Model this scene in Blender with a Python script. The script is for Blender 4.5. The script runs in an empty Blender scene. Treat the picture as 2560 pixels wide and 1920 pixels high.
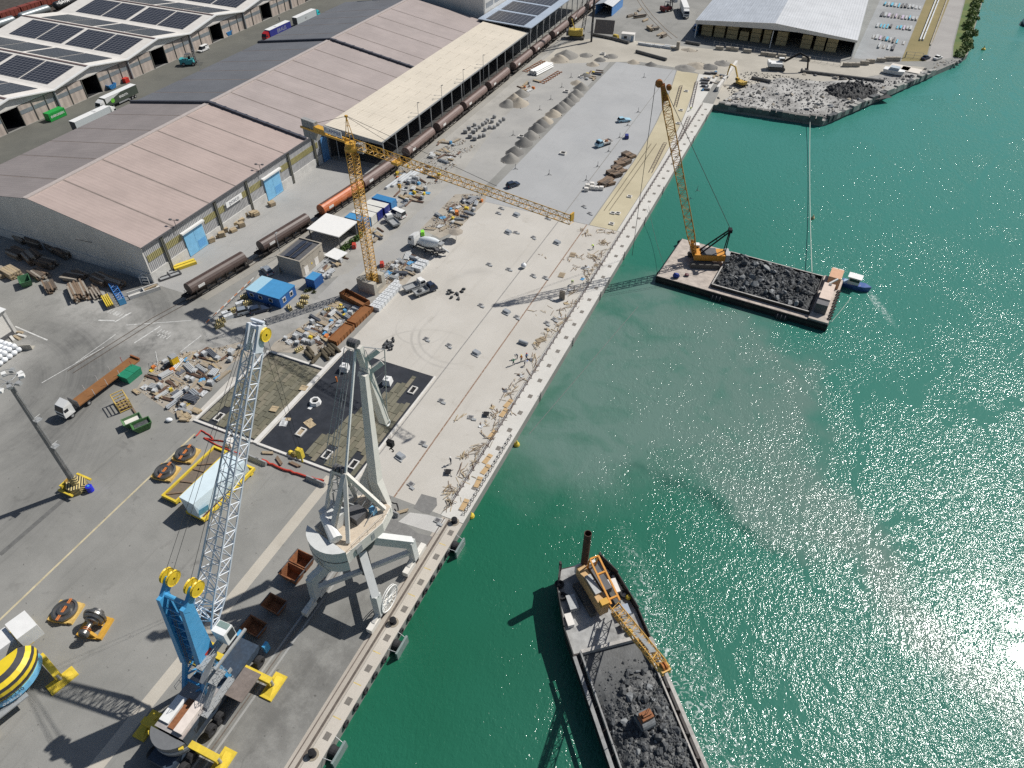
import bpy, math, random
from mathutils import Vector, Matrix, noise
R = math.radians
SC = bpy.context.scene
COL = SC.collection
random.seed(7)
# ------------------------------------------------------------------ camera, sky, sun, exposure
CAM_H = 95.0
PITCH = math.atan(1658 / 1770.0)
HEAD = math.atan(1078 / math.hypot(1770, 1658))
cam = bpy.data.cameras.new('camera')
cam.sensor_width = 36.0
cam.lens = 36.0 * 1770 / 2560
cam.clip_start = 1.0
cam.clip_end = 9000
camo = bpy.data.objects.new('camera', cam)
COL.objects.link(camo)
camo.location = (0, 0, CAM_H)
camo.rotation_euler = (R(90) - PITCH, 0, HEAD)
SC.camera = camo
SUN_EL = R(47)
SUN_DIR = Vector((0.584 * math.cos(SUN_EL), 0.812 * math.cos(SUN_EL), math.sin(SUN_EL))).normalized()
W = bpy.data.worlds.new('World')
SC.world = W
W.use_nodes = True
wn = W.node_tree
sky = wn.nodes.new('ShaderNodeTexSky')
sky.sky_type = 'NISHITA'
sky.sun_disc = False
sky.sun_elevation = SUN_EL
sky.sun_rotation = math.atan2(SUN_DIR.x, SUN_DIR.y)
sky.air_density = 1.0
sky.dust_density = 1.2
wn.links.new(sky.outputs[0], wn.nodes['Background'].inputs[0])
wn.nodes['Background'].inputs[1].default_value = 0.06
sl = bpy.data.lights.new('sun', 'SUN')
sl.energy = 4.7
sl.angle = R(0.53)
sl.color = (1.0, 0.965, 0.91)
suno = bpy.data.objects.new('sun', sl)
COL.objects.link(suno)
suno.location = (200, 280, 300)
suno.rotation_euler = SUN_DIR.to_track_quat('Z', 'Y').to_euler()
SC.view_settings.view_transform = 'Standard'
SC.view_settings.look = 'None'
SC.view_settings.exposure = 0.0
SC.view_settings.gamma = 1.0
SC.cycles.max_bounces = 5
SC.cycles.diffuse_bounces = 3
SC.cycles.glossy_bounces = 3
SC.cycles.transmission_bounces = 3
SC.cycles.transparent_max_bounces = 6
SC.cycles.sample_clamp_indirect = 4
SC.cycles.use_denoising = False
_fh = Vector((-math.sin(HEAD), math.cos(HEAD), 0))
_rt = Vector((math.cos(HEAD), math.sin(HEAD), 0))
_fw = _fh * math.cos(PITCH) + Vector((0, 0, -math.sin(PITCH)))
_up = _rt.cross(_fw)
def G(x, y, z=0.0):
 d = _rt * (x - 1280) + _up * (960 - y) + _fw * 1770
 t = (z - CAM_H) / d.z
 return Vector((d.x * t, d.y * t, z))
def GT(ox, oy, x, y, z=0.0):
 return G(ox + x / 3.456, oy + y / 3.456, z)
# ------------------------------------------------------------------ materials
MATS = {}
def M(name, col=(.5, .5, .5), rough=.7, metal=0.0, var=.12, scale=1.5, bump=0.0, bscale=12.0, grime=0.0, gcol=(.06, .05, .04), gscale=.35, detail=5):
 """procedural paint / metal / stone: base colour, mottling, dirt blotches, fine relief"""
 if name in MATS: return MATS[name]
 m = bpy.data.materials.new(name)
 m.use_nodes = True
 n = m.node_tree.nodes; l = m.node_tree.links
 b = n['Principled BSDF']
 b.inputs['Roughness'].default_value = rough
 b.inputs['Metallic'].default_value = metal
 tc = n.new('ShaderNodeNewGeometry')
 tx = n.new('ShaderNodeTexNoise')
 tx.inputs['Scale'].default_value = scale
 tx.inputs['Detail'].default_value = detail
 tx.inputs['Roughness'].default_value = .65
 l.new(tc.outputs['Position'], tx.inputs['Vector'])
 rp = n.new('ShaderNodeMapRange')
 rp.inputs[1].default_value = .3; rp.inputs[2].default_value = .7
 rp.inputs[3].default_value = 1 - var; rp.inputs[4].default_value = 1 + var
 l.new(tx.outputs[0], rp.inputs[0])
 mx = n.new('ShaderNodeVectorMath'); mx.operation = 'SCALE'
 mx.inputs[0].default_value = col
 l.new(rp.outputs[0], mx.inputs['Scale'])
 out = mx.outputs[0]
 if grime > 0:
  t2 = n.new('ShaderNodeTexNoise')
  t2.inputs['Scale'].default_value = gscale
  t2.inputs['Detail'].default_value = 8
  t2.inputs['Roughness'].default_value = .7
  l.new(tc.outputs['Position'], t2.inputs['Vector'])
  r2 = n.new('ShaderNodeMapRange')
  r2.inputs[1].default_value = .48; r2.inputs[2].default_value = .72
  r2.inputs[3].default_value = 0; r2.inputs[4].default_value = grime
  l.new(t2.outputs[0], r2.inputs[0])
  mg = n.new('ShaderNodeMix'); mg.data_type = 'RGBA'
  mg.inputs[7].default_value = (*gcol, 1)
  l.new(r2.outputs[0], mg.inputs[0]); l.new(out, mg.inputs[6])
  out = mg.outputs[2]
 l.new(out, b.inputs['Base Color'])
 if bump > 0:
  t3 = n.new('ShaderNodeTexNoise'); t3.inputs['Scale'].default_value = bscale; t3.inputs['Detail'].default_value = 4
  l.new(tc.outputs['Position'], t3.inputs['Vector'])
  bp = n.new('ShaderNodeBump'); bp.inputs['Strength'].default_value = bump; bp.inputs['Distance'].default_value = .05
  l.new(t3.outputs[0], bp.inputs['Height']); l.new(bp.outputs[0], b.inputs['Normal'])
 MATS[name] = m
 return m
# ------------------------------------------------------------------ mesh builder
class MB:
 def __init__(s): s.v = []; s.f = []; s.mi = []; s.k = 0
 def add(s, vs, fs):
  o = len(s.v); s.v += [tuple(p) for p in vs]
  for f in fs: s.f.append([i + o for i in f]); s.mi.append(s.k)
  return s
 def box(s, c, d, rz=0.0, tilt=None):
  x, y, z = d[0] / 2, d[1] / 2, d[2] / 2
  P = [Vector((a, b, e)) for e in (-z, z) for a, b in ((-x, -y), (x, -y), (x, y), (-x, y))]
  if tilt: P = [tilt @ p for p in P]
  if rz:
   q = Matrix.Rotation(rz, 3, 'Z'); P = [q @ p for p in P]
  c = Vector(c)
  return s.add([p + c for p in P], [(3, 2, 1, 0), (4, 5, 6, 7), (0, 1, 5, 4), (1, 2, 6, 5), (2, 3, 7, 6), (3, 0, 4, 7)])
 def bb(s, a, b):
  return s.box([(a[i] + b[i]) / 2 for i in range(3)], [abs(b[i] - a[i]) for i in range(3)])
 def frus(s, c, d0, d1, h, off=(0, 0)):
  """box that tapers from base size d0 to top size d1; c = centre of base"""
  a, b = d0[0] / 2, d0[1] / 2; e, g = d1[0] / 2, d1[1] / 2
  P = [(-a, -b, 0), (a, -b, 0), (a, b, 0), (-a, b, 0), (-e + off[0], -g + off[1], h), (e + off[0], -g + off[1], h), (e + off[0], g + off[1], h), (-e + off[0], g + off[1], h)]
  return s.add([Vector(p) + Vector(c) for p in P], [(3, 2, 1, 0), (4, 5, 6, 7), (0, 1, 5, 4), (1, 2, 6, 5), (2, 3, 7, 6), (3, 0, 4, 7)])
 def beam(s, p, q, w, h=None, up=(0, 0, 1)):
  p, q = Vector(p), Vector(q); h = h or w
  d = q - p
  if d.length < 1e-6: return s
  d.normalize(); u = Vector(up)
  if abs(d.dot(u)) > .98: u = Vector((1, 0, 0))
  r = d.cross(u).normalized() * (w / 2); t = r.cross(d).normalized() * (h / 2)
  P = [e + a * r + b * t for e in (p, q) for a, b in ((-1, -1), (1, -1), (1, 1), (-1, 1))]
  return s.add(P, [(3, 2, 1, 0), (4, 5, 6, 7), (0, 1, 5, 4), (1, 2, 6, 5), (2, 3, 7, 6), (3, 0, 4, 7)])
 def tube(s, p, q, r, n=8, r2=None, cap=True):
  p, q = Vector(p), Vector(q); d = (q - p)
  if d.length < 1e-6: return s
  d.normalize(); u = Vector((0, 0, 1)) if abs(d.z) < .9 else Vector((1, 0, 0))
  a = d.cross(u).normalized(); b = d.cross(a)
  r2 = r if r2 is None else r2
  P = [p + (a * math.cos(i * 2 * math.pi / n) + b * math.sin(i * 2 * math.pi / n)) * r for i in range(n)]
  P += [q + (a * math.cos(i * 2 * math.pi / n) + b * math.sin(i * 2 * math.pi / n)) * r2 for i in range(n)]
  F = [(i, n + i, n + (i + 1) % n, (i + 1) % n) for i in range(n)]
  if cap: F += [tuple(range(n)), tuple(range(2 * n - 1, n - 1, -1))]
  return s.add(P, F)
 def pipe(s, p, q, r, ri, n=12):
  """open pipe with wall"""
  s.tube(p, q, r, n, cap=False)
  p, q = Vector(p), Vector(q); d = (q - p).normalized(); u = Vector((0, 0, 1)) if abs(d.z) < .9 else Vector((1, 0, 0))
  a = d.cross(u).normalized(); b = d.cross(a); P = []
  for e in (p, q):
   for rr in (r, ri):
    P += [e + (a * math.cos(i * 2 * math.pi / n) + b * math.sin(i * 2 * math.pi / n)) * rr for i in range(n)]
  F = []
  for i in range(n):
   j = (i + 1) % n
   F += [(i, j, n + j, n + i), (2 * n + i, 3 * n + i, 3 * n + j, 2 * n + j), (n + i, n + j, 3 * n + j, 3 * n + i)]
  return s.add(P, F)
 def prism(s, poly, z0, z1):
  """vertical prism; poly counter-clockwise seen from above"""
  n = len(poly); P = [(x, y, z0) for x, y in poly] + [(x, y, z1) for x, y in poly]
  return s.add(P, [tuple(range(n - 1, -1, -1)), tuple(range(n, 2 * n))] + [(i, (i + 1) % n, n + (i + 1) % n, n + i) for i in range(n)])
 def extrude(s, prof, x0, x1, axis='x'):
  """profile in the (y,z) plane swept along x, or in the (x,z) plane swept along y"""
  n = len(prof)
  if axis == 'x': P = [(x0, a, b) for a, b in prof] + [(x1, a, b) for a, b in prof]
  else: P = [(a, x0, b) for a, b in prof] + [(a, x1, b) for a, b in prof]
  F = [(i, (i + 1) % n, n + (i + 1) % n, n + i) for i in range(n)]
  F = [f[::-1] for f in F] if axis != 'x' else F
  c0, c1 = tuple(range(n)), tuple(range(2 * n - 1, n - 1, -1))
  return s.add(P, F + ([c0[::-1], c1[::-1]] if axis == 'x' else [c0, c1]))
 def ball(s, c, r, n=8, m=5, sc=(1, 1, 1)):
  P = [(c[0], c[1], c[2] - r * sc[2])]
  for j in range(1, m):
   t = -math.pi / 2 + math.pi * j / m
   for i in range(n):
    a = 2 * math.pi * i / n
    P.append((c[0] + r * sc[0] * math.cos(t) * math.cos(a), c[1] + r * sc[1] * math.cos(t) * math.sin(a), c[2] + r * sc[2] * math.sin(t)))
  P.append((c[0], c[1], c[2] + r * sc[2])); F = []
  for i in range(n):
   k = (i + 1) % n
   F.append((0, 1 + k, 1 + i)); F.append((len(P) - 1, 1 + (m - 2) * n + i, 1 + (m - 2) * n + k))
   for j in range(m - 2): F.append((1 + j * n + i, 1 + j * n + k, 1 + (j + 1) * n + k, 1 + (j + 1) * n + i))
  return s.add(P, F)
 def ring(s, c, r, t, n=20, m=6, ax='z'):
  """torus"""
  P = []; F = []
  for i in range(n):
   a = 2 * math.pi * i / n
   for j in range(m):
    b = 2 * math.pi * j / m
    x, y, z = (r + t * math.cos(b)) * math.cos(a), (r + t * math.cos(b)) * math.sin(a), t * math.sin(b)
    if ax == 'x': x, y, z = z, x, y
    if ax == 'y': x, y, z = y, z, x
    P.append((c[0] + x, c[1] + y, c[2] + z))
    F.append((i * m + j, ((i + 1) % n) * m + j, ((i + 1) % n) * m + (j + 1) % m, i * m + (j + 1) % m))
  return s.add(P, F)
 def lathe(s, prof, c=(0, 0, 0), n=24, ax='z'):
  """prof: (radius, height) pairs"""
  P = []; F = []; k = len(prof)
  for i in range(n):
   a = 2 * math.pi * i / n
   for r, h in prof:
    x, y, z = r * math.cos(a), r * math.sin(a), h
    if ax == 'x': x, y, z = z, x, y
    if ax == 'y': x, y, z = y, z, x
    P.append((c[0] + x, c[1] + y, c[2] + z))
  for i in range(n):
   for j in range(k - 1): F.append((i * k + j, ((i + 1) % n) * k + j, ((i + 1) % n) * k + j + 1, i * k + j + 1))
  return s.add(P, F)
 def lattice(s, p0, p1, w0, h0, w1, h1, n, rc, rb, up=(0, 0, 1), sides=(0, 1, 2, 3), tri=False, rungs=True):
  """four (or three) chord boom from p0 to p1"""
  p0, p1 = Vector(p0), Vector(p1); d = (p1 - p0).normalized(); u = Vector(up)
  r = d.cross(u)
  r = r.normalized() if r.length > .02 else Vector((1, 0, 0))
  t = r.cross(d).normalized()
  cs = ((-1, -1), (1, -1), (1, 1), (-1, 1)) if not tri else ((-1, -1), (1, -1), (0, 1))
  def pt(k, f):
   w = w0 + (w1 - w0) * f; h = h0 + (h1 - h0) * f
   return p0 + (p1 - p0) * f + r * (cs[k][0] * w / 2) + t * (cs[k][1] * h / 2)
  nc = len(cs)
  for k in range(nc): s.tube(pt(k, 0), pt(k, 1), rc, 6)
  for i in range(n):
   a, b = i / n, (i + 1) / n
   for k in range(nc):
    if k not in sides: continue
    j = (k + 1) % nc
    s.tube(pt(k, a) if i % 2 else pt(j, a), pt(j, b) if i % 2 else pt(k, b), rb, 4, cap=False)
    if rungs: s.tube(pt(k, b), pt(j, b), rb, 4, cap=False)
  return s
 def build(s, name, mats, parent=None, smooth=False):
  me = bpy.data.meshes.new(name)
  me.from_pydata(s.v, [], s.f)
  if not isinstance(mats, (list, tuple)): mats = [mats]
  for m in mats: me.materials.append(m)
  if len(mats) > 1: me.polygons.foreach_set('material_index', s.mi)
  if smooth: me.polygons.foreach_set('use_smooth', [True] * len(me.polygons))
  me.update()
  o = bpy.data.objects.new(name, me)
  COL.objects.link(o)
  if parent: o.parent = parent
  return o
def tag(o, label, cat, group=None):
 o['label'] = label; o['category'] = cat
 if group: o['group'] = group
 return o
def thing(name, label, cat, loc=(0, 0, 0), rz=0.0, group=None):
 o = bpy.data.objects.new(name, None)
 o.empty_display_size = .2
 COL.objects.link(o); o.location = loc; o.rotation_euler = (0, 0, rz)
 return tag(o, label, cat, group)
def structure(o): o['kind'] = 'structure'; return o
KIDS = {}
def kids(o):
 return [c for c in bpy.data.objects if c.parent == o]
def dup(root, loc, rz, label=None, group=None, swap=None):
 """copy of a thing with its parts and sub-parts"""
 tree = KIDS.get(root.name)
 if tree is None:
  tree = [(c, kids(c)) for c in kids(root)]
  KIDS[root.name] = tree
 r = root.copy(); COL.objects.link(r); r.location = loc; r.rotation_euler = (0, 0, rz)
 if label: r['label'] = label
 if group: r['group'] = group
 for ch, gs in tree:
  c = ch.copy(); COL.objects.link(c); c.parent = r
  if swap and c.material_slots and c.material_slots[0].material and c.material_slots[0].material.name in swap:
   c.data = c.data.copy()
   c.data.materials[0] = swap[c.material_slots[0].material.name]
  for g in gs:
   d = g.copy(); COL.objects.link(d); d.parent = c
 return r
def text(body, size, mat, parent, loc, rot, name='lettering', ext=.004, align='CENTER', bold=0.0, shear=0.0):
 cu = bpy.data.curves.new(name, 'FONT')
 cu.body = body; cu.size = size; cu.extrude = ext; cu.align_x = align; cu.align_y = 'CENTER'; cu.offset = bold; cu.shear = shear
 cu.resolution_u = 3
 tmp = bpy.data.objects.new(name + '_tmp', cu)
 COL.objects.link(tmp)
 dg = bpy.context.evaluated_depsgraph_get(); dg.update()
 me = bpy.data.meshes.new_from_object(tmp.evaluated_get(dg))
 bpy.data.objects.remove(tmp)
 me.materials.clear(); me.materials.append(mat)
 o = bpy.data.objects.new(name, me)
 COL.objects.link(o); o.parent = parent; o.location = loc; o.rotation_euler = rot
 return o
def hm(x, y, s=1.0, seed=0.0):
 return noise.noise(Vector((x * s, y * s, seed)))
# ------------------------------------------------------------------ the setting
SEA = -1.8
def nodes_of(m): return m.node_tree.nodes, m.node_tree.links
def mathn(n, l, op, a, b=None, c=None, clamp=False):
 x = n.new('ShaderNodeMath'); x.operation = op; x.use_clamp = clamp
 for i, q in enumerate((a, b, c)):
  if q is None: continue
  if isinstance(q, (int, float)): x.inputs[i].default_value = q
  else: l.new(q, x.inputs[i])
 return x.outputs[0]
def ellipse(n, l, vec, cx, cy, rx, ry, ang, soft):
 """1 inside a soft-edged ellipse on the ground plane"""
 mp = n.new('ShaderNodeMapping'); mp.vector_type = 'TEXTURE'
 mp.inputs['Location'].default_value = (cx, cy, 0); mp.inputs['Rotation'].default_value = (0, 0, ang); mp.inputs['Scale'].default_value = (rx, ry, 1e6)
 l.new(vec, mp.inputs['Vector'])
 ln = n.new('ShaderNodeVectorMath'); ln.operation = 'LENGTH'; l.new(mp.outputs[0], ln.inputs[0])
 mr = n.new('ShaderNodeMapRange'); mr.interpolation_type = 'SMOOTHSTEP'
 mr.inputs[1].default_value = 1 + soft; mr.inputs[2].default_value = 1 - soft
 l.new(ln.outputs['Value'], mr.inputs[0])
 return mr.outputs[0]
def mixc(n, l, f, a, b):
 x = n.new('ShaderNodeMix'); x.data_type = 'RGBA'
 for i, q in ((0, f), (6, a), (7, b)):
  if isinstance(q, (int, float)): x.inputs[i].default_value = q
  elif isinstance(q, tuple): x.inputs[i].default_value = (*q, 1)
  else: l.new(q, x.inputs[i])
 return x.outputs[2]
def noisen(n, l, vec, scale, detail=4, rough=.6, dist=0.0, mp=None):
 if mp:
  q = n.new('ShaderNodeMapping'); q.inputs['Scale'].default_value = mp[0]; q.inputs['Rotation'].default_value = (0, 0, mp[1]); l.new(vec, q.inputs['Vector']); vec = q.outputs[0]
 t = n.new('ShaderNodeTexNoise'); t.inputs['Scale'].default_value = scale; t.inputs['Detail'].default_value = detail; t.inputs['Roughness'].default_value = rough; t.inputs['Distortion'].default_value = dist
 l.new(vec, t.inputs['Vector'])
 return t.outputs[0]
def ramp(n, l, v, a, b, c=0.0, d=1.0):
 r = n.new('ShaderNodeMapRange'); r.interpolation_type = 'SMOOTHSTEP'
 for i, q in enumerate((a, b, c, d)): r.inputs[i + 1].default_value = q
 l.new(v, r.inputs[0]); return r.outputs[0]
def sea_material():
 m = bpy.data.materials.new('harbour water'); m.use_nodes = True; n, l = nodes_of(m); b = n['Principled BSDF']
 pos = n.new('ShaderNodeNewGeometry').outputs['Position']
 wt = n.new('ShaderNodeTexNoise'); wt.inputs['Scale'].default_value = .06; wt.inputs['Detail'].default_value = 5; wt.inputs['Roughness'].default_value = .55
 l.new(pos, wt.inputs['Vector'])
 sub = n.new('ShaderNodeVectorMath'); sub.operation = 'SUBTRACT'; sub.inputs[1].default_value = (.5, .5, .5); l.new(wt.outputs['Color'], sub.inputs[0])
 scl = n.new('ShaderNodeVectorMath'); scl.operation = 'SCALE'; scl.inputs['Scale'].default_value = 26; l.new(sub.outputs[0], scl.inputs[0])
 add = n.new('ShaderNodeVectorMath'); add.operation = 'ADD'; l.new(pos, add.inputs[0]); l.new(scl.outputs[0], add.inputs[1])
 wp = add.outputs[0]
 def E(px, py, rx, ry, ang, soft):
  p = G(px, py, SEA); return ellipse(n, l, wp, p.x, p.y, rx, ry, R(ang), soft)
 pl = E(1640, 980, 26, 20, 20, .40)
 for a in ((1840, 960, 15, 22, 10, .28), (1500, 1060, 19, 15, 35, .5), (1930, 1180, 24, 7, -34, .45), (1850, 1130, 14, 12, 0, .5), (2160, 1400, 26, 3.4, -40, .7), (1720, 800, 22, 9, -8, .6), (1480, 860, 12, 12, 40, .6), (1880, 1250, 16, 3, -20, .8)):
  pl = mathn(n, l, 'MAXIMUM', pl, E(*a))
 cl = noisen(n, l, pos, .10, 6, .6, 1.4)
 pl = mathn(n, l, 'MULTIPLY', pl, ramp(n, l, cl, .22, .58, .5, 1.0))
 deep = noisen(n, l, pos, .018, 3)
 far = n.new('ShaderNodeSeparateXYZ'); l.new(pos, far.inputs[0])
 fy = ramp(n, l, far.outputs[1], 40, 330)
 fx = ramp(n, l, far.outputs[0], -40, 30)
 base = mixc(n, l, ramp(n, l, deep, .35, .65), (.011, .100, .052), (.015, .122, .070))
 base = mixc(n, l, fx, base, (.042, .168, .128))  # lighter to seaward: sky sheen painted into the base colour
 base = mixc(n, l, fy, base, (.048, .232, .195))  # paler and bluer with distance: sky reflection and haze put into the colour
 base = mixc(n, l, pl, base, (.118, .198, .168))
 tr = mathn(n, l, 'MULTIPLY', E(1800, 1270, 13, 1.5, -8, .8), ramp(n, l, cl, .35, .6, .2, .75))
 base = mixc(n, l, tr, base, (.012, .075, .055))
 Q = lambda px, py, rx, ry, ang, soft: ellipse(n, l, pos, G(px, py, SEA).x, G(px, py, SEA).y, rx, ry, R(ang), soft)
 fr = noisen(n, l, pos, .9, 8, .72, 2.5)
 fm = mathn(n, l, 'MULTIPLY', ramp(n, l, fr, .53, .60), mathn(n, l, 'MAXIMUM', Q(1790, 1830, 11, 2.6, -51, .9), Q(1640, 1560, 12, 1.5, -56, .9)))
 lp = G(2165, 725, SEA)
 l2 = ellipse(n, l, pos, lp.x + 3.0, lp.y - 5.0, .8, 5.5, R(28), .8)
 fm = mathn(n, l, 'MAXIMUM', fm, mathn(n, l, 'MULTIPLY', ramp(n, l, fr, .47, .6), l2))
 base = mixc(n, l, mathn(n, l, 'MULTIPLY', fm, .75), base, (.75, .8, .78))
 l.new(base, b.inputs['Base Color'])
 b.inputs['IOR'].default_value = 1.333
 b.inputs['Specular IOR Level'].default_value = .5
 sk = noisen(n, l, pos, .022, 5, .55, 2.2, ((1, .55, 1), R(40)))
 rib = ramp(n, l, mathn(n, l, 'ABSOLUTE', mathn(n, l, 'SUBTRACT', sk, .5)), .004, .02, .3, 1.0)
 gust = ramp(n, l, noisen(n, l, pos, .05, 4, .6, .8), .3, .65, .62, 1.12)
 lee = ramp(n, l, far.outputs[0], -42, 8, .48, 1.0)
 amp = mathn(n, l, 'MULTIPLY', mathn(n, l, 'MULTIPLY', rib, gust), lee)
 w1 = noisen(n, l, pos, 1.0, 2, .5, .2, ((1, .7, 1), R(-25)))
 w2 = noisen(n, l, pos, 3.1, 2, .5, .5, ((1, .75, 1), R(-20)))
 w3 = noisen(n, l, pos, 6.0, 1, .5, .0)
 hsum = mathn(n, l, 'ADD', mathn(n, l, 'MULTIPLY', w1, .15), mathn(n, l, 'ADD', mathn(n, l, 'MULTIPLY', w2, .118), mathn(n, l, 'MULTIPLY', w3, .018)))
 hsum = mathn(n, l, 'MULTIPLY', mathn(n, l, 'SUBTRACT', hsum, .5 * (.15 + .118 + .018)), amp)
 bp = n.new('ShaderNodeBump'); bp.inputs['Strength'].default_value = 1.0; bp.inputs['Distance'].default_value = 1.0
 l.new(hsum, bp.inputs['Height']); l.new(bp.outputs[0], b.inputs['Normal'])
 b.inputs['Roughness'].default_value = .125
 return m
mb = MB(); mb.add([(-3000, -1500, SEA), (3000, -1500, SEA), (3000, 5000, SEA), (-3000, 5000, SEA)], [(0, 1, 2, 3)])
structure(mb.build('sea', sea_material()))
def ground_material(name, col, col2, dark, var_scale=.08, lines=None, tyre=0.0, bump=.25, stain=.35, spots=.5):
 """worn paving: broad tone patches, blotches of oil, scuffs and grit"""
 m = bpy.data.materials.new(name); m.use_nodes = True; n, l = nodes_of(m); b = n['Principled BSDF']
 pos = n.new('ShaderNodeNewGeometry').outputs['Position']
 c = mixc(n, l, ramp(n, l, noisen(n, l, pos, var_scale, 6, .65, .15), .32, .68), col, col2)
 c = mixc(n, l, mathn(n, l, 'MULTIPLY', ramp(n, l, noisen(n, l, pos, .28, 8, .7, .6), .56, .78), stain), c, dark)
 sp = mathn(n, l, 'MULTIPLY', ramp(n, l, noisen(n, l, pos, 1.3, 3, .5), .69, .74), spots)
 c = mixc(n, l, sp, c, dark)
 fine = ramp(n, l, noisen(n, l, pos, 6, 3, .7), .3, .7, .93, 1.07)
 if tyre > 0:
  st = noisen(n, l, pos, .9, 5, .6, .2, ((1.0, .05, 1), R(3)))
  fine = mathn(n, l, 'MULTIPLY', fine, ramp(n, l, st, .55, .75, 1.0, 1 - tyre))
 v = n.new('ShaderNodeVectorMath'); v.operation = 'SCALE'; l.new(c, v.inputs[0]); l.new(fine, v.inputs['Scale'])
 l.new(v.outputs[0], b.inputs['Base Color']); b.inputs['Roughness'].default_value = .9
 bp = n.new('ShaderNodeBump'); bp.inputs['Strength'].default_value = bump; bp.inputs['Distance'].default_value = .03
 l.new(noisen(n, l, pos, 9, 4, .7), bp.inputs['Height']); l.new(bp.outputs[0], b.inputs['Normal'])
 return m
def arc_wear(m, arcs, colour):
 """sweeps polished dark by turning wheels, added over a ground material"""
 n, l = nodes_of(m); b = n['Principled BSDF']; src = b.inputs['Base Color'].links[0].from_socket
 pos = n.new('ShaderNodeNewGeometry').outputs['Position']
 tot = None
 for cx, cy, r, wd, k, ex, ey, er in arcs:
  mp = n.new('ShaderNodeMapping'); mp.vector_type = 'TEXTURE'; mp.inputs['Location'].default_value = (cx, cy, 0); mp.inputs['Scale'].default_value = (1, 1, 1e6); l.new(pos, mp.inputs['Vector'])
  ln = n.new('ShaderNodeVectorMath'); ln.operation = 'LENGTH'; l.new(mp.outputs[0], ln.inputs[0])
  d = mathn(n, l, 'ABSOLUTE', mathn(n, l, 'SUBTRACT', ln.outputs['Value'], r))
  band = ramp(n, l, d, wd, 0)
  q = n.new('ShaderNodeCombineXYZ'); l.new(ln.outputs['Value'], q.inputs[0])
  streak = mathn(n, l, 'MULTIPLY', ramp(n, l, noisen(n, l, q.outputs[0], .9, 7, .75), .3, .65, .45, 1), ramp(n, l, noisen(n, l, pos, .16, 6, .65), .3, .6, .25, 1))
  f = mathn(n, l, 'MULTIPLY', mathn(n, l, 'MULTIPLY', band, streak), k)
  f = mathn(n, l, 'MULTIPLY', f, ellipse(n, l, pos, ex, ey, er, er, 0, .5))
  tot = f if tot is None else mathn(n, l, 'MAXIMUM', tot, f)
 l.new(mixc(n, l, tot, src, colour), b.inputs['Base Color'])
def tint(m, spots, colour, k=1.0):
 """soft ragged patches of another tone worked into a ground material"""
 n, l = nodes_of(m); b = n['Principled BSDF']; src = b.inputs['Base Color'].links[0].from_socket
 pos = n.new('ShaderNodeNewGeometry').outputs['Position']
 nz = ramp(n, l, noisen(n, l, pos, .3, 8, .7), .3, .62)
 tot = None
 for e in spots:
  f = ellipse(n, l, pos, *e); tot = f if tot is None else mathn(n, l, 'MAXIMUM', tot, f)
 l.new(mixc(n, l, mathn(n, l, 'MULTIPLY', mathn(n, l, 'MULTIPLY', tot, nz), k), src, colour), b.inputs['Base Color'])
def sheet(name, poly, z, mat, parent=None):
 mb = MB(); mb.add([(x, y, z) for x, y in poly], [tuple(range(len(poly)))])
 o = mb.build(name, mat, parent)
 if o.data.polygons[0].normal.z < 0: o.data.flip_normals()
 return structure(o) if parent is None else o
def rect(x0, x1, y0, y1): return [(x0, y0), (x1, y0), (x1, y1), (x0, y1)]
g_yard = ground_material('yard asphalt', (.215, .213, .198), (.275, .271, .252), (.085, .083, .078), tyre=.16, stain=.55, spots=.75)
tc = G(30, 1210); t2 = G(250, 930); t3 = G(210, 1000)
arc_wear(g_yard, [(-137, 45, 24, 11, .85, -118, 62, 24), (-137, 45, 15, 5, .6, -124, 56, 14), (-112, 92, 17, 9, .45, -115, 74, 20), (-150, 20, 50, 14, .5, -112, 48, 26), (-140, 62, 26, 9, .9, -126, 74, 20)], (.075, .075, .073))
tint(g_yard, [(-103, 82, 15, 8, R(50), .6), (-118, 76, 14, 5, R(10), .7), (-90, 98, 14, 6, R(55), .6), (-135, 78, 14, 6, R(-5), .7), (-142, 52, 6, 12, R(-30), .6)], (.37, .362, .34), .85)
tint(g_yard, [(-42.5, 27, 4.5, 14, R(-3), .7), (-51, 14, 5, 9, 0, .8), (-50, 33, 3, 6, 0, .8)], (.085, .083, .078), .6)
QX = -35.0
LAND = [(-1500, -600), (QX, -600), (QX, 247.0), (0.7, 248.2), (33.5, 311.7), (40, 324), (45, 337), (49, 380), (54, 430), (75, 640), (160, 1500), (-1500, 1500)]
mb = MB(); mb.prism(LAND, -9, 0)
structure(mb.build('ground', [g_yard]))
g_dark = ground_material('old road asphalt', (.108, .108, .094), (.135, .134, .115), (.06, .06, .055))
sheet('service_road', rect(-233, -195, -200, 420), .006, g_dark)
g_light = ground_material('pale concrete apron', (.31, .31, .30), (.36, .355, .34), (.16, .155, .15), tyre=.12)
sheet('rail_apron', [(-131, 90), (-118.5, 90), (-112.5, 128), (-110.5, 150), (-110.5, 160), (-131, 160)], .006, g_light)
g_haul = ground_material('haul road stone dust', (.315, .31, .295), (.37, .362, .34), (.22, .21, .19), stain=.6, spots=.3)
sheet('haul_road', [(-93, 101), (-89, 99.5), (-84.5, 107), (-82, 135), (-81, 165), (-81, 200), (-79.5, 240), (-80, 272), (-99, 272), (-99, 235), (-97, 200), (-93, 170), (-92, 140), (-93.5, 112)], .008, g_haul)
g_tan = ground_material('bare dirt', (.36, .335, .285), (.45, .42, .36), (.25, .235, .20), stain=.5, spots=.15, var_scale=.05)
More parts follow.
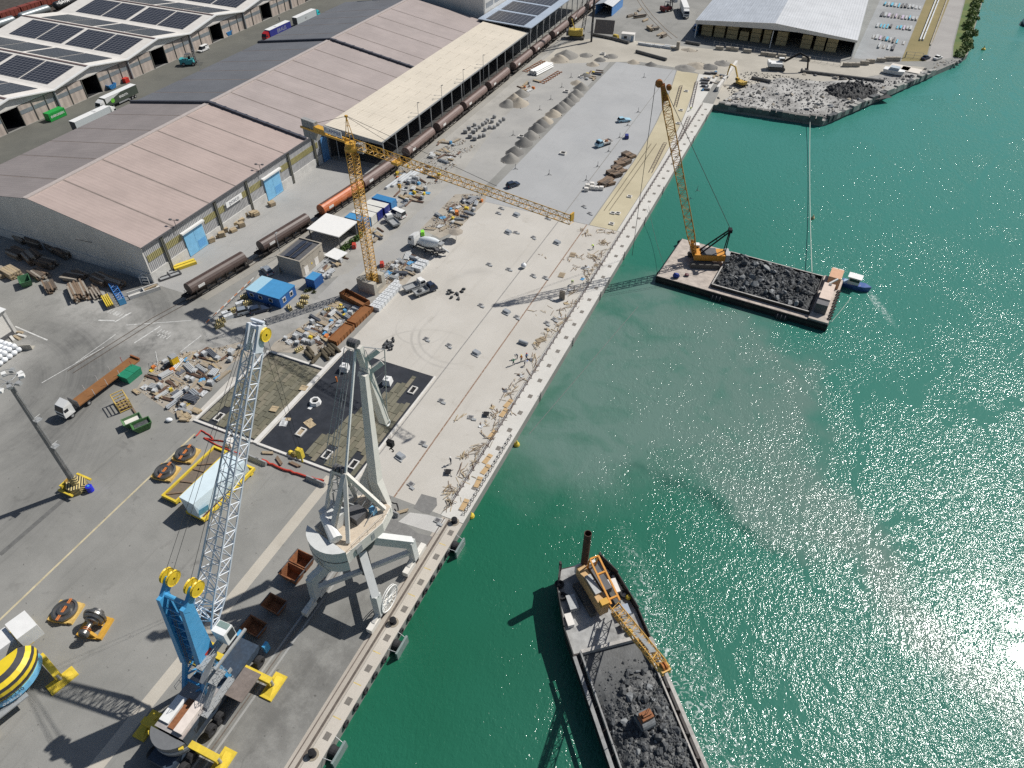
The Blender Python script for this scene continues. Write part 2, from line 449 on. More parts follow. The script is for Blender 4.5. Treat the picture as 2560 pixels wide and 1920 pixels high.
sheet('dirt_road', [(-104, 255), (-98, 262), (-80, 272), (-70, 277), (-50, 276), (-36, 268), (-35.2, 247.2), (-25, 247.8), (-5, 275), (12, 297), (30, 311), (30, 315), (4, 309), (-24, 305), (-50, 302), (-75, 300), (-95, 296), (-104, 285)], .010, g_tan)
g_rail = ground_material('ballast and rail bed', (.27, .255, .225), (.33, .315, .28), (.13, .12, .10), stain=.6)
TRK = [(-123.2, 60), (-120.6, 80), (-118.2, 90), (-115.6, 105), (-113.4, 120), (-111.4, 135), (-109.8, 150), (-108.8, 165), (-108.8, 200), (-108.8, 400)]
def track_x(y):
 for (xa, ya), (xb, yb) in zip(TRK, TRK[1:]):
  if ya <= y <= yb: return xa + (xb - xa) * (y - ya) / (yb - ya)
 return TRK[-1][0]
def track_dir(y): return math.atan2(-(track_x(y + 1) - track_x(y - 1)), 2)
sheet('rail_bed', [(x - 1.9, y) for x, y in TRK[2:]] + [(x + 3.2, y) for x, y in TRK[2:][::-1]], .012, g_rail)
sheet('site_ground', [(-107, 92), (-92, 112), (-91, 140), (-90.5, 168), (-95, 200), (-97, 235), (-99, 272), (-105.6, 272), (-105.6, 160), (-106.5, 150), (-108.2, 135), (-110, 120), (-112, 105)], .009, ground_material('trodden site ground', (.30, .29, .265), (.40, .385, .35), (.17, .16, .145), stain=.7, spots=.5))
g_deck = ground_material('new pale concrete', (.455, .43, .385), (.515, .49, .445), (.31, .28, .235), stain=.6, spots=.3, tyre=.09, var_scale=.05)
g_cope = ground_material('cope concrete', (.53, .515, .475), (.59, .575, .535), (.38, .36, .32), stain=.3, spots=.05)
g_blue = ground_material('fresh grey concrete', (.345, .35, .35), (.385, .39, .39), (.25, .255, .257), stain=.55, spots=.15, tyre=.06, var_scale=.06)
arc_wear(g_deck, [(-60.5, 118, 8, 2.2, .35, -66, 121, 8), (-57, 102, 9, .5, .55, -62, 97, 8), (-57, 102, 10.6, .5, .55, -62, 96, 8), (-59, 88, 14, .4, .4, -66, 98, 9), (-66, 101, 5.6, .35, .4, -67, 96, 7)], (.26, .25, .23))
arc_wear(g_blue, [(-60, 205, 8, 6, .35, -66, 204, 13), (-60, 230, 9, 6, .35, -66, 228, 13), (-60, 186, 8, 4, .3, -68, 184, 10)], (.30, .31, .32))
g_khaki = ground_material('khaki mortar bed', (.42, .37, .25), (.50, .445, .31), (.33, .29, .19), stain=.3, spots=.02)
deck = sheet('wharf_deck', rect(-77.6, -55.42, 59.3, 155.6), .010, g_deck)
sheet('deck_bay', rect(-55.18, -48.14, 59.3, 155.5), .012, g_deck, deck)
sheet('deck_bay', rect(-47.86, -39.2, 59.3, 155.5), .014, g_deck, deck)
g_groove = M('rusty rail slot', (.24, .15, .10), .9, var=.4, scale=3, grime=.8, gcol=(.45, .42, .38), gscale=1.5)
sheet('joint_strip', rect(-55.5, -55.1, 59.3, 272), .004, M('dark joint', (.26, .25, .235), .95, var=.3, scale=2), deck)
sheet('rail_slot', rect(-48.2, -47.8, 59.3, 156), .004, g_groove, deck)
fd = sheet('far_deck', [(-78.2, 155.7), (-55.42, 155.7), (-56.1, 273.6), (-77.9, 273.2)], .010, g_blue)
def bend(y, a, b): return a + (b - a) * max(0, (y - 195) / 78.5) ** 1.7
ys = [155.7, 175, 195, 210, 225, 240, 255, 273.5]
sheet('deck_bay', [(-55.18, y) for y in (155.7, 273.5)][:1] + [(bend(y, -47.6, -54.7), y) for y in ys] + [(-55.9, 273.5)], .012, g_blue, fd)
kh = sheet('khaki_strip', [(bend(y, -47.3, -54.4), y) for y in ys] + [(bend(y, -40.0, -46.4), y) for y in ys[::-1]], .014, g_khaki)
sheet('deck_edge', [(bend(y, -39.85, -46.2), y) for y in ys] + [(-39.1, 273.5), (-39.1, 155.7)], .012, g_cope, fd)
cope = structure(MB().prism(rect(-39.05, QX - .02, 59.2, 247.3), .002, .06).build('quay_cope', g_cope))
sheet('near_cope', rect(-36.85, QX - .02, -200, 59.1), .016, ground_material('old cope concrete', (.47, .43, .37), (.53, .49, .43), (.33, .30, .26), stain=.4, spots=.1))
sheet('crane_rail_strip', rect(-38.75, -36.9, -200, 59.1), .012, ground_material('rail strip concrete', (.37, .33, .28), (.44, .40, .345), (.25, .22, .18), stain=.6))
steel = M('rail steel', (.20, .165, .14), .55, .4, var=.3, scale=2)
for nm, x, w in (('crane_rail', -38.25, .16), ('crane_rail', -37.35, .34), ('crane_rail', -48.45, .16)):
 structure(MB().bb((x - w / 2, -200, .002), (x + w / 2, 59.0, .03)).build(nm, steel if w < .3 else M('dark slot', (.115, .095, .08), .9, var=.3)))
for x in (-49.1, -47.8): sheet('rail_kerb', rect(x - .15, x + .15, -200, 58), .010, g_light)
sheet('concrete_band', rect(-61.1, -59.2, -200, 58.6), .012, ground_material('worn concrete band', (.42, .385, .325), (.49, .455, .39), (.30, .275, .23), stain=.5))
sheet('painted_line', rect(-88.85, -88.5, -200, 57), .012, M('faded yellow line', (.48, .42, .28), .9, var=.25, scale=.6))
p1, p2 = GT(0, 960, 560, 990), GT(0, 960, 0, 1475)
dv = (p2 - p1); pv = Vector((-dv.y, dv.x, 0)).normalized() * .42
sheet('trench_patch', [(p1 + pv)[:2], (p1 - pv)[:2], (p2 - pv)[:2], (p2 + pv)[:2]], .013, M('tar patch', (.13, .13, .125), .9, var=.2))
sheet('tar_patch', [GT(640, 960, x, y)[:2] for x, y in ((1080, 1160), (1250, 1180), (1400, 1290), (1530, 1320), (1480, 1395), (1300, 1330), (1040, 1230))], .014, M('fresh tarmac', (.19, .187, .18), .95, var=.15, bump=.3))
sheet('tar_patch', [GT(640, 960, x, y)[:2] for x, y in ((1360, 1070), (1430, 950), (1560, 985), (1565, 1050), (1500, 1125), (1440, 1110))], .018, MATS['fresh tarmac'])
sheet('lime_patch', [GT(640, 960, x, y)[:2] for x, y in ((1330, 1110), (1480, 1130), (1640, 1170), (1560, 1290), (1420, 1250), (1230, 1190))], .015, ground_material('chalky concrete', (.42, .41, .39), (.55, .54, .51), (.3, .29, .27)))
white = M('worn white paint', (.52, .52, .50), .9, var=.35, scale=1.2)
for x0, y0, x1, y1, w in ((130, 1160, 410, 1280, .3), (850, 1108, 990, 1112, .45), (990, 1125, 1130, 1042, .35), (1090, 1150, 1650, 1110, .2), (1160, 1305, 1385, 1160, .3), (1560, 1380, 1740, 1240, .2), (360, 1650, 900, 1340, .18), (650, 1480, 1000, 1230, .16)):
 a, b = GT(0, 480, x0, y0), GT(0, 480, x1, y1); dv = b - a; pv = Vector((-dv.y, dv.x, 0)).normalized() * w / 2
 sheet('road_marking', [(a + pv)[:2], (a - pv)[:2], (b - pv)[:2], (b + pv)[:2]], .014, white)
for x, y in ((985, 1040), (1040, 1060), (1420, 1215), (1420, 1245)):
 a = GT(0, 480, x, y)
 for i in range(4): sheet('road_marking', rect(a.x - 1.4 + i * .8, a.x - 1.2 + i * .8, a.y - .7, a.y + .7), .015, white)
sheet('storage_yard', [(4.4, 314), (21.2, 318), (28.5, 408), (40, 560), (18, 560)], .008, ground_material('storage yard grit', (.26, .265, .265), (.33, .335, .335), (.2, .2, .2)))
g_dry = ground_material('dry grass', (.20, .165, .065), (.25, .20, .085), (.11, .11, .035), stain=.6)
g_green = ground_material('green grass', (.06, .12, .02), (.13, .15, .035), (.04, .08, .015), stain=.6, var_scale=.1)
sheet('dry_verge', [(21.4, 318), (30, 322), (31, 340), (42, 412), (80, 700), (62, 700), (28.6, 408)], .009, g_dry)
sheet('bank_road', [(30.2, 321), (39, 330), (39.4, 345), (45, 417), (80, 700), (72, 700), (38.5, 412), (32, 345)], .012, ground_material('pale road', (.30, .285, .27), (.35, .335, .315), (.24, .23, .21)))
sheet('grass_bank', [(39.6, 331), (44.6, 337.5), (48.6, 380), (53.6, 430), (74, 640), (63, 640), (46.5, 430), (39.9, 345)], .010, g_green)
# ------------------------------------------------------------------ buildings
def ribbed(name, col, period, axis, depth=.35, rough=.6, metal=0.0, var=.08, streak=.12, dirt=(.12, .10, .09)):
 """profiled sheet metal: ribs along one axis, streaks and dirt"""
 m = bpy.data.materials.new(name); m.use_nodes = True; n, l = nodes_of(m); b = n['Principled BSDF']
 pos = n.new('ShaderNodeNewGeometry').outputs['Position']
 sp = n.new('ShaderNodeSeparateXYZ'); l.new(pos, sp.inputs[0])
 s = mathn(n, l, 'SINE', mathn(n, l, 'MULTIPLY', sp.outputs['xyz'.index(axis)], 2 * math.pi / period))
 bp = n.new('ShaderNodeBump'); bp.inputs['Strength'].default_value = depth; bp.inputs['Distance'].default_value = period * .2
 l.new(s, bp.inputs['Height']); l.new(bp.outputs[0], b.inputs['Normal'])
 sc = [1, 1, 1]; sc['xyz'.index(axis)] = 14
 st = ramp(n, l, noisen(n, l, pos, .12, 6, .7, 0, (tuple(sc), 0)), .3, .7, 1 - streak, 1 + streak)
 bl = ramp(n, l, noisen(n, l, pos, .10, 6, .65), .3, .7, 1 - var, 1 + var)
 v = n.new('ShaderNodeVectorMath'); v.operation = 'SCALE'; v.inputs[0].default_value = col; l.new(mathn(n, l, 'MULTIPLY', st, bl), v.inputs['Scale'])
 spot = mathn(n, l, 'MULTIPLY', ramp(n, l, noisen(n, l, pos, .5, 8, .7), .66, .76), .35)
 l.new(mixc(n, l, spot, v.outputs[0], dirt), b.inputs['Base Color'])
 b.inputs['Roughness'].default_value = rough; b.inputs['Metallic'].default_value = metal
 return m
def quad(name, pts, mat, parent, th=.06):
 """thin slab under four points"""
 p = [Vector(q) for q in pts]; nrm = (p[1] - p[0]).cross(p[3] - p[0]).normalized()
 mb = MB(); mb.add(p + [q - nrm * th for q in p], [(0, 1, 2, 3), (7, 6, 5, 4), (4, 5, 1, 0), (5, 6, 2, 1), (6, 7, 3, 2), (7, 4, 0, 3)])
 return mb.build(name, mat, parent)
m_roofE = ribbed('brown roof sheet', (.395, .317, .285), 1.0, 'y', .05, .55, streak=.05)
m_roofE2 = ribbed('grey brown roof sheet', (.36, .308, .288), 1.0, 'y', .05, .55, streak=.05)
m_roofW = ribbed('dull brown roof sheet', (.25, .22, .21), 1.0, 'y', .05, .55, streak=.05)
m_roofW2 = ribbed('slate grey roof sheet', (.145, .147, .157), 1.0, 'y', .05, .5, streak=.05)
m_sky = M('dirty skylight strip', (.20, .165, .145), .6, var=.2, scale=.5)
m_dkpipe = M('dark coping', (.055, .058, .075), .6, var=.25, scale=1)
m_clad = ribbed('grey wall cladding', (.36, .36, .36), .5, 'y', .5, .6)
m_cladx = ribbed('grey gable cladding', (.64, .62, .575), .5, 'x', .4, .6, streak=.05)  # paler than the side cladding: fill light on the shaded gable put into its colour
m_plinth = M('pale concrete plinth', (.56, .55, .52), .9, var=.12, scale=.8, grime=.35, gcol=(.3, .29, .27))
m_grp = ribbed('yellowed translucent sheet', (.30, .27, .12), .5, 'y', .6, .4)
m_blue_door = M('sky blue door', (.20, .48, .72), .5, var=.10, scale=.9, grime=.2, gcol=(.35, .6, .78))
m_blue_dk = M('deep blue door', (.10, .25, .48), .5, var=.1, scale=.9)
m_whitep = M('white painted metal', (.74, .74, .72), .5, var=.06, scale=1)
m_black = M('plain black and void shade', (.012, .012, .014), .95, var=.1)  # black for gear, and for the dark painted inside the shed doorways
m_dkgrey = M('dark grey steel', (.10, .10, .105), .6, var=.2, scale=2)
m_grey = M('mid grey steel', (.30, .31, .315), .55, var=.12, scale=2)
m_letter = M('dark lettering', (.05, .06, .09), .6, var=.05)
WX0, WX1, WXR, WY0, WY1, WE, WR = -195.2, -131.0, -163.2, 90.5, 268.5, 9.3, 14.3
wh = thing('long_warehouse', 'long warehouse with pinkish brown roof and grey walls beside the goods track', 'warehouse', (WX1, WY0, 0))
off = Vector((WX1, WY0, 0))
def wl(*p): return Vector(p) - off
SEAMS = [WY0, 100.3, 112.2, 121.8, 131.0, 141.8, 151.5, 160.5, 172.0, 180.8, 190.4, 202.4, 212.3, 221.0, 233.5, 242.4, 252.3, WY1]
for i, (a, b) in enumerate(zip(SEAMS, SEAMS[1:])):
 g0 = 0.45 if i else 0.0
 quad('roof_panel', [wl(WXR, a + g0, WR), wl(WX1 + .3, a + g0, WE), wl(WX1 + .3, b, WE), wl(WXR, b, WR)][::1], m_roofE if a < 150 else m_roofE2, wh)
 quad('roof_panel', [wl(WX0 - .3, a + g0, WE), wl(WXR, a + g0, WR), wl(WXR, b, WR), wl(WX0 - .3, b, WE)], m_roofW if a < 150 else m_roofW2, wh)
 if i and abs(a - 151.5) > .1 and abs(a - 212.3) > .1:
  quad('skylight_strip', [wl(WXR, a, WR - .03), wl(WX1 + .3, a, WE - .03), wl(WX1 + .3, a + .45, WE - .03), wl(WXR, a + .45, WR - .03)], m_sky, wh)
  quad('skylight_strip', [wl(WX0 - .3, a, WE - .03), wl(WXR, a, WR - .03), wl(WXR, a + .45, WR - .03), wl(WX0 - .3, a + .45, WE - .03)], m_sky, wh)
for y in (151.5, 212.3):
 mb = MB(); mb.beam(wl(WXR, y + .2, WR + .3), wl(WX1 + .4, y + .2, WE + .3), .8, .7); mb.beam(wl(WXR, y + .2, WR + .3), wl(WX0 - .4, y + .2, WE + .3), .8, .7)
 for k in range(9):
  f = (k + .5) / 9
  mb.beam(wl(WXR + (WX1 - WXR) * f, y - .3, WR + (WE - WR) * f + .68), wl(WXR + (WX1 - WXR) * f, y + .7, WR + (WE - WR) * f + .68), .9, .1)
 mb.build('fire_wall_coping', m_dkpipe, wh)
MB().beam(wl(WXR - .55, WY0 - .2, WR + .04), wl(WXR - .55, WY1, WR + .04), 1.3, .16).beam(wl(WXR + .25, WY0 - .2, WR + .1), wl(WXR + .25, WY1, WR + .1), .12, .3).build('ridge_cap', M('pinkish ridge cap', (.42, .37, .345), .6, var=.12), wh)
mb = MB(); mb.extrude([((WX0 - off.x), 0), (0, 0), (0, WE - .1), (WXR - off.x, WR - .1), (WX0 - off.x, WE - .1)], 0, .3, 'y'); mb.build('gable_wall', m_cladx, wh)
mb = MB(); mb.bb(wl(WX0, WY0 - .22, 0), wl(WX1 + .22, WY0 - .02, 2.4)); mb.build('plinth', m_plinth, wh)
mb = MB(); mb.bb(wl(WX1 - .3, WY0 + .31, 0), wl(WX1, WY1, WE - .1)); mb.build('side_wall', m_clad, wh)
MB().bb(wl(WX0, WY0 + .31, 0), wl(WX0 + .3, WY1, WE - .1)).build('side_wall', m_clad, wh)
MB().bb(wl(WX0 + .31, WY1 - .3, 0), wl(WX1 - .31, WY1, WE - .1)).build('end_wall', m_clad, wh)
DOORS = [(102.2, 108.4), (132.0, 138.4)]
ed = [WY0 - .02, 102.0, 108.6, 131.8, 138.6, 157.4]
for a, b in ((ed[0], ed[1]), (ed[2], ed[3]), (ed[4], ed[5])):
 MB().bb(wl(WX1 + .02, a, 0), wl(WX1 + .24, b, 2.5)).build('plinth', m_plinth, wh)
for a, b in ((91.2, 101.7), (109.6, 116.9), (123.4, 131.2), (139.3, 156.5)):
 MB().bb(wl(WX1 + .01, a, 5.0), wl(WX1 + .09, b, 6.6)).build('translucent_panel', m_grp, wh)
for y in (96.3, 114.1, 125.8, 143.3, 154.7):
 MB().bb(wl(WX1 + .02, y - .32, 0), wl(WX1 + .4, y - .05, WE - .2)).bb(wl(WX1 + .02, y + .12, 0), wl(WX1 + .4, y + .36, WE - .2)).build('pilaster', M('dark olive pilaster', (.13, .13, .11), .7, var=.15), wh)
for a, b in DOORS:
 d = MB().bb(wl(WX1 + .05, a, .1), wl(WX1 + .3, (a + b) / 2 - .03, 6.3)).build('door_leaf', m_blue_door, wh)
 MB().bb(wl(WX1 + .05, (a + b) / 2 + .03, .1), wl(WX1 + .3, b, 6.3)).build('door_leaf', m_blue_door, wh)
 MB().bb(wl(WX1 + .05, a - .6, 6.35), wl(WX1 + .85, b + .6, 6.75)).build('door_track', m_whitep, wh)
 MB().bb(wl(WX1 + .31, (a + b) / 2 + .3, .6), wl(WX1 + .33, b - .3, 2.6)).build('door_patch', M('newer blue paint', (.12, .36, .66), .5), wh)
MB().beam(wl(WX1 + .55, WY0, WE - .05), wl(WX1 + .55, WY1, WE - .05), .3, .28).build('gutter', m_dkgrey, wh)
sg = MB().bb(wl(WX1 + .42, 117.2, 5.55), wl(WX1 + .52, 123.1, 6.95)).build('sign_board', M('white sign', (.82, .82, .8), .5, var=.03), wh)
text('posco', 1.55, m_letter, sg, wl(WX1 + .53, 120.15, 6.35), (R(90), 0, R(90)), ext=.006)
def bracket_lamp(p, d):
 mb = MB(); p = wl(*p); d = Vector(d)
 mb.tube(p, p + Vector((0, 0, 2.6)), .07, 6)
 mb.beam(p + Vector((-.9, -.25, 2.6)), p + Vector((.9, .25, 2.6)), .09)
 for k in (-.85, .85): mb.box(p + Vector((k, k * .28, 2.72)), (.6, .45, .25), .2)
 mb.build('flood_lamp', m_dkgrey, wh)
bracket_lamp((WX1 + .6, 101.0, 8.2), (1, 0)); bracket_lamp((WX1 + .6, 131.6, 8.2), (1, 0))
mb = MB(); mb.beam(wl(-147.0, WY0 - .02, 6.6), wl(-147.6, WY0 - 2.4, 8.6), .12).beam(wl(-148.2, WY0 - 2.4, 8.7), wl(-147.0, WY0 - 2.4, 8.7), .3, .2); mb.build('flood_lamp', m_dkgrey, wh)
cy0, cy1, cx0, cx1 = 160.8, 266.2, -130.6, -111.6
cn = thing('loading_canopy', 'cream coloured lean to canopy over the loading floor beside brown wagons', 'canopy', (cx1, cy0, 0))
off = Vector((cx1, cy0, 0))
m_cream = ribbed('cream roof sheet', (.64, .575, .47), .9, 'y', .15, .5, streak=.04, var=.05, dirt=(.42, .38, .32))
nb = 15
for i in range(nb):
 a = cy0 + (cy1 - cy0) * i / nb; b = cy0 + (cy1 - cy0) * (i + 1) / nb
 quad('roof_panel', [wl(cx0, a, 9.95), wl(cx1, a, 8.3), wl(cx1, b - .03, 8.3), wl(cx0, b - .03, 9.95)], m_cream, cn)
m_seam = M('dark roof seam', (.40, .36, .30), .8, var=.2)  # darker strip colour along the canopy sheet seams
for k in range(1, 5):
 f = k / 5; x = cx0 + (cx1 - cx0) * f; z = 9.95 + (8.3 - 9.95) * f + .015
 y = cy0 + 4
 while y < cy1 - 4:
  MB().beam(wl(x, y, z), wl(x, y + 3.9, z), .12, .03).build('roof_seam', m_seam, cn); y += 7.03
mb = MB(); mb.beam(wl(cx1 + .1, cy0, 8.2), wl(cx1 + .1, cy1, 8.2), .2, .4); mb.build('eave_beam', m_grey, cn)
mb = MB(); mb.add([wl(cx0, cy0 - .1, 9.9), wl(cx1, cy0 - .1, 8.25), wl(cx1, cy0 - .1, 7.4), wl(cx0, cy0 - .1, 8.2)] + [wl(cx0, cy0 + .1, 9.9), wl(cx1, cy0 + .1, 8.25), wl(cx1, cy0 + .1, 7.4), wl(cx0, cy0 + .1, 8.2)], [(3, 2, 1, 0), (4, 5, 6, 7), (0, 1, 5, 4), (1, 2, 6, 5), (2, 3, 7, 6), (3, 0, 4, 7)]); mb.build('end_fascia', m_grey, cn)
for i in range(16):
 y = cy0 + .3 + i * 6.98
 c = MB().bb(wl(cx1 - .15, y - .12, 0), wl(cx1 + .1, y + .12, 8.1)).build('column', m_grey, cn)
mb = MB()
for y in (cy0 + .3, cy0 + 7.3): mb.beam(wl(cx1, y, 8), wl(cx0, y, 8.2), .2, .35)
mb.beam(wl(cx0 + 3, cy0 + .3, 0), wl(cx0 + 3, cy0 + .3, 8.4), .18); mb.beam(wl(cx0 + .5, cy0 + .3, 6.5), wl(cx0 + 8, cy0 + .3, 8), .14)
mb.build('roof_frame', m_grey, cn)
MB().bb(wl(cx0 - .05, cy0 + 1, 0), wl(cx0 + .2, cy1, 9.6)).build('back_wall', M('shade dark inner wall', (.035, .035, .037), .9, var=.2), cn)  # near black colour stands in for shade at the backs of the open sheds
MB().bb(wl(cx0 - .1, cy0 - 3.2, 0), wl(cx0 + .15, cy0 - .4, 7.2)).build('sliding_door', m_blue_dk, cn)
sheet('loading_floor', rect(cx0 + .3, cx1 - .3, cy0 + 2, cy1), .014, M('dark canopy floor', (.06, .06, .058), .95, var=.3, scale=.3))  # very dark floor colour under the canopy
for i, y in enumerate((181, 196, 211, 226)):
 t = thing('canopy_lamp', 'thin lamp post standing above the cream canopy edge', 'lamp post', (cx1 + .35, y, 0), 0, 'lamp posts along the canopy edge')
 MB().tube((0, 0, 0), (0, 0, 12.2), .07, 6).build('pole', m_grey, t)
 MB().beam((0, 0, 12.2), (.5, .2, 12.3), .25, .15).build('lamp_head', m_dkgrey, t)
 MB().beam((0, 0, 9.0), (-1.6, -1.0, 9.3), .06).beam((-1.6, -1, 9.3), (-2.1, -1.3, 9.25), .2, .1).build('side_arm', m_grey, t)
m_solar = bpy.data.materials.new('solar cells'); m_solar.use_nodes = True
n, l = nodes_of(m_solar); b = n['Principled BSDF']; pos = n.new('ShaderNodeNewGeometry').outputs['Position']
br = n.new('ShaderNodeTexBrick'); br.offset = 0; br.inputs['Scale'].default_value = 1; br.inputs['Mortar Size'].default_value = .075; br.inputs['Brick Width'].default_value = 1.75; br.inputs['Row Height'].default_value = 1.25
br.inputs['Color1'].default_value = (.022, .022, .028, 1); br.inputs['Color2'].default_value = (.030, .030, .038, 1); br.inputs['Mortar'].default_value = (.20, .20, .21, 1)
l.new(pos, br.inputs['Vector']); l.new(br.outputs[0], b.inputs['Base Color']); b.inputs['Roughness'].default_value = .28
sb = thing('solar_shed', 'open sided shed with solar panels on a blue grey roof', 'shed', (-133, 266.6, 0)); off = Vector((-133, 266.6, 0))
m_bgroof = ribbed('blue grey roof', (.36, .42, .50), .8, 'y', .2, .5, streak=.05)
for k in range(5):
 a = 266.6 + k * 14; quad('roof_panel', [wl(-133, a, 10.6), wl(-110.6, a, 9.9), wl(-110.6, a + 13.96, 9.9), wl(-133, a + 13.96, 10.6)], m_bgroof, sb, .3)
 quad('solar_array', [wl(-130, a + 1.2, 10.65), wl(-114.0, a + 1.2, 10.15), wl(-114.0, a + 13.0, 10.15), wl(-130, a + 13.0, 10.65)], m_solar, sb, .06)
for i in range(11):
 y = 267 + i * 6.6; MB().bb(wl(-111.2, y - .13, 0), wl(-110.9, y + .13, 9.7)).beam(wl(-111, y, 7.4), wl(-111, y + 2, 9.6), .12).build('column', m_grey, sb)
MB().bb(wl(-132.5, 267.5, 0), wl(-132.2, 335, 10.2)).build('back_wall', MATS['shade dark inner wall'], sb)
tb = thing('tall_white_building', 'tall white clad building rising behind the solar roofed shed', 'building', (-133.4, 273, 0)); off = Vector((-133.4, 273, 0))
MB().bb(wl(-185, 273, 0), wl(-133.4, 345, 17)).build('wall', ribbed('white wall sheet', (.62, .61, .58), .6, 'x', .2, .5, streak=.03), tb)
MB().bb(wl(-185.3, 272.7, 17), wl(-133.1, 345.3, 17.4)).build('roof', m_whitep, tb)
for k in range(5): MB().bb(wl(-133.38, 275 + k * 8, 12.2), wl(-133.3, 281.5 + k * 8, 14)).build('window', M('dull window band', (.28, .30, .32), .3), tb)
MB().tube(wl(-133.15, 273.2, 9), wl(-133.15, 273.2, 17), .12, 6).build('downpipe', m_grey, tb)
m_bay = ribbed('pinkish precast wall', (.44, .375, .325), 2.2, 'y', .1, .85, streak=.1, var=.15, dirt=(.3, .25, .22))
sheet('rail_yard', rect(-420, -304, 60, 420), .01, M('dark rail yard', (.06, .05, .042), .95, var=.4, scale=.5))
m_rim = M('white roof rim', (.70, .67, .62), .6, var=.08, scale=.5, grime=.2, gcol=(.5, .42, .36))
m_win = M('grey blue window band', (.20, .225, .24), .35, var=.2, scale=.6)
FX, BX = -233.4, -303.0
BOUND = [91.5, 122.7, 153.9, 185.2, 216.5, 247.9, 279.2, 310.4]
labs = ['gabled solar roofed shed beyond the brown roof, at the edge of the picture', 'gabled solar roofed shed with the green container at its wall', 'gabled solar roofed shed with a blue skip and a red box outside', 'gabled solar roofed shed behind the teal forklift', 'gabled solar roofed shed with a blue skip beyond the parked white van', 'gabled solar roofed shed behind the red cabbed lorry', 'gabled solar roofed shed beside the white and turquoise lorry']
for i, (a, b) in enumerate(zip(BOUND, BOUND[1:])):
 t = thing('transit_shed', labs[i], 'shed', (FX, a, 0), 0, 'gabled transit sheds'); off = Vector((FX, a, 0)); mid = (a + b) / 2
 for s, (ya, yb, za, zb) in enumerate(((a, mid, 6.6, 9.2), (mid, b, 9.2, 6.6))):
  quad('roof_slope', [wl(BX, ya, za), wl(FX + .5, ya, za), wl(FX + .5, yb - .01, zb), wl(BX, yb - .01, zb)], m_rim, t, .25)
  x = FX - 4.6
  k = 0
  while x > BX + 12:
   xa, xb = x, x - (13.0 if k % 2 == 0 else 14.0)
   f = lambda u: za + (zb - za) * u + .1
   y1, y2 = ya + (yb - ya) * .14, ya + (yb - ya) * .9
   quad('solar_array', [wl(xb, y1, f(.14)), wl(xa, y1, f(.14)), wl(xa, y2, f(.9)), wl(xb, y2, f(.9))], m_solar, t, .05)
   x = xb - (.7 if k % 2 == 0 else 1.9); k += 1
 MB().beam(wl(BX, mid, 9.25), wl(FX + .5, mid, 9.25), .9, .18).build('ridge_cap', M('rusty ridge', (.14, .10, .095), .8, var=.2), t)
 MB().beam(wl(BX, b, 6.66), wl(FX + .5, b, 6.66), 1.5, .12).build('valley_gutter', m_rim, t)
 d0, d1 = mid - 4.4, mid + 1.8
 seg = [a + .35, a + 5.2, d0 - .25, d0, d1, d1 + .25, d1 + 5.0, d1 + 9.8, b - .35]
 for u, v in ((a + .35, a + 5.2), (a + 5.3, d0 - .3), (d1 + .3, d1 + 5.1), (d1 + 5.2, d1 + 9.9), (d1 + 10.0, b - .35)):
  w = MB().bb(wl(FX - .3, u, 0), wl(FX, v, 6.1)).build('wall_bay', m_bay, t)
  MB().bb(wl(FX + .01, u + .1, 3.4), wl(FX + .05, v - .1, 4.6)).build('window_band', m_win, w)
 for u in (a + .15, a + 5.25, d0 - .15, d1 + .15, d1 + 5.15, d1 + 9.95): MB().bb(wl(FX - .1, u - .1, 0), wl(FX + .2, u + .1, 6.3)).build('post', MATS['dark olive pilaster'], t)
 MB().bb(wl(FX - .3, d0 - .05, 6.1), wl(FX + .05, d1 + .05, 6.3)).build('door_lintel', m_rim, t)
 MB().bb(wl(FX - 9, d0 - .3, 0.02), wl(FX - 8.8, d1 + .3, 6.2)).bb(wl(FX - 9, d0 - .3, 6.25), wl(FX - .35, d1 + .3, 6.35)).bb(wl(FX - 9, d0 - .5, .02), wl(FX - .35, d0 - .3, 6.2)).bb(wl(FX - 9, d1 + .3, .02), wl(FX - .35, d1 + .5, 6.2)).bb(wl(FX - 8.7, d0 - .2, .015), wl(FX - .6, d1 + .2, .03)).build('doorway_shade_box', m_black, t)  # black box paints in the shade of the interior behind the doorway
 mb = MB(); mb.add([wl(FX + .1, a + .2, 6.3), wl(FX + .1, b - .2, 6.3), wl(FX + .1, mid, 8.9)] + [wl(FX - .2, a + .2, 6.3), wl(FX - .2, b - .2, 6.3), wl(FX - .2, mid, 8.9)], [(0, 1, 2), (5, 4, 3), (0, 3, 4, 1), (1, 4, 5, 2), (2, 5, 3, 0)]); mb.build('gable_board', m_rim, t)
 MB().beam(wl(FX + .75, a, 6.75), wl(FX + .75, mid, 9.35), .9, .35).beam(wl(FX + .75, mid, 9.35), wl(FX + .75, b, 6.75), .9, .35).build('verge_trim', m_whitep, t)
 MB().tube(wl(FX + .35, b, 0), wl(FX + .35, b, 6.6), .35, 8).build('downpipe', m_grey, t)
ts = thing('timber_shed', 'wide open fronted shed with pale roof sheltering stacks of yellow timber', 'shed', (-57.3, 316, 0)); off = Vector((-57.3, 316, 0))
m_pale = ribbed('pale grey roof', (.52, .535, .55), 1.0, 'x', .1, .5, streak=.03)
for k in range(9):
 a = 312 + k * 12
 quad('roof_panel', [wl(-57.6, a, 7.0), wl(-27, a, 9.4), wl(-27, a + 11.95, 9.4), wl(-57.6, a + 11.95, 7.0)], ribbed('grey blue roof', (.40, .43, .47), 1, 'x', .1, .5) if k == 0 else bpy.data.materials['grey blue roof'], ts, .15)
 quad('roof_panel', [wl(-27, a, 9.4), wl(4, a, 7.0), wl(4, a + 11.95, 7.0), wl(-27, a + 11.95, 9.4)], m_pale, ts, .15)
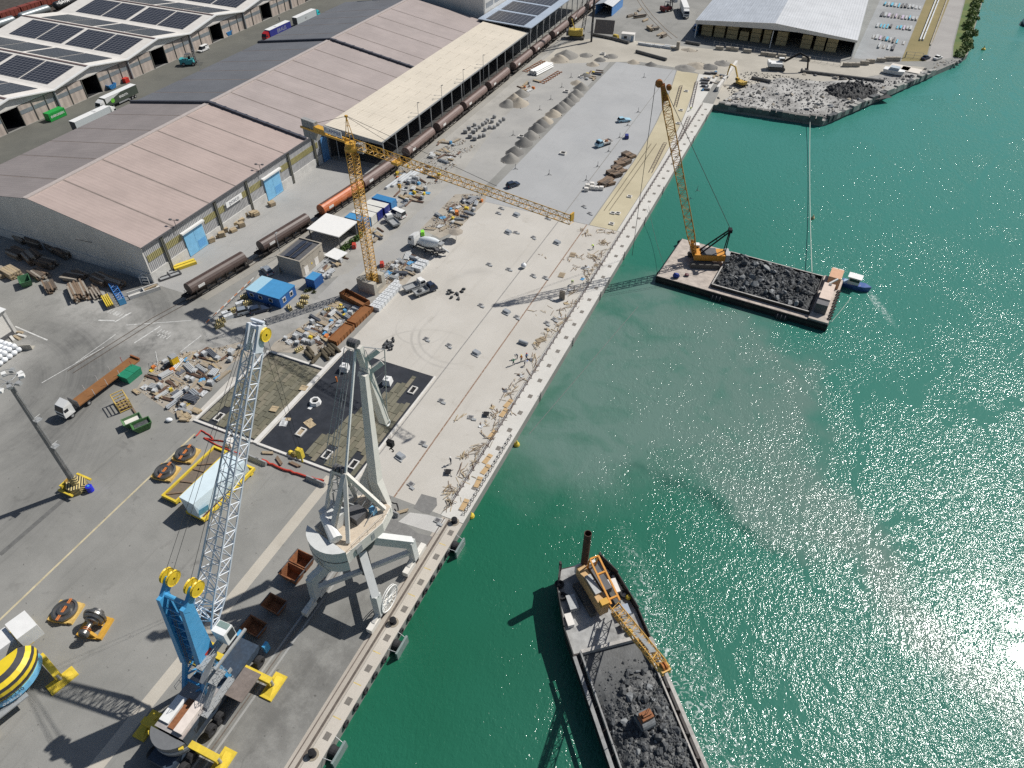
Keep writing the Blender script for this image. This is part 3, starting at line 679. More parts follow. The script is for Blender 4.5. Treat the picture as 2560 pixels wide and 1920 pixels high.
mb = MB(); mb.add([wl(-57.6, 311.9, 7), wl(-27, 311.9, 9.4), wl(4, 311.9, 7), wl(4, 311.9, 6.2), wl(-18, 311.9, 7.2), wl(-30, 311.9, 7.0), wl(-57.6, 311.9, 5.6)] + [wl(-57.6, 312.1, 7), wl(-27, 312.1, 9.4), wl(4, 312.1, 7), wl(4, 312.1, 6.2), wl(-18, 312.1, 7.2), wl(-30, 312.1, 7.0), wl(-57.6, 312.1, 5.6)], [(6, 5, 4, 3, 2, 1, 0), (7, 8, 9, 10, 11, 12, 13)] + [(i, (i + 1) % 7, (i + 1) % 7 + 7, i + 7) for i in range(7)]); mb.build('gable_fascia', m_rim, ts)
for x in (-57.1, -27, 3.6): MB().bb(wl(x - .15, 313, 0), wl(x + .15, 313.3, 6.4)).build('post', m_whitep, ts)
MB().bb(wl(-57.4, 330, 0), wl(3.8, 330.3, 6.9)).build('back_wall', MATS['shade dark inner wall'], ts)
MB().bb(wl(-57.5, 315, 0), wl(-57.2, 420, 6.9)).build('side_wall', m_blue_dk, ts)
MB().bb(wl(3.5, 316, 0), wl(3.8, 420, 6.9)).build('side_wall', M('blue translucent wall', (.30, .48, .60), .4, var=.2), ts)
m_tim = M('yellow timber', (.50, .40, .22), .8, var=.15, scale=1)
m_tim2 = M('dark timber gap', (.10, .08, .05), .9)
SX = [(-55.6, -51.3), (-50.4, -46.2), (-45.3, -41.0), (-40.0, -36.6), (-35.6, -31.9), (-30.8, -28.0), (-25.6, -21.6), (-16.0, -12.2), (-10.9, -7.2), (-6.5, -2.6)]
for i, (a, b) in enumerate(SX):
 t = thing('timber_stack', 'tall stack of yellow sawn timber packs under the shed roof', 'timber stack', (a, 317.5, 0), 0, 'timber stacks in the open shed')
 nl = (3, 3, 3, 2, 3, 3, 3, 3, 3, 3)[i]
 for k in range(nl):
  MB().bb((0, 0, k * 1.72 + .12), (b - a, 9, k * 1.72 + 1.68)).build('timber_pack', m_tim, t)
  MB().bb((.1, .1, k * 1.72), (b - a - .1, 8.9, k * 1.72 + .1)).build('bearer', m_tim2, t)
bs = thing('blue_shed', 'small blue walled shed with pale roof near the piling rig', 'shed', (-104.5, 326, 0)); off = Vector((-104.5, 326, 0))
MB().bb(wl(-97.6, 327, 0), wl(-97.3, 343, 4)).build('side_wall', M('royal blue wall', (.10, .26, .55), .5, var=.1), bs)
MB().bb(wl(-105, 327, 0), wl(-104.7, 343, 4)).build('side_wall', MATS['royal blue wall'], bs)
MB().bb(wl(-104.6, 342.7, 0), wl(-97.7, 343, 4)).build('back_wall', MATS['shade dark inner wall'], bs)
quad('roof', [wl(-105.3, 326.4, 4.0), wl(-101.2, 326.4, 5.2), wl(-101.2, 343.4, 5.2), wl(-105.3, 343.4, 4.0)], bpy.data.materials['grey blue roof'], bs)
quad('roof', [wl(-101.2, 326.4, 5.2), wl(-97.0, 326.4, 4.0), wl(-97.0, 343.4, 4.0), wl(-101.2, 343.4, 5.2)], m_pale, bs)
p = GT(0, 480, 140, 1220); lb = thing('corner_warehouse', 'corner of a pale grey building beside the white bulk bags', 'building', p); off = p.copy()
p0 = GT(0, 480, 140, 1215)
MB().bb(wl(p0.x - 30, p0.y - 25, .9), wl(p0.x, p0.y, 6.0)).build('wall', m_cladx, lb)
MB().bb(wl(p0.x - 30, p0.y - 25.1, 0), wl(p0.x + .15, p0.y + .1, .9)).build('plinth', m_dkgrey, lb)
MB().bb(wl(p0.x - .5, p0.y - .4, .1), wl(p0.x + .2, p0.y + .2, 6)).build('corner_post', m_plinth, lb)
quad('roof', [wl(p0.x - 30.5, p0.y - 25.5, 6.1), wl(p0.x + .6, p0.y - 25.5, 6.1), wl(p0.x + .6, p0.y + .5, 6.1), wl(p0.x - 30.5, p0.y + .5, 6.1)], m_whitep, lb)
# ------------------------------------------------------------------ cranes
V = Vector
m_yel = M('crane yellow', (.60, .335, .045), .5, var=.12, scale=1.5, grime=.25, gcol=(.30, .17, .05))
m_conc = M('block concrete', (.42, .395, .34), .9, var=.12, scale=.8, grime=.3, gcol=(.26, .24, .2), bump=.3)
m_cwc = M('counterweight concrete', (.30, .30, .295), .85, var=.1, scale=1)
m_rope = M('wire rope', (.05, .05, .05), .6)
tcx, tcy, JZ = -83.2, 109.2, 35.5
tw = thing('tower_crane', 'tall yellow lattice tower crane on a concrete block with long horizontal jib', 'tower crane', (tcx, tcy, 0))
mb = MB(); mb.bb((-2.7, -2.3, 0), (1.8, 2.3, 1.3)); mb.bb((-2.7, -2.3, 1.3), (-1.1, 2.3, 3.4)); mb.bb((-1.09, 1.0, 1.3), (1.8, 2.3, 3.4)); mb.bb((-1.09, -2.3, 1.3), (1.8, -1.2, 2.9)); mb.build('base_block', m_conc, tw)
mb = MB(); n = 20
for i in range(n):
 z0, z1 = 1.3 + i * (JZ - 3.2) / n, 1.3 + (i + 1) * (JZ - 3.2) / n
 mb.lattice((0, 0, z0), (0, 0, z1), 1.75, 1.75, 1.75, 1.75, 2, .085, .05, up=(0, 1, 0))
mb.build('mast', m_yel, tw)
MB().tube((.35, .35, 1.4), (.35, .35, JZ - 3), .04, 4).tube((-.05, .35, 1.4), (-.05, .35, JZ - 3), .04, 4).build('mast_ladder', m_yel, tw)
jd = V((50.3, -10.9, 0)).normalized(); jn = V((-jd.y, jd.x, 0))
MB().lathe([(1.35, 0), (1.35, .5), (1.1, .9), (1.1, 1.5), (.3, 1.5)], (0, 0, JZ - 2.3), 16).build('slewing_ring', m_yel, tw)
mb = MB(); mb.lattice(V((0, 0, JZ - .6)) + jd * 1.0, V((0, 0, JZ - .2)) + jd * 51.4, 1.5, 1.55, 1.3, 1.3, 34, .075, .045, tri=True); mb.build('jib', m_yel, tw)
mb = MB(); mb.beam(V((0, 0, JZ - .7)) - jd * .8 + jn * .55, V((0, 0, JZ - .9)) - jd * 13.8 + jn * .55, .22, .42); mb.beam(V((0, 0, JZ - .7)) - jd * .8 - jn * .55, V((0, 0, JZ - .9)) - jd * 13.8 - jn * .55, .22, .42)
for k in range(7): mb.beam(V((0, 0, JZ - .8)) - jd * (2 + k * 1.9) + jn * .55, V((0, 0, JZ - .8)) - jd * (2 + k * 1.9) - jn * .55, .12)
mb.build('counter_jib', m_yel, tw)
MB().box(V((0, 0, JZ - .3)) - jd * 8, (3.4, 1.3, .9), math.atan2(jd.y, jd.x)).build('winch_box', m_yel, tw)
for k in range(4):
 MB().box(V((0, 0, JZ - .95)) - jd * (10.0 + k * .95), (.88, 1.0, 3.7), math.atan2(jd.y, jd.x)).build('counterweight_slab', m_cwc, tw)
mb = MB(); ap = V((0, 0, JZ + 4.4))
for a in (-1, 1):
 for b in (-1, 1): mb.tube(V((0, 0, JZ - .9)) + jd * .7 * a + jn * .6 * b, ap, .07, 6)
for f in (.35, .65):
 q = [V((0, 0, JZ - .9)).lerp(ap, f) + (jd * .7 * a + jn * .6 * b) * (1 - f) for a, b in ((-1, -1), (1, -1), (1, 1), (-1, 1))]
 for i in range(4): mb.tube(q[i], q[(i + 1) % 4], .04, 4)
mb.box(ap, (.5, .4, .4)); mb.build('apex', m_yel, tw)
mb = MB(); mb.tube(ap, V((0, 0, JZ + .7)) + jd * 17, .04, 5); mb.tube(ap + V((0, 0, .1)), V((0, 0, JZ + 1)) + jd * 36, .04, 5); mb.tube(ap, V((0, 0, JZ - .5)) - jd * 12.5, .04, 5); mb.build('tie_bar', m_rope, tw)
sgn = MB().box(V((0, 0, JZ + .55)) - jd * 3.9 - jn * .7, (5.0, .08, 1.35), math.atan2(jd.y, jd.x)).build('sign_board', M('white sign', (.82, .82, .8)), tw)
text('KLAMMER', 1.05, M('sign blue', (.05, .10, .32), .5), sgn, V((0, 0, JZ + .55)) - jd * 3.9 - jn * .75, (R(90), 0, math.atan2(jd.y, jd.x)))
MB().box(V((1.7, .9, JZ - 1.9)), (1.4, 1.3, 1.9)).build('cab', m_grey, tw)
mb = MB()
for a in (0, 1):
 for k in range(5): mb.tube(V((0, 0, JZ - .5)) + jd * (1 + k * .8) + jn * (1.0 - 2.0 * a), V((0, 0, JZ + .6)) + jd * (1 + k * .8) + jn * (1.0 - 2 * a), .03, 4)
 mb.tube(V((0, 0, JZ + .6)) + jd + jn * (1 - 2 * a), V((0, 0, JZ + .6)) + jd * 4.2 + jn * (1 - 2 * a), .03, 4)
mb.build('handrail', m_grey, tw)
tp = jd * 12.2
MB().box(V((0, 0, JZ - 1.55)) + tp, (1.6, 1.4, .4), math.atan2(jd.y, jd.x)).build('trolley', m_yel, tw)
mb = MB()
for a, b in ((-.3, -.3), (.3, -.3), (.3, .3), (-.3, .3)): mb.tube(V((a, b, JZ - 1.6)) + tp, V((a * .6, b * .6, 29.5)) + tp, .022, 4)
mb.build('hoist_rope', m_rope, tw)
MB().box(V((0, 0, 29.2)) + tp, (.6, .35, .7)).tube(V((0, 0, 28.9)) + tp, V((0, 0, 28.3)) + tp, .08, 5).build('hook_block', m_yel, tw)
tip = V((0, 0, JZ)) + jd * 51.4
MB().box(tip + V((0, 0, .3)), (.25, 1.0, 1.3), math.atan2(jd.y, jd.x)).build('jib_nose', m_yel, tw)
# ---- mobile harbour crane (blue tower, white boom)
m_blue = M('crane blue', (.075, .34, .62), .4, var=.10, scale=1, grime=.15, gcol=(.06, .2, .34))
m_boom = M('pale boom paint', (.66, .70, .75), .45, var=.06, scale=1)
m_tyre = M('black tyre', (.022, .022, .024), .85, var=.3, scale=6)
m_padyel = M('outrigger yellow', (.70, .52, .05), .5, var=.12, scale=1.5, grime=.3, gcol=(.4, .3, .08))
m_galv = M('galvanised steel', (.40, .41, .41), .5, .3, var=.15, scale=3)
m_rust = M('rusty plate', (.26, .105, .045), .85, var=.3, scale=2, grime=.4, gcol=(.12, .06, .035))
m_glass = M('dark window glass', (.03, .04, .045), .08)
m_roofgrey = M('worn grey deck', (.33, .31, .30), .8, var=.25, scale=1.4, grime=.4, gcol=(.28, .15, .09))
def wheel(mb, c, r, w, ax='x'):
 mb.lathe([(r * .45, -w / 2), (r * .93, -w / 2), (r, -w * .35), (r, w * .35), (r * .93, w / 2), (r * .45, w / 2), (r * .4, w * .3), (0, w * .3)], c, 16, ax)
 return mb
m_under_c = M('grimy dark blue chassis', (.035, .055, .085), .7, var=.3, scale=2, grime=.4)
def mhc_under(t, ym=8.6):
 MB().bb((-1.7, -8.6, 1.3), (1.7, ym, 2.5)).build('chassis', m_under_c, t)
 MB().lathe([(0, 2.5), (2.1, 2.5), (2.1, 3.1), (0, 3.1)], (0, 0, 0), 24).build('slewing_ring', m_dkgrey, t)
 for y in [q for q in (-7.6, -5.9, -2.6, -.9, 2.6, 4.3, 7.2) if q < ym]:
  for s in (-1, 1):
   wheel(MB(), (s * 2.35, y, .85), .85, .75).build('wheel', m_tyre, t)
 for y in (-5.1, 5.4):
  for s in (-1, 1):
   MB().beam((s * 1.6, y, 1.7), (s * 6.0, y, 1.5), .85, .95).build('outrigger_beam', m_padyel, t)
   MB().tube((s * 5.9, y, .3), (s * 5.9, y, 1.9), .22, 8).build('outrigger_jack', m_galv, t)
   p = MB(); p.frus((s * 5.9, y, .02), (1.9, 3.7), (1.8, 3.6), .22); p.frus((s * 5.9, y, .24), (1.0, 2.8), (.5, .6), .3); p.build('outrigger_pad', m_padyel, t)
mh = thing('harbour_crane', 'blue mobile harbour crane with tall white lattice boom on yellow outriggers', 'harbour crane', (-52.1, 19.6, 0), R(1))
mhc_under(mh)
MB().bb((-2.0, -5.6, 3.1), (2.2, 1.8, 5.2)).build('machine_house', m_under_c, mh)
MB().bb((-2.05, -5.65, 5.2), (2.25, 1.0, 5.32)).build('house_roof', m_roofgrey, mh)
MB().bb((-1.9, -4.9, 5.34), (-.5, -1.6, 5.62)).build('roof_hatch', m_whitep, mh)
MB().bb((-.35, -5.2, 5.34), (.6, -1.4, 5.5)).build('radiator_grille', m_rust, mh)
MB().bb((.75, -5.3, 5.34), (2.0, -.4, 5.85)).build('engine_cover', M('pale bleached cover', (.70, .62, .56), .6, var=.1), mh)
mb = MB(); k = 12; pr = []
for i in range(k + 1):
 a = R(205 + 130 * i / k); pr.append((.1 + 2.9 * math.cos(a), -4.6 + 2.9 * math.sin(a)))
cw = MB().prism(pr, 2.9, 5.1).build('counterweight', M('counterweight grey', (.16, .165, .17), .5, var=.1), mh)
MB().prism([(.1 + (x - .1) * 1.02, -4.6 + (y + 4.6) * 1.02) for x, y in pr], 3.5, 4.1).build('grey_stripe', M('mid grey stripe', (.34, .36, .38), .5), cw)
for sx in (-1, 1):
 MB().box((.1 + sx * 2.35, -6.35, 4.7), (.5, .5, .35), R(40 * sx)).build('warning_patch', m_padyel, cw)
mb = MB()
for s in (-1, 1):
 mb.beam((s * 1.65 - .6, -1.2, 3.1), (s * 1.5 - .6, 1.6, 9.4), .5, .5); mb.beam((s * 1.65 - .6, 3.4, 3.1), (s * 1.5 - .6, 2.6, 9.4), .6, .6)
 mb.beam((s * 1.6 - .6, -.4, 5.0), (s * 1.6 - .6, 3.2, 4.4), .25); mb.beam((s * 1.6 - .6, .4, 6.6), (s * 1.6 - .6, 3.1, 4.4), .22); mb.beam((s * 1.55 - .6, .4, 6.6), (s * 1.55 - .6, 2.9, 7.6), .22)
mb.beam((-2.2, -1.2, 3.4), (1.05, -1.2, 3.4), .5, .7); mb.beam((-2.1, .2, 6.2), (.9, .2, 6.2), .25); mb.beam((-2.2, -1.2, 3.6), (.9, .2, 6.2), .22); mb.build('tower_frame', m_blue, mh)
mb = MB(); mb.frus((-1.95, 2.2, 9.0), (.9, 2.6), (.55, 1.5), 12.2, (-.35, 1.2)); mb.frus((.75, 2.2, 9.0), (.9, 2.6), (.55, 1.5), 12.2, (.35, 1.2)); mb.build('tower', m_blue, mh)
mb = MB()
for i in range(7):
 z = 10.2 + i * 1.6; f = (z - 9) / 12.2; mb.beam((-1.6 - .35 * f, 2.2 + 1.2 * f - .9 + .4 * f, z), (.4 + .35 * f, 2.2 + 1.2 * f - .9 + .4 * f, z), .14)
 if i < 6: mb.beam((-1.6 - .35 * f, 1.5 + 1.4 * f, z), (.4 + .35 * f, 1.7 + 1.4 * f, z + 1.6), .1)
mb.build('tower_bracing', m_blue, mh)
MB().add([(-1.5, 3.0, 9.2), (.3, 3.0, 9.2), (.65, 3.9, 20.4), (-1.85, 3.9, 20.4)], [(0, 1, 2, 3)]).build('tower_face_plate', M('light blue plate', (.12, .42, .70), .4, var=.08), mh)
mb = MB()
for x in (-1.25, -.85): mb.tube((x, 1.0, 9), (x, 2.9, 20.5), .04, 4)
for i in range(24): mb.tube((-1.25, 1.0 + 1.9 * i / 24, 9 + 11.5 * i / 24), (-.85, 1.0 + 1.9 * i / 24, 9 + 11.5 * i / 24), .025, 4)
mb.build('ladder', m_dkgrey, mh)
MB().tube((-2.3, 3.6, 21.0), (1.1, 3.6, 21.0), .3, 10).build('head_axle', m_blue, mh)
mb = MB()
for x in (-2.35, 1.15): mb.beam((x, 3.0, 20.4), (x, 5.2, 22.4), .5, 1.0)
mb.build('head_bracket', m_blue, mh)
for x in (-2.85, -1.9, .7, 1.65):
 MB().lathe([(.15, -.14), (.85, -.10), (1.0, -.16), (.92, 0), (1.0, .16), (.85, .10), (.15, .14)], (x, 5.2, 22.3), 20, 'x').build('sheave', M('sheave yellow', (.72, .5, .03), .4, var=.1), mh)
tx = MB().box((1.22, 2.75, 12.6), (.02, 1.1, 1.7)).build('name_panel', m_whitep, mh)
MB().box((1.24, 2.75, 11.3), (.02, 1.0, .5)).build('red_badge', M('badge red', (.45, .05, .04), .5), tx)
bf, bt = V((-.8, 5.2, 12.6)), V((.2, 26.2, 44.0))
mb = MB(); mb.lattice(bf, bf.lerp(bt, .1), 2.7, .9, 2.9, 2.1, 3, .13, .07, up=(0, -.8, .6)); mb.lattice(bf.lerp(bt, .1), bf.lerp(bt, .94), 2.9, 2.1, 1.6, 1.5, 17, .13, .065, up=(0, -.8, .6)); mb.build('boom', m_boom, mh)
hd = bf.lerp(bt, .94); mb = MB()
for s in (-.7, .7): mb.beam(hd + V((s, 0, 0)), bt + V((s, .4, .9)), .35, 1.3, up=(0, -.8, .6))
mb.beam(bt + V((-.8, .3, .6)), bt + V((.8, .3, .6)), .5); mb.beam(bt + V((-.9, .7, 1.1)), bt + V((.9, .7, 1.1)), .3); mb.build('boom_head', m_boom, mh)
for s in (-1.0, 1.0): MB().lathe([(.15, -.14), (.7, -.10), (.85, -.15), (.76, 0), (.85, .15), (.7, .10), (.15, .14)], bt + V((s, .3, -.3)), 18, 'x').build('sheave', MATS['sheave yellow'], mh)
mb = MB()
for x in (-2.85, -1.9, .7, 1.65): mb.tube((x, 5.6, 23.2), bt + V((x * .3, -.3, .8)), .035, 4)
mb.build('luffing_rope', m_rope, mh)
mb = MB()
for x in (-.5, .5): mb.tube(bt + V((x, .9, -.3)), bt + V((x * .6, .9, -21)), .03, 4)
mb.build('hoist_rope', m_rope, mh)
MB().bb(bt + V((-.45, .6, -22.6)), bt + V((.45, 1.2, -21))).tube(bt + V((0, .9, -22.6)), bt + V((0, .9, -23.6)), .14, 6).build('hook_block', m_padyel, mh)
cb = MB(); cb.bb((1.1, 4.4, 11.2), (3.0, 6.0, 13.6)); cab = cb.build('cab', m_whitep, mh)
MB().bb((1.25, 6.01, 11.6), (2.85, 6.08, 13.3)).bb((3.01, 4.9, 11.7), (3.06, 5.9, 13.3)).build('cab_window', m_glass, cab)
MB().add([(1.25, 5.2, 13.63), (2.85, 5.2, 13.63), (2.85, 5.95, 13.63), (1.25, 5.95, 13.63)], [(0, 1, 2, 3)]).build('roof_window', M('greenish roof glass', (.20, .27, .25), .1), cab)
mb = MB(); mb.beam((1.5, .6, 10.9), (1.5, 5.9, 10.9), 1.0, .12); mb.beam((3.2, 1.4, 10.7), (3.2, 7.2, 10.7), .3, .3); mb.bb((1.2, .4, 8.2), (3.3, 2.4, 8.3)); mb.beam((2.4, -1.6, 5.6), (2.4, 1.6, 8.1), 1.0, .12); mb.beam((1.6, 0, 8.4), (1.6, 3.2, 10.8), .9, .12); mb.bb((2.3, -2.5, 5.2), (3.3, 2.8, 5.3)); mb.build('walkway', m_galv, mh)
mb = MB()
for (a, b) in (((3.3, .4, 8.3), (3.3, 2.4, 8.3)), ((1.2, 2.4, 8.3), (3.3, 2.4, 8.3)), ((2.0, .6, 10.9), (2.0, 4.3, 10.9)), ((3.3, -2.5, 5.3), (3.3, 2.8, 5.3)), ((2.9, -1.6, 5.7), (2.9, 1.6, 8.2)), ((1.9, -1.6, 5.7), (1.9, 1.6, 8.2)), ((-2.6, -1.2, 5.4), (-2.6, 2.4, 5.4))):
 a, b = V(a), V(b); mb.tube(a + V((0, 0, 1)), b + V((0, 0, 1)), .035, 4); mb.tube(a + V((0, 0, .5)), b + V((0, 0, .5)), .025, 4)
 for k in range(5): mb.tube(a.lerp(b, k / 4), a.lerp(b, k / 4) + V((0, 0, 1)), .03, 4)
mb.build('handrail', m_galv, mh)
MB().bb((2.3, 1.2, 3.1), (4.9, 5.2, 3.3)).build('side_deck', M('brown deck plate', (.20, .165, .145), .7, var=.2, grime=.3), mh)
MB().box((2.9, 3.0, 7.0), (.2, .6, .6)).lathe([(0, -.5), (.55, -.5), (.55, .5), (0, .5)], (.1, 2.6, 8.2), 14, 'x').build('winch_drum', m_galv, mh)
for x in (-2.2, 2.2): MB().bb((x - .2, 8.7, .5), (x + .2, 9.6, 2.2)).build('end_frame', m_blue, mh)
# ---- second mobile crane, only its tail in view at the left edge
m2 = thing('harbour_crane', 'yellow and black striped tail of a second mobile harbour crane', 'harbour crane', (-80.0, 10.3, 0), R(-14))
mhc_under(m2, 3.6)
MB().bb((-2.4, -3.6, 3.1), (2.2, 3.4, 4.9)).build('machine_house', m_under_c, m2)
m_yb = M('signal yellow', (.74, .56, .03), .4, var=.07, scale=1)
m_bk = M('stripe black', (.045, .045, .05), .45, var=.1)
pr = []
for i in range(13):
 a = R(-72 + 144 * i / 12); pr.append((1.2 + 4.2 * math.cos(a), 1.0 + 4.6 * math.sin(a)))
c2 = MB(); prof = [(0, 3.6), (.25, 4.1), (.3, 4.7), (.25, 5.3), (.1, 5.8), (-.4, 6.3), (-1.2, 6.6)]
for j in range(len(prof) - 1):
 c2.k = 0 if j % 2 == 0 else 1
 P = []
 for x, y in pr:
  dx, dy = (x - 1.2) / 4.2, (y - 1.0) / 4.6
  P.append((x + dx * prof[j][0], y + dy * prof[j][0], prof[j][1]))
 for x, y in pr:
  dx, dy = (x - 1.2) / 4.2, (y - 1.0) / 4.6
  P.append((x + dx * prof[j + 1][0], y + dy * prof[j + 1][0], prof[j + 1][1]))
 c2.add(P, [(i, i + 1, 14 + i, 13 + i) for i in range(12)])
c2.k = 0; c2.add([(x - (x - 1.2) / 4.2 * 1.2, y - (y - 1) / 4.6 * 1.2, 6.6) for x, y in pr], [tuple(range(13))])
cw2 = c2.build('counterweight', [m_yb, m_bk], m2)
sk = MB(); sk.prism([(1.2 + (x - 1.2) * 1.03, 1 + (y - 1) * 1.03) for x, y in pr], 2.6, 3.6); skirt = sk.build('skirt', M('sky blue skirt', (.17, .47, .72), .4), m2)
text('MHC 130', .85, m_bk, skirt, (5.62, .4, 3.86), (R(90), 0, R(82)), ext=.01)
text('Gottwald', .6, m_whitep, skirt, (5.62, .3, 3.12), (R(90), 0, R(82)), ext=.01, shear=.2)
MB().bb((-1.8, 4.8, 5.0), (1.6, 7.4, 7.4)).build('air_intake_box', m_whitep, m2)
MB().bb((-2.2, -1.5, 4.9), (.6, 4.6, 6.6)).build('engine_cover', m_whitep, m2)
MB().bb((4.9, -2.6, 2.0), (6.0, 1.8, 2.2)).build('walkway', m_galv, m2)
# ---- portal level luffing crane, pale paint
m_pale_c = M('pale crane paint', (.68, .655, .60), .55, var=.07, scale=1, grime=.15, gcol=(.42, .36, .28))
m_palegr = M('pale blue grey crane paint', (.58, .59, .575), .5, var=.06, scale=1)
m_beigetop = M('dusty beige deck', (.55, .47, .37), .85, var=.12, scale=1.2, grime=.35, gcol=(.34, .25, .17))
pc = thing('portal_crane', 'pale grey portal quay crane with steep jib and hook, straddling rails', 'portal crane', (-43.4, 44.2, 0))
ft = {(-1, -1): (-4.95, -6.2), (1, -1): (5.0, -4.6), (1, 1): (5.0, 5.4), (-1, 1): (-4.95, 5.4)}
for (a, b), (fx, fy) in ft.items():
 kn = V((fx * .97, fy * .97, 5.6))
 lg = MB(); lg.beam(V((fx * .18, fy * .18, 10.2)), kn, 1.15, 1.5); lg.beam(kn + V((0, 0, .55)), V((fx, fy, 1.5)), 1.1, 1.1, up=(0, 1, 0)); o = lg.build('leg', m_palegr, pc)
 MB().beam(V((fx * .18, fy * .18, 10.99)), kn + V((0, 0, .80)), 1.0, .05).build('leg_top_plate', m_beigetop, o)
 g = MB()
 for k in (-1.7, 1.7): g.box((fx, fy + k, 1.0), (.9, 2.4, .9)); g.beam((fx, fy, 1.9), (fx, fy + k, 1.3), .5, .5)
 bo = g.build('bogie', m_pale_c, pc)
 for k in (-2.4, -1.0, 1.0, 2.4): MB().lathe([(0, -.2), (.42, -.2), (.42, .2), (0, .2)], (fx, fy + k, .45), 12, 'x').build('wheel', m_dkgrey, bo)
mb = MB()
for (a, b) in (((-1, -1), (1, 1)), ((-1, 1), (1, -1))):
 p, q = ft[a], ft[b]; mb.beam(V((p[0] * .95, p[1] * .95, 3.4 if a == (-1, -1) else 3.4)), V((q[0] * .95, q[1] * .95, 3.4)), .7, .6 if b == (1, 1) else .55)
mb.build('tie_beam', m_palegr, pc)
MB().lathe([(0, 2.6), (.9, 2.6), (.9, 9.4), (2.2, 9.8), (2.2, 11.6), (1.8, 12.0), (0, 12.0)], (0, 0, 0), 16).build('slewing_column', m_dkgrey, pc)
hs = R(-12); H = Matrix.Rotation(hs, 3, 'Z')
def hp(x, y, z): return H @ V((x, y, z)) + V((-.6, 0, 0))
mb = MB()
P = [(-3.6, -3.4), (3.2, -4.0), (3.6, 2.5), (2.6, 5.4), (-1.6, 5.4), (-3.6, 2.2)]
mb.prism([hp(x, y, 0)[:2] for x, y in P], 12.2, 14.2); mb.build('machine_deck', m_pale_c, pc)
MB().prism([hp(x * .97, y * .97, 0)[:2] for x, y in P], 14.2, 14.24).build('deck_floor', m_beigetop, pc)
k = 10; pr = [hp(-.2 + 4.1 * math.cos(R(206 + 128 * i / k)), -2.6 + 3.6 * math.sin(R(206 + 128 * i / k)), 0)[:2] for i in range(k + 1)]
cwp = MB().prism(pr, 11.0, 15.2).build('counterweight', m_palegr, pc)
MB().prism([hp(-.2 + 4.14 * math.cos(R(206 + 128 * i / k)), -2.6 + 3.64 * math.sin(R(206 + 128 * i / k)), 0)[:2] for i in range(k + 1)], 13.0, 13.15).build('groove', m_dkgrey, cwp)
q = hp(.2, -6.3, 12.35); text('CASA', .55, m_dkgrey, cwp, (q.x, q.y, 12.55), (R(90), 0, hs), ext=.01); text('PORTO DI MONFALCONE', .34, m_dkgrey, cwp, (q.x, q.y, 11.9), (R(90), 0, hs), ext=.01)
mb = MB(); mb.tube(hp(-2.6, -2.2, 16.2), hp(1.2, -3.6, 15.4), .55, 10, r2=.9); mb.build('exhaust_hood', m_whitep, pc)
MB().box(hp(-2.0, -1.0, 15.4), (3.0, 2.4, 2.2), hs).build('machine_house', m_palegr, pc)
for s in (-1, 1): MB().box(hp(3.45, -.6 + s * 1.4, 13.2), (.1, 1.0, 1.2), hs).build('side_window', m_grey, pc)
ap2 = V((-1.1, 1.7, 22.6))
mb = MB(); mb.beam(ap2, hp(-.2, -3.4, 14.6), .7, .6); mb.beam(ap2, hp(2.2, -2.6, 14.4), .5, .6); mb.beam(ap2, hp(2.4, 4.2, 14.6), .55, .6); mb.beam(ap2, hp(-2.6, 3.6, 14.4), .5, .5); mb.beam(ap2 + V((-2, 0, -.4)), hp(-3.0, -2.0, 14.4), .45, .45); mb.beam(ap2 + V((-2, 0, -.4)), ap2 + V((.3, 0, 0)), .5, .5); mb.build('a_frame', m_pale_c, pc)
mb = MB()
for z in (16.5, 18.5, 20.5): mb.beam((-3.4, 1.2, z), (-.6, 1.4, z), .16); mb.beam((-3.4, 1.2, z), (-.8, 1.5, z + 2), .1); mb.beam((-3.4, -1.6 + z * .1, z), (-3.2, 1.4, z), .1)
for x in (-3.6, -2.6): mb.beam((x, .6, 14.3), (x + .3, 1.5, 22.2), .16)
mb.build('a_frame_bracing', m_galv, pc)
for x in (-2.6, -2.0, -1.4): MB().lathe([(.1, -.2), (.55, -.2), (.55, .2), (.1, .2)], (x, 1.9, 22.9), 14, 'x').build('sheave', m_dkgrey, pc)
jf, jp, jr, jt = V((.9, 4.6, 14.2)), V((-.8, 8.9, 34.4)), V((-1.2, 9.3, 38.6)), V((-.5, 10.9, 24.0))
mb = MB()
d = (jp - jf).normalized(); sd = V((1, 0, 0))
P = []
for p, w, h in ((jf + V((.5, .6, -.8)), 2.2, .8), (jf + d * 4.0, 1.45, 1.3), (jp, .9, .8)):
 u = sd.cross(d).normalized()
 P += [p + sd * w / 2 * a + u * h / 2 * b for a, b in ((-1, -1), (1, -1), (1, 1), (-1, 1))]
mb.add(P, [(3, 2, 1, 0), (8, 9, 10, 11)] + [(4 * k + i, 4 * k + (i + 1) % 4, 4 * k + 4 + (i + 1) % 4, 4 * k + 4 + i) for k in range(2) for i in range(4)])
mb.build('main_jib', m_pale_c, pc)
mb = MB(); mb.add([jf + V((-1.2, -.5, .2)), jf + V((-2.8, .1, 2.6)), jf + V((-1.6, 1.2, 6.0)), jf + V((-1.0, .7, 1.0)), jf + V((-1.2, .1, .2)), jf + V((-2.8, .5, 2.6)), jf + V((-1.6, 1.6, 6.0)), jf + V((-1.0, 1.2, 1.0))], [(0, 1, 2, 3), (7, 6, 5, 4), (0, 4, 5, 1), (1, 5, 6, 2), (2, 6, 7, 3), (3, 7, 4, 0)]); mb.build('jib_gusset', m_pale_c, pc)
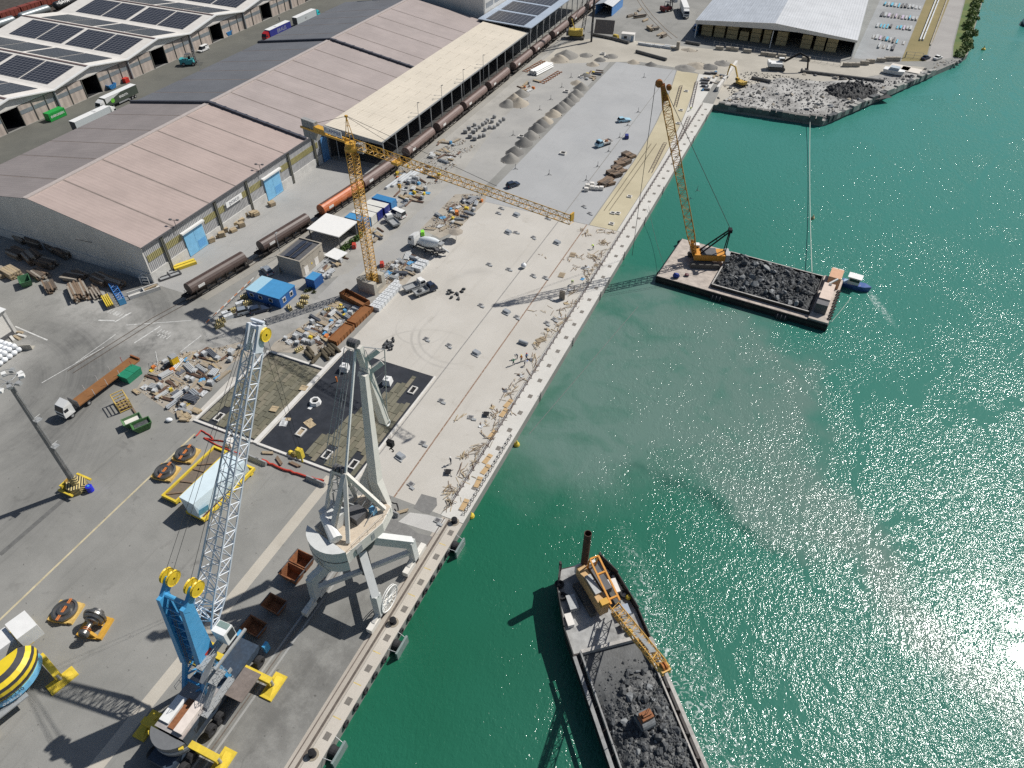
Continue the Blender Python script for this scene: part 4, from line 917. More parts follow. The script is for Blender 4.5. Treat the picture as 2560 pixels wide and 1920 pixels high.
mb = MB(); mb.beam(jr, jr.lerp(jt, .42), .7, 1.0); mb.beam(jr.lerp(jt, .25), jt, .95, 1.15); mb.beam(jp + V((-.6, -.2, 0)), jr.lerp(jt, .35) + V((-.2, .3, 0)), .4, .7); mb.build('head_jib', m_pale_c, pc)
for f in (.15, .3): MB().beam(jr.lerp(jt, f) + V((.5, .2, 0)), jr.lerp(jt, f) + V((1.7, 1.3, 1.0)), .3, .75).build('head_bracket', m_pale_c, pc)
mb = MB(); a, b = jr + V((.7, .8, .4)), jt + V((.9, .9, .4)); c = jr.lerp(jt, .2) + V((2.2, 1.8, 1.6))
mb.tube(jr, c, .07, 5); mb.tube(c, jt + V((.4, .4, 1.5)), .07, 5)
for i in range(9):
 f = .2 + i * .085; mb.tube(jr.lerp(jt, f), c.lerp(jt + V((.4, .4, 1.5)), max(0, (f - .2) / .8)), .035, 4)
mb.tube(jr + V((.8, .3, -.5)), jt + V((.7, .4, .6)), .05, 4); mb.build('walkway_frame', m_galv, pc)
for w0, w1, xo in ((1.3, .8, -1.2), (.9, .7, 0.3)):
 p, q = ap2 + V((-2.3 + xo * .4, .3, .2)), jr + V((-1.1 + xo * .35, -.3, -.6))
 mb = MB(); s1 = V((1, 0, 0))
 for s in (-.5, .5): mb.tube(p + s1 * s * w0, q + s1 * s * w1, .055, 5)
 for i in range(13): f = i / 12; mb.tube(p.lerp(q, f) - s1 * .5 * (w0 + (w1 - w0) * f), p.lerp(q, f) + s1 * .5 * (w0 + (w1 - w0) * f), .04, 4)
 mb.build('backstay_ladder', m_galv, pc)
MB().beam(ap2 + V((.1, .1, .2)), jr + V((-.2, -.4, -.4)), .26, .3).build('backstay', m_whitep, pc)
for x in (-.75, -.4, -.05, .3): MB().lathe([(.1, -.12), (.6, -.12), (.6, .12), (.1, .12)], jr + V((x - .4, .0, .3)), 14, 'x').build('sheave', m_dkgrey, pc)
for x in (-.5, -.1): MB().lathe([(.1, -.2), (.55, -.2), (.55, .2), (.1, .2)], jt + V((x, .2, -.3)), 14, 'x').build('sheave', m_dkgrey, pc)
MB().ring(jt + V((.45, .2, -.3)), .42, .12, 16, 6, 'x').build('sheave_guard', m_whitep, pc)
mb = MB()
for x in (-.55, -.2, .1, .4): mb.tube(jt + V((x, .3, -.6)), jt + V((x * .5, .5, -4.6)), .03, 4)
mb.build('hoist_rope', m_rope, pc)
mb = MB(); mb.bb(jt + V((-.5, .2, -5.5)), jt + V((.5, .8, -4.5))); mb.tube(jt + V((0, .5, -5.5)), jt + V((0, .5, -6.2)), .12, 6)
for i in range(6): a = R(-90 + 45 * i); mb.tube(jt + V((.35 * math.cos(a) * .9, .5, -6.5 + .35 * math.sin(a))), jt + V((.35 * math.cos(a + R(45)) * .9, .5, -6.5 + .35 * math.sin(a + R(45)))), .09, 5)
mb.build('hook_block', m_black, pc)
mb = MB(); c = (5.6, -2.6, 2.6); mb.ring(c, 2.05, .09, 32, 6, 'x'); mb.ring((5.3, -2.6, 2.6), 2.05, .06, 32, 6, 'x'); mb.ring(c, .5, .1, 14, 6, 'x')
for i in range(16): a = R(i * 22.5); mb.tube((5.55, -2.6 + .5 * math.cos(a), 2.6 + .5 * math.sin(a)), (5.55, -2.6 + 2.05 * math.cos(a), 2.6 + 2.05 * math.sin(a)), .05, 4)
mb.build('cable_reel', m_whitep, pc)
mb = MB()
for i in range(6): mb.tube(hp(3.3, -3 + i * 1.5, 14.2), hp(3.3, -3 + i * 1.5, 15.3), .03, 4)
mb.tube(hp(3.3, -3, 15.3), hp(3.3, 4.5, 15.3), .03, 4)
for i in range(5): mb.tube(hp(-2 + i, -.2 + i * .2, 14.3), hp(-2 + i * 1.0, 4.2, 16.3), .05, 4)
mb.build('handrail', m_galv, pc)
MB().box(hp(0, 1.2, 14.9), (2.4, 2.2, 1.2), hs).build('winch', m_dkgrey, pc)
MB().box(hp(1.4, 3.0, 14.8), (.9, .8, .9), hs).build('blue_drum', m_blue_door, pc)
# ---- light mast with platform, on striped concrete foot
m_haz = bpy.data.materials.new('hazard stripes'); m_haz.use_nodes = True; n, l = nodes_of(m_haz); b = n['Principled BSDF']
pos = n.new('ShaderNodeNewGeometry').outputs['Position']; sp = n.new('ShaderNodeSeparateXYZ'); l.new(pos, sp.inputs[0])
st = mathn(n, l, 'SINE', mathn(n, l, 'MULTIPLY', mathn(n, l, 'ADD', mathn(n, l, 'ADD', sp.outputs[0], sp.outputs[1]), mathn(n, l, 'MULTIPLY', sp.outputs[2], 1.2)), 11))
l.new(mixc(n, l, ramp(n, l, st, -.05, .05), (.03, .03, .03), (.62, .50, .22)), b.inputs['Base Color']); b.inputs['Roughness'].default_value = .7
lm = thing('light_mast', 'tall grey floodlight mast on hazard striped concrete foot at the yard edge', 'light mast', G(197, 1222))
MB().prism([(-1.5, -.6), (-.6, -1.5), (.6, -1.5), (1.5, -.6), (1.5, .6), (.6, 1.5), (-.6, 1.5), (-1.5, .6)], 0, 1.5).build('foot', m_haz, lm)
MB().lathe([(.62, 1.5), (.60, 3.1), (.58, 3.2)], (0, 0, 0), 14).build('striped_collar', m_haz, lm)
MB().lathe([(.56, 1.5), (.45, 12), (.30, 24.6), (0, 24.6)], (0, 0, 0), 12).build('pole', M('mast grey', (.24, .24, .235), .6, .2, var=.2, scale=1), lm)
mb = MB()
for x in (.55, .85): mb.tube((x, .1, 3), (x - .15, .1, 24), .025, 4)
for i in range(42): mb.tube((.55 - i * .0035, .1, 3 + i * .5), (.85 - i * .0035, .1, 3 + i * .5), .02, 4)
mb.build('ladder', m_galv, lm)
for z in (11, 17): MB().box((.9, .2, z), (1.1, 1.0, .1)).tube((1.4, -.3, z), (1.4, -.3, z + 1), .03, 4).tube((1.4, .7, z), (1.4, .7, z + 1), .03, 4).tube((1.4, -.3, z + 1), (1.4, .7, z + 1), .03, 4).build('rest_platform', m_galv, lm)
MB().ring((0, 0, 24.8), 1.6, .06, 18, 5).ring((0, 0, 25.8), 1.6, .04, 18, 5).beam((-1.6, 0, 24.8), (1.6, 0, 24.8), .1).beam((0, -1.6, 24.8), (0, 1.6, 24.8), .1).build('lamp_ring', m_galv, lm)
for i in range(10):
 a = R(i * 36 + 10); MB().box((2.0 * math.cos(a), 2.0 * math.sin(a), 24.9 + .3 * (i % 2)), (.75, .6, .45), a).build('floodlight', m_whitep if i % 3 else m_galv, lm)
mb = MB()
for s in (-1, 1): mb.beam((-2.0, -1.9 * s, .9), (1.2, -1.9 * s, .9), .35, .3)
mb.bb((-2.3, -1.4, .0), (-1.8, 1.4, 1.3)); mb.build('guard_rail', m_padyel, lm)
MB().bb((-1.75, -.6, .02), (-1.52, .6, 1.9)).build('switch_cabinet', M('orange brown cabinet', (.42, .26, .06), .6), lm)
br_ = thing('blue_barrel', 'bright blue barrel beside the striped mast foot', 'barrel', G(228, 1227))
MB().lathe([(0, 0), (.52, 0), (.56, .1), (.52, .45), (.56, .55), (.52, .9), (.56, 1.15), (.5, 1.25), (0, 1.25)], (0, 0, 0), 14).build('drum', M('barrel blue', (.02, .03, .55), .4), br_)
MB().lathe([(0, 1.26), (.2, 1.26), (.2, 1.34), (0, 1.34)], (0, 0, 0), 10).build('lid', m_blue, br_)
# ------------------------------------------------------------------ rocks and heaps
def rock_mesh(seed, mat):
 rnd = random.Random(seed); mb = MB(); mb.ball((0, 0, 0), 1, 7, 4)
 v = []
 pl = [(V((rnd.gauss(0, 1), rnd.gauss(0, 1), rnd.gauss(0, 1))).normalized(), rnd.uniform(.45, .8)) for _ in range(9)]
 for p in mb.v:
  p = V(p)
  for nn, d in pl:
   e = p.dot(nn) - d
   if e > 0: p -= nn * e
  v.append(tuple(p))
 mb.v = v; me = bpy.data.meshes.new('rock'); me.from_pydata(mb.v, [], mb.f); me.materials.append(mat); return me
m_rock = M('dark wet rock', (.068, .073, .078), .8, var=.55, scale=2.2, bump=.5, bscale=5, grime=.5, gcol=(.19, .19, .18), gscale=.5)
m_rock2 = M('grey slab rock', (.20, .21, .215), .75, var=.35, scale=1.5, bump=.4)
m_mud = M('grey silt', (.13, .137, .135), .45, var=.15, scale=.6)
m_muddark = M('dark rubble bed', (.055, .06, .064), .8, var=.5, scale=1.5, bump=.8, bscale=3, grime=.5, gcol=(.12, .125, .125), gscale=1.2)
ROCKS = [rock_mesh(i, m_rock if i % 4 else m_rock2) for i in range(8)]
def child(me, name, parent, loc, rot, sc):
 o = bpy.data.objects.new(name, me); COL.objects.link(o); o.parent = parent; o.location = loc; o.rotation_euler = rot; o.scale = sc; return o
def heap_mesh(fn, x0, x1, y0, y1, step):
 nx, ny = int((x1 - x0) / step) + 1, int((y1 - y0) / step) + 1
 vs = []; fs = []
 for j in range(ny + 1):
  for i in range(nx + 1):
   x = x0 + (x1 - x0) * i / nx; y = y0 + (y1 - y0) * j / ny; vs.append((x, y, fn(x, y)))
 for j in range(ny):
  for i in range(nx): a = j * (nx + 1) + i; fs.append((a, a + 1, a + nx + 2, a + nx + 1))
 mb = MB(); mb.add(vs, fs); return mb
def scatter_rocks(parent, fn, pts, rnd, smin, smax, meshes=None):
 for x, y in pts:
  s = smin + (smax - smin) * rnd.random() ** 2.5
  child(rnd.choice(meshes or ROCKS), 'rock', parent, (x, y, fn(x, y) + s * .25), (rnd.uniform(0, 6), rnd.uniform(0, 6), rnd.uniform(0, 6)), (s * rnd.uniform(.7, 1.3), s * rnd.uniform(.7, 1.3), s * rnd.uniform(.5, .9)))
def fine_rubble(parent, fn, x0, x1, y0, y1, n, smin, smax, seed, mat, gate=None):
 rr = random.Random(seed); mb = MB()
 while n > 0:
  x, y = rr.uniform(x0, x1), rr.uniform(y0, y1)
  if gate and not gate(x, y, rr): continue
  n -= 1; s = smin + (smax - smin) * rr.random() ** 3; q = Matrix.Rotation(rr.uniform(0, 6), 3, 'Z') @ Matrix.Rotation(rr.uniform(-.6, .6), 3, 'X'); c = V((x, y, fn(x, y) + s * .2))
  mb.add([c + q @ V((a * s * rr.uniform(.6, 1.2), b * s * rr.uniform(.6, 1.2), e * s * rr.uniform(.4, .9))) for a, b, e in ((1, .2, 0), (.1, 1, .1), (-1, 0, 0), (0, -1, -.1), (.2, .1, 1), (0, 0, -1))], [(0, 1, 4), (1, 2, 4), (2, 3, 4), (3, 0, 4), (1, 0, 5), (2, 1, 5), (3, 2, 5), (0, 3, 5)])
 o = mb.build('fine_rubble', mat, parent); o['kind'] = 'stuff'; return o
m_hull = M('black hull', (.022, .021, .022), .6, var=.3, scale=1, grime=.35, gcol=(.13, .07, .05), gscale=.5)
m_deckb = M('dusty barge deck', (.46, .40, .35), .85, var=.2, scale=.8, grime=.6, gcol=(.16, .14, .12), gscale=.5)
m_rimp = M('pale scraped rim', (.42, .40, .37), .7, var=.25, scale=1.5, grime=.4)
m_orange = M('crawler orange', (.62, .27, .03), .5, var=.12, scale=1.5, grime=.2, gcol=(.3, .15, .05))
m_rustyel = M('rusty yellow boom', (.50, .25, .04), .6, var=.25, scale=1.2, grime=.35, gcol=(.24, .10, .03), gscale=.8)
# ---- crane barge moored off the quay
BG = thing('crane_barge', 'flat black barge loaded with broken rock, moored off the new quay', 'barge', (-5.2, 148.2, SEA), R(-4.5))
L, Wd = 39.0, 18.8
mb = MB(); mb.prism([(-L / 2, -Wd / 2), (L / 2, -Wd / 2), (L / 2, Wd / 2), (-L / 2, Wd / 2)], -1.0, 1.7); mb.build('hull', m_hull, BG)
MB().prism([(-L / 2 + .15, -Wd / 2 + .15), (L / 2 - .15, -Wd / 2 + .15), (L / 2 - .15, Wd / 2 - .15), (-L / 2 + .15, Wd / 2 - .15)], 1.7, 1.76).build('deck', m_deckb, BG)
hx0, hx1, hy0, hy1 = -6.8, 15.0, -7.6, 7.8
mb = MB()
for a, b in (((hx0, hy0), (hx1, hy0)), ((hx1, hy0), (hx1, hy1)), ((hx1, hy1), (hx0, hy1)), ((hx0, hy1), (hx0, hy0))): mb.beam((*a, 2.15), (*b, 2.15), .25, .8)
mb.build('hopper_wall', m_hull, BG)
mb = MB()
for a, b in (((hx0, hy0), (hx1, hy0)), ((hx0, hy1), (hx1, hy1)), ((hx0, hy0), (hx0, hy1))): mb.beam((*a, 2.6), (*b, 2.6), .3, .1)
mb.build('hopper_rim', m_rimp, BG)
MB().beam((-L / 2, -Wd / 2 - .05, 1.2), (L / 2, -Wd / 2 - .05, 1.2), .25, .3).beam((-L / 2, -Wd / 2 - .05, .3), (L / 2, -Wd / 2 - .05, .3), .2, .2).build('rubbing_strake', m_hull, BG)
MB().bb((15.2, -9.2, 1.78), (19.4, 9.2, 2.1)).build('stern_deck', m_deckb, BG)
h1 = MB().bb((15.8, -4.6, 2.1), (18.2, 2.0, 4.8)).build('deckhouse', M('dusty pink house', (.62, .50, .42), .7, var=.1), BG)
MB().bb((15.7, -6.6, 2.1), (18.2, -4.65, 4.5)).build('engine_cabin', m_dkgrey, BG)
MB().bb((16.8, 1.0, 4.82), (17.4, 1.8, 4.9)).build('roof_hatch', m_dkgrey, h1)
MB().bb((16.2, 4.6, 2.1), (18.9, 8.6, 4.9)).build('container_cabin', M('orange tan roof', (.58, .33, .20), .7, var=.1), BG)
for x in (16.4, 17.7): MB().bb((x, 8.8, 2.1), (x + 1.1, 10.4, 4.0)).build('water_tank', m_rim, BG)
MB().beam((16.6, 2.4, 4.2), (18.2, 4.4, 4.9), .35, .3).build('gangway', m_whitep, BG)
rnd = random.Random(3)
for i in range(10): MB().ring((19.3 + .1 * rnd.random(), -7.6 + i * 1.25, 2.3), .35, .14, 10, 5).build('tyre', m_tyre, BG)
def barge_h(x, y):
 d = min(x - hx0, hx1 - x, y - hy0, hy1 - y)
 return 1.95 + min(1.0, d * .35) * 1.0 + .5 * hm(x, y, .35, 1) + .35 * hm(x, y, 1.1, 2) + .18 * hm(x, y, 2.6, 3)
hb = thing('rubble_heap', 'heap of dark broken rock filling the moored crane barge', 'rubble', BG.matrix_basis @ V((0, 0, 0)), R(-4.5))
hb.location = BG.location
heap_mesh(barge_h, hx0 + .15, hx1 - .15, hy0 + .15, hy1 - .15, .42).build('rubble_bed', m_muddark, hb)
scatter_rocks(hb, barge_h, [(rnd.uniform(hx0 + .6, hx1 - .6), rnd.uniform(hy0 + .6, hy1 - .6)) for _ in range(290)], rnd, .25, 1.2)
fine_rubble(hb, barge_h, hx0 + .3, hx1 - .3, hy0 + .3, hy1 - .3, 2600, .08, .45, 5, m_rock)
def fender(p, rz, label, ln=3.0, r=.75):
 t = thing('floating_fender', label, 'fender', p, rz)
 MB().lathe([(0, -ln / 2), (r * .6, -ln / 2), (r, -ln / 2 + .4), (r, ln / 2 - .4), (r * .6, ln / 2), (0, ln / 2)], (0, 0, 0), 14, 'x').build('drum', m_tyre, t)
 mb = MB()
 for x in (-ln * .3, 0, ln * .3): mb.ring((x, 0, 0), r + .03, .08, 16, 5, 'x')
 mb.build('chain_ring', m_dkgrey, t)
fender(G(1791, 745, -1.3), R(-5), 'black floating fender against the rock barge, below its hopper corner', 2.8)
fender(G(1953, 792, -1.3), R(-5), 'grey topped floating fender against the rock barge near its deckhouse', 2.8)
fender(G(1702, 606, -1), R(60), 'black floating fender at the bow end of the rock barge by the boom', 1.8, .6)
fender(G(1650, 684, -1), R(80), 'black floating fender at the barge corner facing the quay', 1.6, .6)
cf = V((-19.5, 150.6, 0)); tipw = V((-31.2, 146.3, 40.0)); hd2 = V((-.94, -.34, 0)).normalized()
CC = thing('crawler_crane', 'orange crawler crane with long yellow lattice boom standing on the barge', 'crawler crane', (-16.6, 150.4, SEA + 1.76), math.atan2(hd2.x, -hd2.y) + math.pi)
CCi = CC.matrix_basis.inverted() if False else (Matrix.Translation(CC.location) @ Matrix.Rotation(CC.rotation_euler.z, 4, 'Z')).inverted()
def cl(p): return CCi @ V(p)
fwd = (CCi.to_3x3() @ hd2)   # local forward
sg_ = 1 if fwd.y > 0 else -1
for s in (-1, 1):
 tr = MB(); pr = []
 for i in range(20):
  a = 2 * math.pi * i / 20; pr.append(((2.9 if math.cos(a) > 0 else -2.9) + .62 * math.cos(a), .62 + .62 * math.sin(a)))
 tr.extrude(pr, s * 2.4 - .5, s * 2.4 + .5, 'x'); tr.build('crawler_track', M('dusty track', (.10, .095, .085), .9, var=.4, scale=3), CC)
MB().bb((-1.9, -1.8, .6), (1.9, 1.8, 1.3)).build('car_body', m_dkgrey, CC)
MB().bb((-1.55, sg_ * -4.6, 1.5), (1.55, sg_ * 2.6, 3.0)).build('upper_body', m_orange, CC)
MB().bb((-1.5, sg_ * -2.5, 3.0), (1.5, sg_ * 1.0, 3.25)).build('machinery_deck', m_dkgrey, CC)
MB().bb((-1.6, sg_ * -5.6, 1.4), (1.6, sg_ * -4.65, 3.2)).build('counterweight', m_galv, CC)
cbx = MB().bb((1.65, sg_ * 1.2, 1.6), (2.9, sg_ * 3.2, 3.7)).build('cab', m_whitep, CC)
MB().bb((1.8, sg_ * 3.22, 2.1), (2.8, sg_ * 3.26, 3.4)).bb((2.92, sg_ * 1.5, 2.2), (2.95, sg_ * 3.0, 3.4)).bb((1.62, sg_ * 1.5, 2.3), (1.64, sg_ * 3.0, 3.4)).build('cab_window', m_glass, cbx)
bfoot = V((0, sg_ * 2.4, 2.2)); btip = cl(tipw)
mb = MB(); mb.lattice(bfoot, bfoot.lerp(btip, .14), 1.7, .7, 1.9, 1.7, 4, .11, .06, up=(0, -sg_ * .9, .3)); mb.lattice(bfoot.lerp(btip, .14), bfoot.lerp(btip, .9), 1.9, 1.7, 1.9, 1.7, 22, .11, .055, up=(0, -sg_ * .9, .3)); mb.lattice(bfoot.lerp(btip, .9), btip, 1.9, 1.7, 1.2, .8, 4, .12, .07, up=(0, -sg_ * .9, .3)); mb.build('boom', m_rustyel, CC)
MB().beam(bfoot + V((-.5, 0, 0)), bfoot.lerp(btip, .09) + V((-.5, 0, 0)), .25, .7).beam(bfoot + V((.5, 0, 0)), bfoot.lerp(btip, .09) + V((.5, 0, 0)), .25, .7).beam(bfoot.lerp(btip, .07) + V((-.6, 0, 0)), bfoot.lerp(btip, .07) + V((.6, 0, 0)), .5).build('boom_foot', m_rustyel, CC)
m_rustor = M('rusty orange steel', (.36, .13, .03), .7, var=.3, scale=2)
bd = (btip - bfoot).normalized()
mb = MB()
for s in (-.45, .45): mb.beam(bfoot.lerp(btip, .95) + V((s, 0, 0)), btip + bd * 1.2 + V((s, 0, 0)), .2, 1.0)
mb.build('boom_head', m_rustor, CC)
for x in (-.3, .0, .3): MB().lathe([(.1, -.1), (.75, -.1), (.75, .1), (.1, .1)], btip + bd * 1.2 + V((x, sg_ * .7, .2)), 16, 'x').build('sheave', m_rustor, CC)
for x in (-.3, .3): MB().lathe([(.1, -.1), (.55, -.1), (.55, .1), (.1, .1)], btip + V((x, -sg_ * 1.0, .6)), 14, 'x').build('sheave', m_rustor, CC)
gt = V((0, -sg_ * 4.6, 9.0)); mb = MB()
for s in (-.8, .8): mb.beam((s, sg_ * 1.2, 3.0), gt + V((s * .5, 0, 0)), .22, .3); mb.beam((s, -sg_ * 4.4, 3.0), gt + V((s * .5, 0, 0)), .2, .25)
for f in (.3, .55, .8): mb.beam(V((-.8, sg_ * 1.2, 3)).lerp(gt, f), V((.8, sg_ * 1.2, 3)).lerp(gt, f), .15)
mb.box(gt, (1.3, .8, .8)); mb.build('gantry', m_black, CC)
MB().tube(gt + V((-.3, 0, .3)), btip + V((-.3, -sg_ * .5, 0)), .04, 4).tube(gt + V((.3, 0, .3)), btip + V((.3, -sg_ * .5, 0)), .04, 4).build('pendant', m_rope, CC)
tl = btip + bd * 1.2 + V((0, sg_ * 1.4, 0))
MB().tube(tl, V((tl.x, tl.y, .3)), .035, 4).tube(tl + V((.4, 0, 0)), V((tl.x + .4, tl.y, .3)), .035, 4).build('hoist_rope', m_rope, CC)
for i, (p, s, mt, nm, lb, ct) in enumerate(((GT(1280, 480, 1415, 740, 0), (1.8, 1.0, 1.4), M('tarp blue', (.03, .06, .30), .7, var=.2), 'blue_tarpaulin', 'crumpled dark blue tarpaulin on the barge deck edge', 'tarpaulin'), (GT(1280, 480, 1510, 725, 0), (1.3, 1.0, .8), M('dark red drum', (.10, .02, .03), .6), 'red_coil', 'dark red coil of gear on the barge deck', 'gear'))):
 t = thing(nm, lb, ct, V((p.x, p.y, SEA + 1.76)))
 mb = MB(); mb.ball((0, 0, s[2] * .45), .5, 9, 5, (s[0], s[1], s[2] * .9)); mb.v = [(x + .25 * hm(x, y, 2, z), y + .25 * hm(y, z, 2, x), max(0.0, z + .2 * hm(z, x, 2, y))) for x, y, z in mb.v]; mb.build('bundle', mt, t)
 MB().ring((0, 0, .2), s[0] * .35, .1, 12, 5).build('rope', m_dkgrey, t)
def cable(name, label, a, b, sag, r, mat, cat='mooring line'):
 mb = MB(); n = 14; pts = [V(a).lerp(V(b), i / n) - V((0, 0, sag * 4 * (i / n) * (1 - i / n))) for i in range(n + 1)]
 for p, q in zip(pts, pts[1:]): mb.tube(p, q, r, 5, cap=False)
 return tag(mb.build(name, mat), label, cat)
m_line = M('pale mooring rope', (.52, .56, .50), .8)
cable('mooring_line', 'long pale mooring line from the rock barge to the old pier corner', G(2030, 680, 0), GT(1920, 0, 365, 990, -.2), 1.2, .09, m_line)
cable('mooring_line', 'dark line sagging from the quay handrail to the barge bow', GT(1280, 480, 1180, 120, .8), GT(1280, 480, 1310, 620, 0), 1.0, .04, m_rope)
cable('mooring_line', 'thin line floating on muddy water below the quay', GT(1280, 480, 1090, 990, SEA + .05), GT(1280, 960, 150, 430, SEA + .05), 0, .05, m_dkgrey)
cable('mooring_line', 'pale line trailing from the barge stern deck into the water', V((14, 138.5, .2)), GT(1920, 480, 720, 910, SEA + .05), .2, .04, m_line)
bt_ = thing('work_launch', 'small blue hulled launch with white wheelhouse behind the rock barge', 'boat', V((17.6, 157.2, SEA)), R(-97))
pr = [(-1.15, -2.8), (1.15, -2.8), (1.3, 0), (1.0, 2.2), (0, 3.7), (-1.0, 2.2), (-1.3, 0)]
mb = MB(); n_ = len(pr); mb.add([(x * .8, y * .92, -.4) for x, y in pr] + [(x, y, .95 + (.35 if y > 2 else 0)) for x, y in pr], [tuple(range(n_ - 1, -1, -1)), tuple(range(n_, 2 * n_))] + [(i, (i + 1) % n_, n_ + (i + 1) % n_, n_ + i) for i in range(n_)]); mb.build('hull', M('launch blue', (.06, .12, .32), .4), bt_)
MB().prism([(x * .86, y * .88) for x, y in pr], .97, 1.02).build('deck', M('launch deck', (.30, .42, .55), .7), bt_)
wh2 = MB().bb((-.95, -1.6, 1.0), (.95, .9, 2.9)).build('wheelhouse', m_whitep, bt_)
MB().bb((-.97, -1.3, 1.9), (.97, .8, 2.6)).bb((-.8, .91, 1.8), (.8, .94, 2.6)).build('window', m_glass, wh2)
MB().bb((-1.15, -1.9, 2.9), (1.15, 1.2, 3.0)).build('roof', m_whitep, bt_)
MB().ring((.6, 1.5, 1.15), .3, .1, 12, 5).build('lifebuoy', m_orange, bt_)
# ---- hopper barge under way in the foreground
DR = thing('hopper_barge', 'dark hopper barge under way, heaped with rock, orange crane at its bow', 'barge', (-14.9, 58.9, SEA), R(-141.3))
hl = [(3.2, 0), (4.7, 3.5), (5.6, 9.5), (5.6, 52), (-5.6, 52), (-5.6, 9.5), (-4.7, 3.5), (-3.2, 0)]
hl = hl[::-1]
mb = MB(); n_ = len(hl)
mb.add([(x * .93, y + .3, -1) for x, y in hl] + [(x, y, 3.1) for x, y in hl], [tuple(range(n_)), tuple(range(2 * n_ - 1, n_ - 1, -1))] + [(i, n_ + i, n_ + (i + 1) % n_, (i + 1) % n_) for i in range(n_)])
o = mb.build('hull', m_hull, DR); o.data.update()
import bmesh
def fixn(o):
 bm = bmesh.new(); bm.from_mesh(o.data); bmesh.ops.recalc_face_normals(bm, faces=bm.faces); bm.to_mesh(o.data); bm.free(); o.data.update()
fixn(o)
dkp = [(-3.0, .2), (-4.5, 3.6), (-5.35, 9.5), (-5.35, 13.3), (5.35, 13.3), (5.35, 9.5), (4.5, 3.6), (3.0, .2)]
mb = MB(); mb.prism(dkp[::1], 3.1, 3.15); o = mb.build('fore_deck', M('pale grey ship deck', (.36, .36, .35), .8, var=.2, scale=.8, grime=.9, gcol=(.09, .088, .085), gscale=.35), DR); fixn(o)
for s in (-1, 1):
 mb = MB()
 pts = [(s * 3.2, 0), (s * 4.7, 3.5), (s * 5.6, 9.5), (s * 5.6, 14)]
 for i, (a, b) in enumerate(zip(pts, pts[1:])): h = 1.6 - .4 * i; mb.beam((*a, 3.1 + h / 2), (*b, 3.1 + h / 2), .14, h)
 mb.beam((s * 3.15, .05, 3.1), (s * 3.15, .05, 4.9), .5, .3)
 mb.build('bulwark', m_hull, DR)
for s in (-1, 1):
 mb = MB()
 mb.beam((s * 5.55, 14, 3.9), (s * 5.55, 52, 3.9), .5, .18); mb.beam((s * 4.55, 13.5, 3.75), (s * 4.55, 52, 3.75), .22, .7); mb.build('coaming', m_rimp if s < 0 else M('grey coaming', (.26, .26, .255), .7, var=.3), DR)
 mb = MB()
 for k in range(13): mb.beam((s * 4.6, 15 + k * 3, 4.0), (s * 5.5, 15.3 + k * 3, 3.3), .12, .5)
 mb.beam((s * 5.1, 14, 3.12), (s * 5.1, 52, 3.12), .9, .06); mb.build('side_bracket', m_hull, DR)
MB().beam((-4.5, 13.6, 3.7), (4.5, 13.6, 3.7), .5, .8).build('hopper_front', m_rimp, DR)
def hop_h(x, y):
 e = min(4.4 - abs(x), (y - 14.2) * .6)
 h = 3.3
 if y > 17: h += min(1.0, (y - 17) / 5) * min(1.3, max(0, e) * .9 + .25) * (.8 + .4 * hm(x + 3, y, .22, 5))
 return h + (.28 * hm(x, y, .9, 8) + .16 * hm(x, y, 2.3, 9)) * min(1, max(.03, (y - 18.5) / 3 - max(0, x - 1.5) * .25))
hp_ = thing('rubble_heap', 'heap of dark wet rock and silt filling the moving hopper barge', 'rubble', (-14.9, 58.9, SEA), R(-141.3))
hpmb = heap_mesh(hop_h, -4.45, 4.45, 13.9, 46, .3); hpmb.build('silt_bed', M('wet grey silt and gravel', (.085, .088, .088), .55, var=.3, scale=.9, bump=.5, bscale=4, grime=.35, gcol=(.16, .165, .165), gscale=.5), hp_)
pts = []
while len(pts) < 280:
 x, y = rnd.uniform(-4.3, 4.3), rnd.uniform(17.5, 42)
 if y < 23 and x > 1.0 - (y - 18) * .0 and rnd.random() < .8: continue
 pts.append((x, y))
scatter_rocks(hp_, hop_h, pts, rnd, .16, .8)
fine_rubble(hp_, hop_h, -4.4, 4.4, 16, 44, 5200, .05, .34, 6, m_rock, lambda x, y, r: y > 21 or r.random() < (y - 15) / 9 * (1 - max(0, x) / 5))
mw = Matrix.Translation(DR.location) @ Matrix.Rotation(R(-141.3), 4, 'Z'); mwi = mw.inverted()
dz = SEA + 3.15
dc = thing('barge_crane', 'orange crawler crane body with short lattice boom and grab on the hopper barge', 'crane', mw @ V((-.6, 5.6, 3.15)), R(-141.3) + R(10))
dci = (Matrix.Translation(dc.location) @ Matrix.Rotation(dc.rotation_euler.z, 4, 'Z')).inverted()
for s in (-1, 1): MB().bb((s * 2.0 - .45, -2.6, .02), (s * 2.0 + .45, 2.8, .95)).build('crawler_track', MATS['dusty track'], dc)
m_tanor = M('faded orange paint', (.55, .35, .16), .6, var=.15, scale=1.5, grime=.3, gcol=(.3, .2, .12))
MB().bb((.2, -3.6, 1.2), (1.5, 3.6, 3.3)).build('engine_house', m_tanor, dc)
MB().bb((.35, -1.6, 3.31), (1.3, 1.6, 3.7)).build('roof_box', m_galv, dc)
MB().bb((-1.9, -3.4, 1.2), (-.5, 1.0, 2.4)).build('machinery', m_dkgrey, dc)
MB().bb((-.45, -2.2, 1.2), (.15, 3.0, 2.2)).build('winch_deck', m_black, dc)
MB().bb((-1.7, -4.2, 1.1), (1.4, -3.45, 2.9)).build('counterweight', m_rim, dc)
MB().bb((.2, 2.7, 3.31), (1.4, 3.6, 3.9)).build('cab_roof', m_yel, dc)
mb = MB()
for x in (-1.5, -.1): mb.beam((x, -2.8, 5.4), (x, 3.6, 3.2), .25, .3)
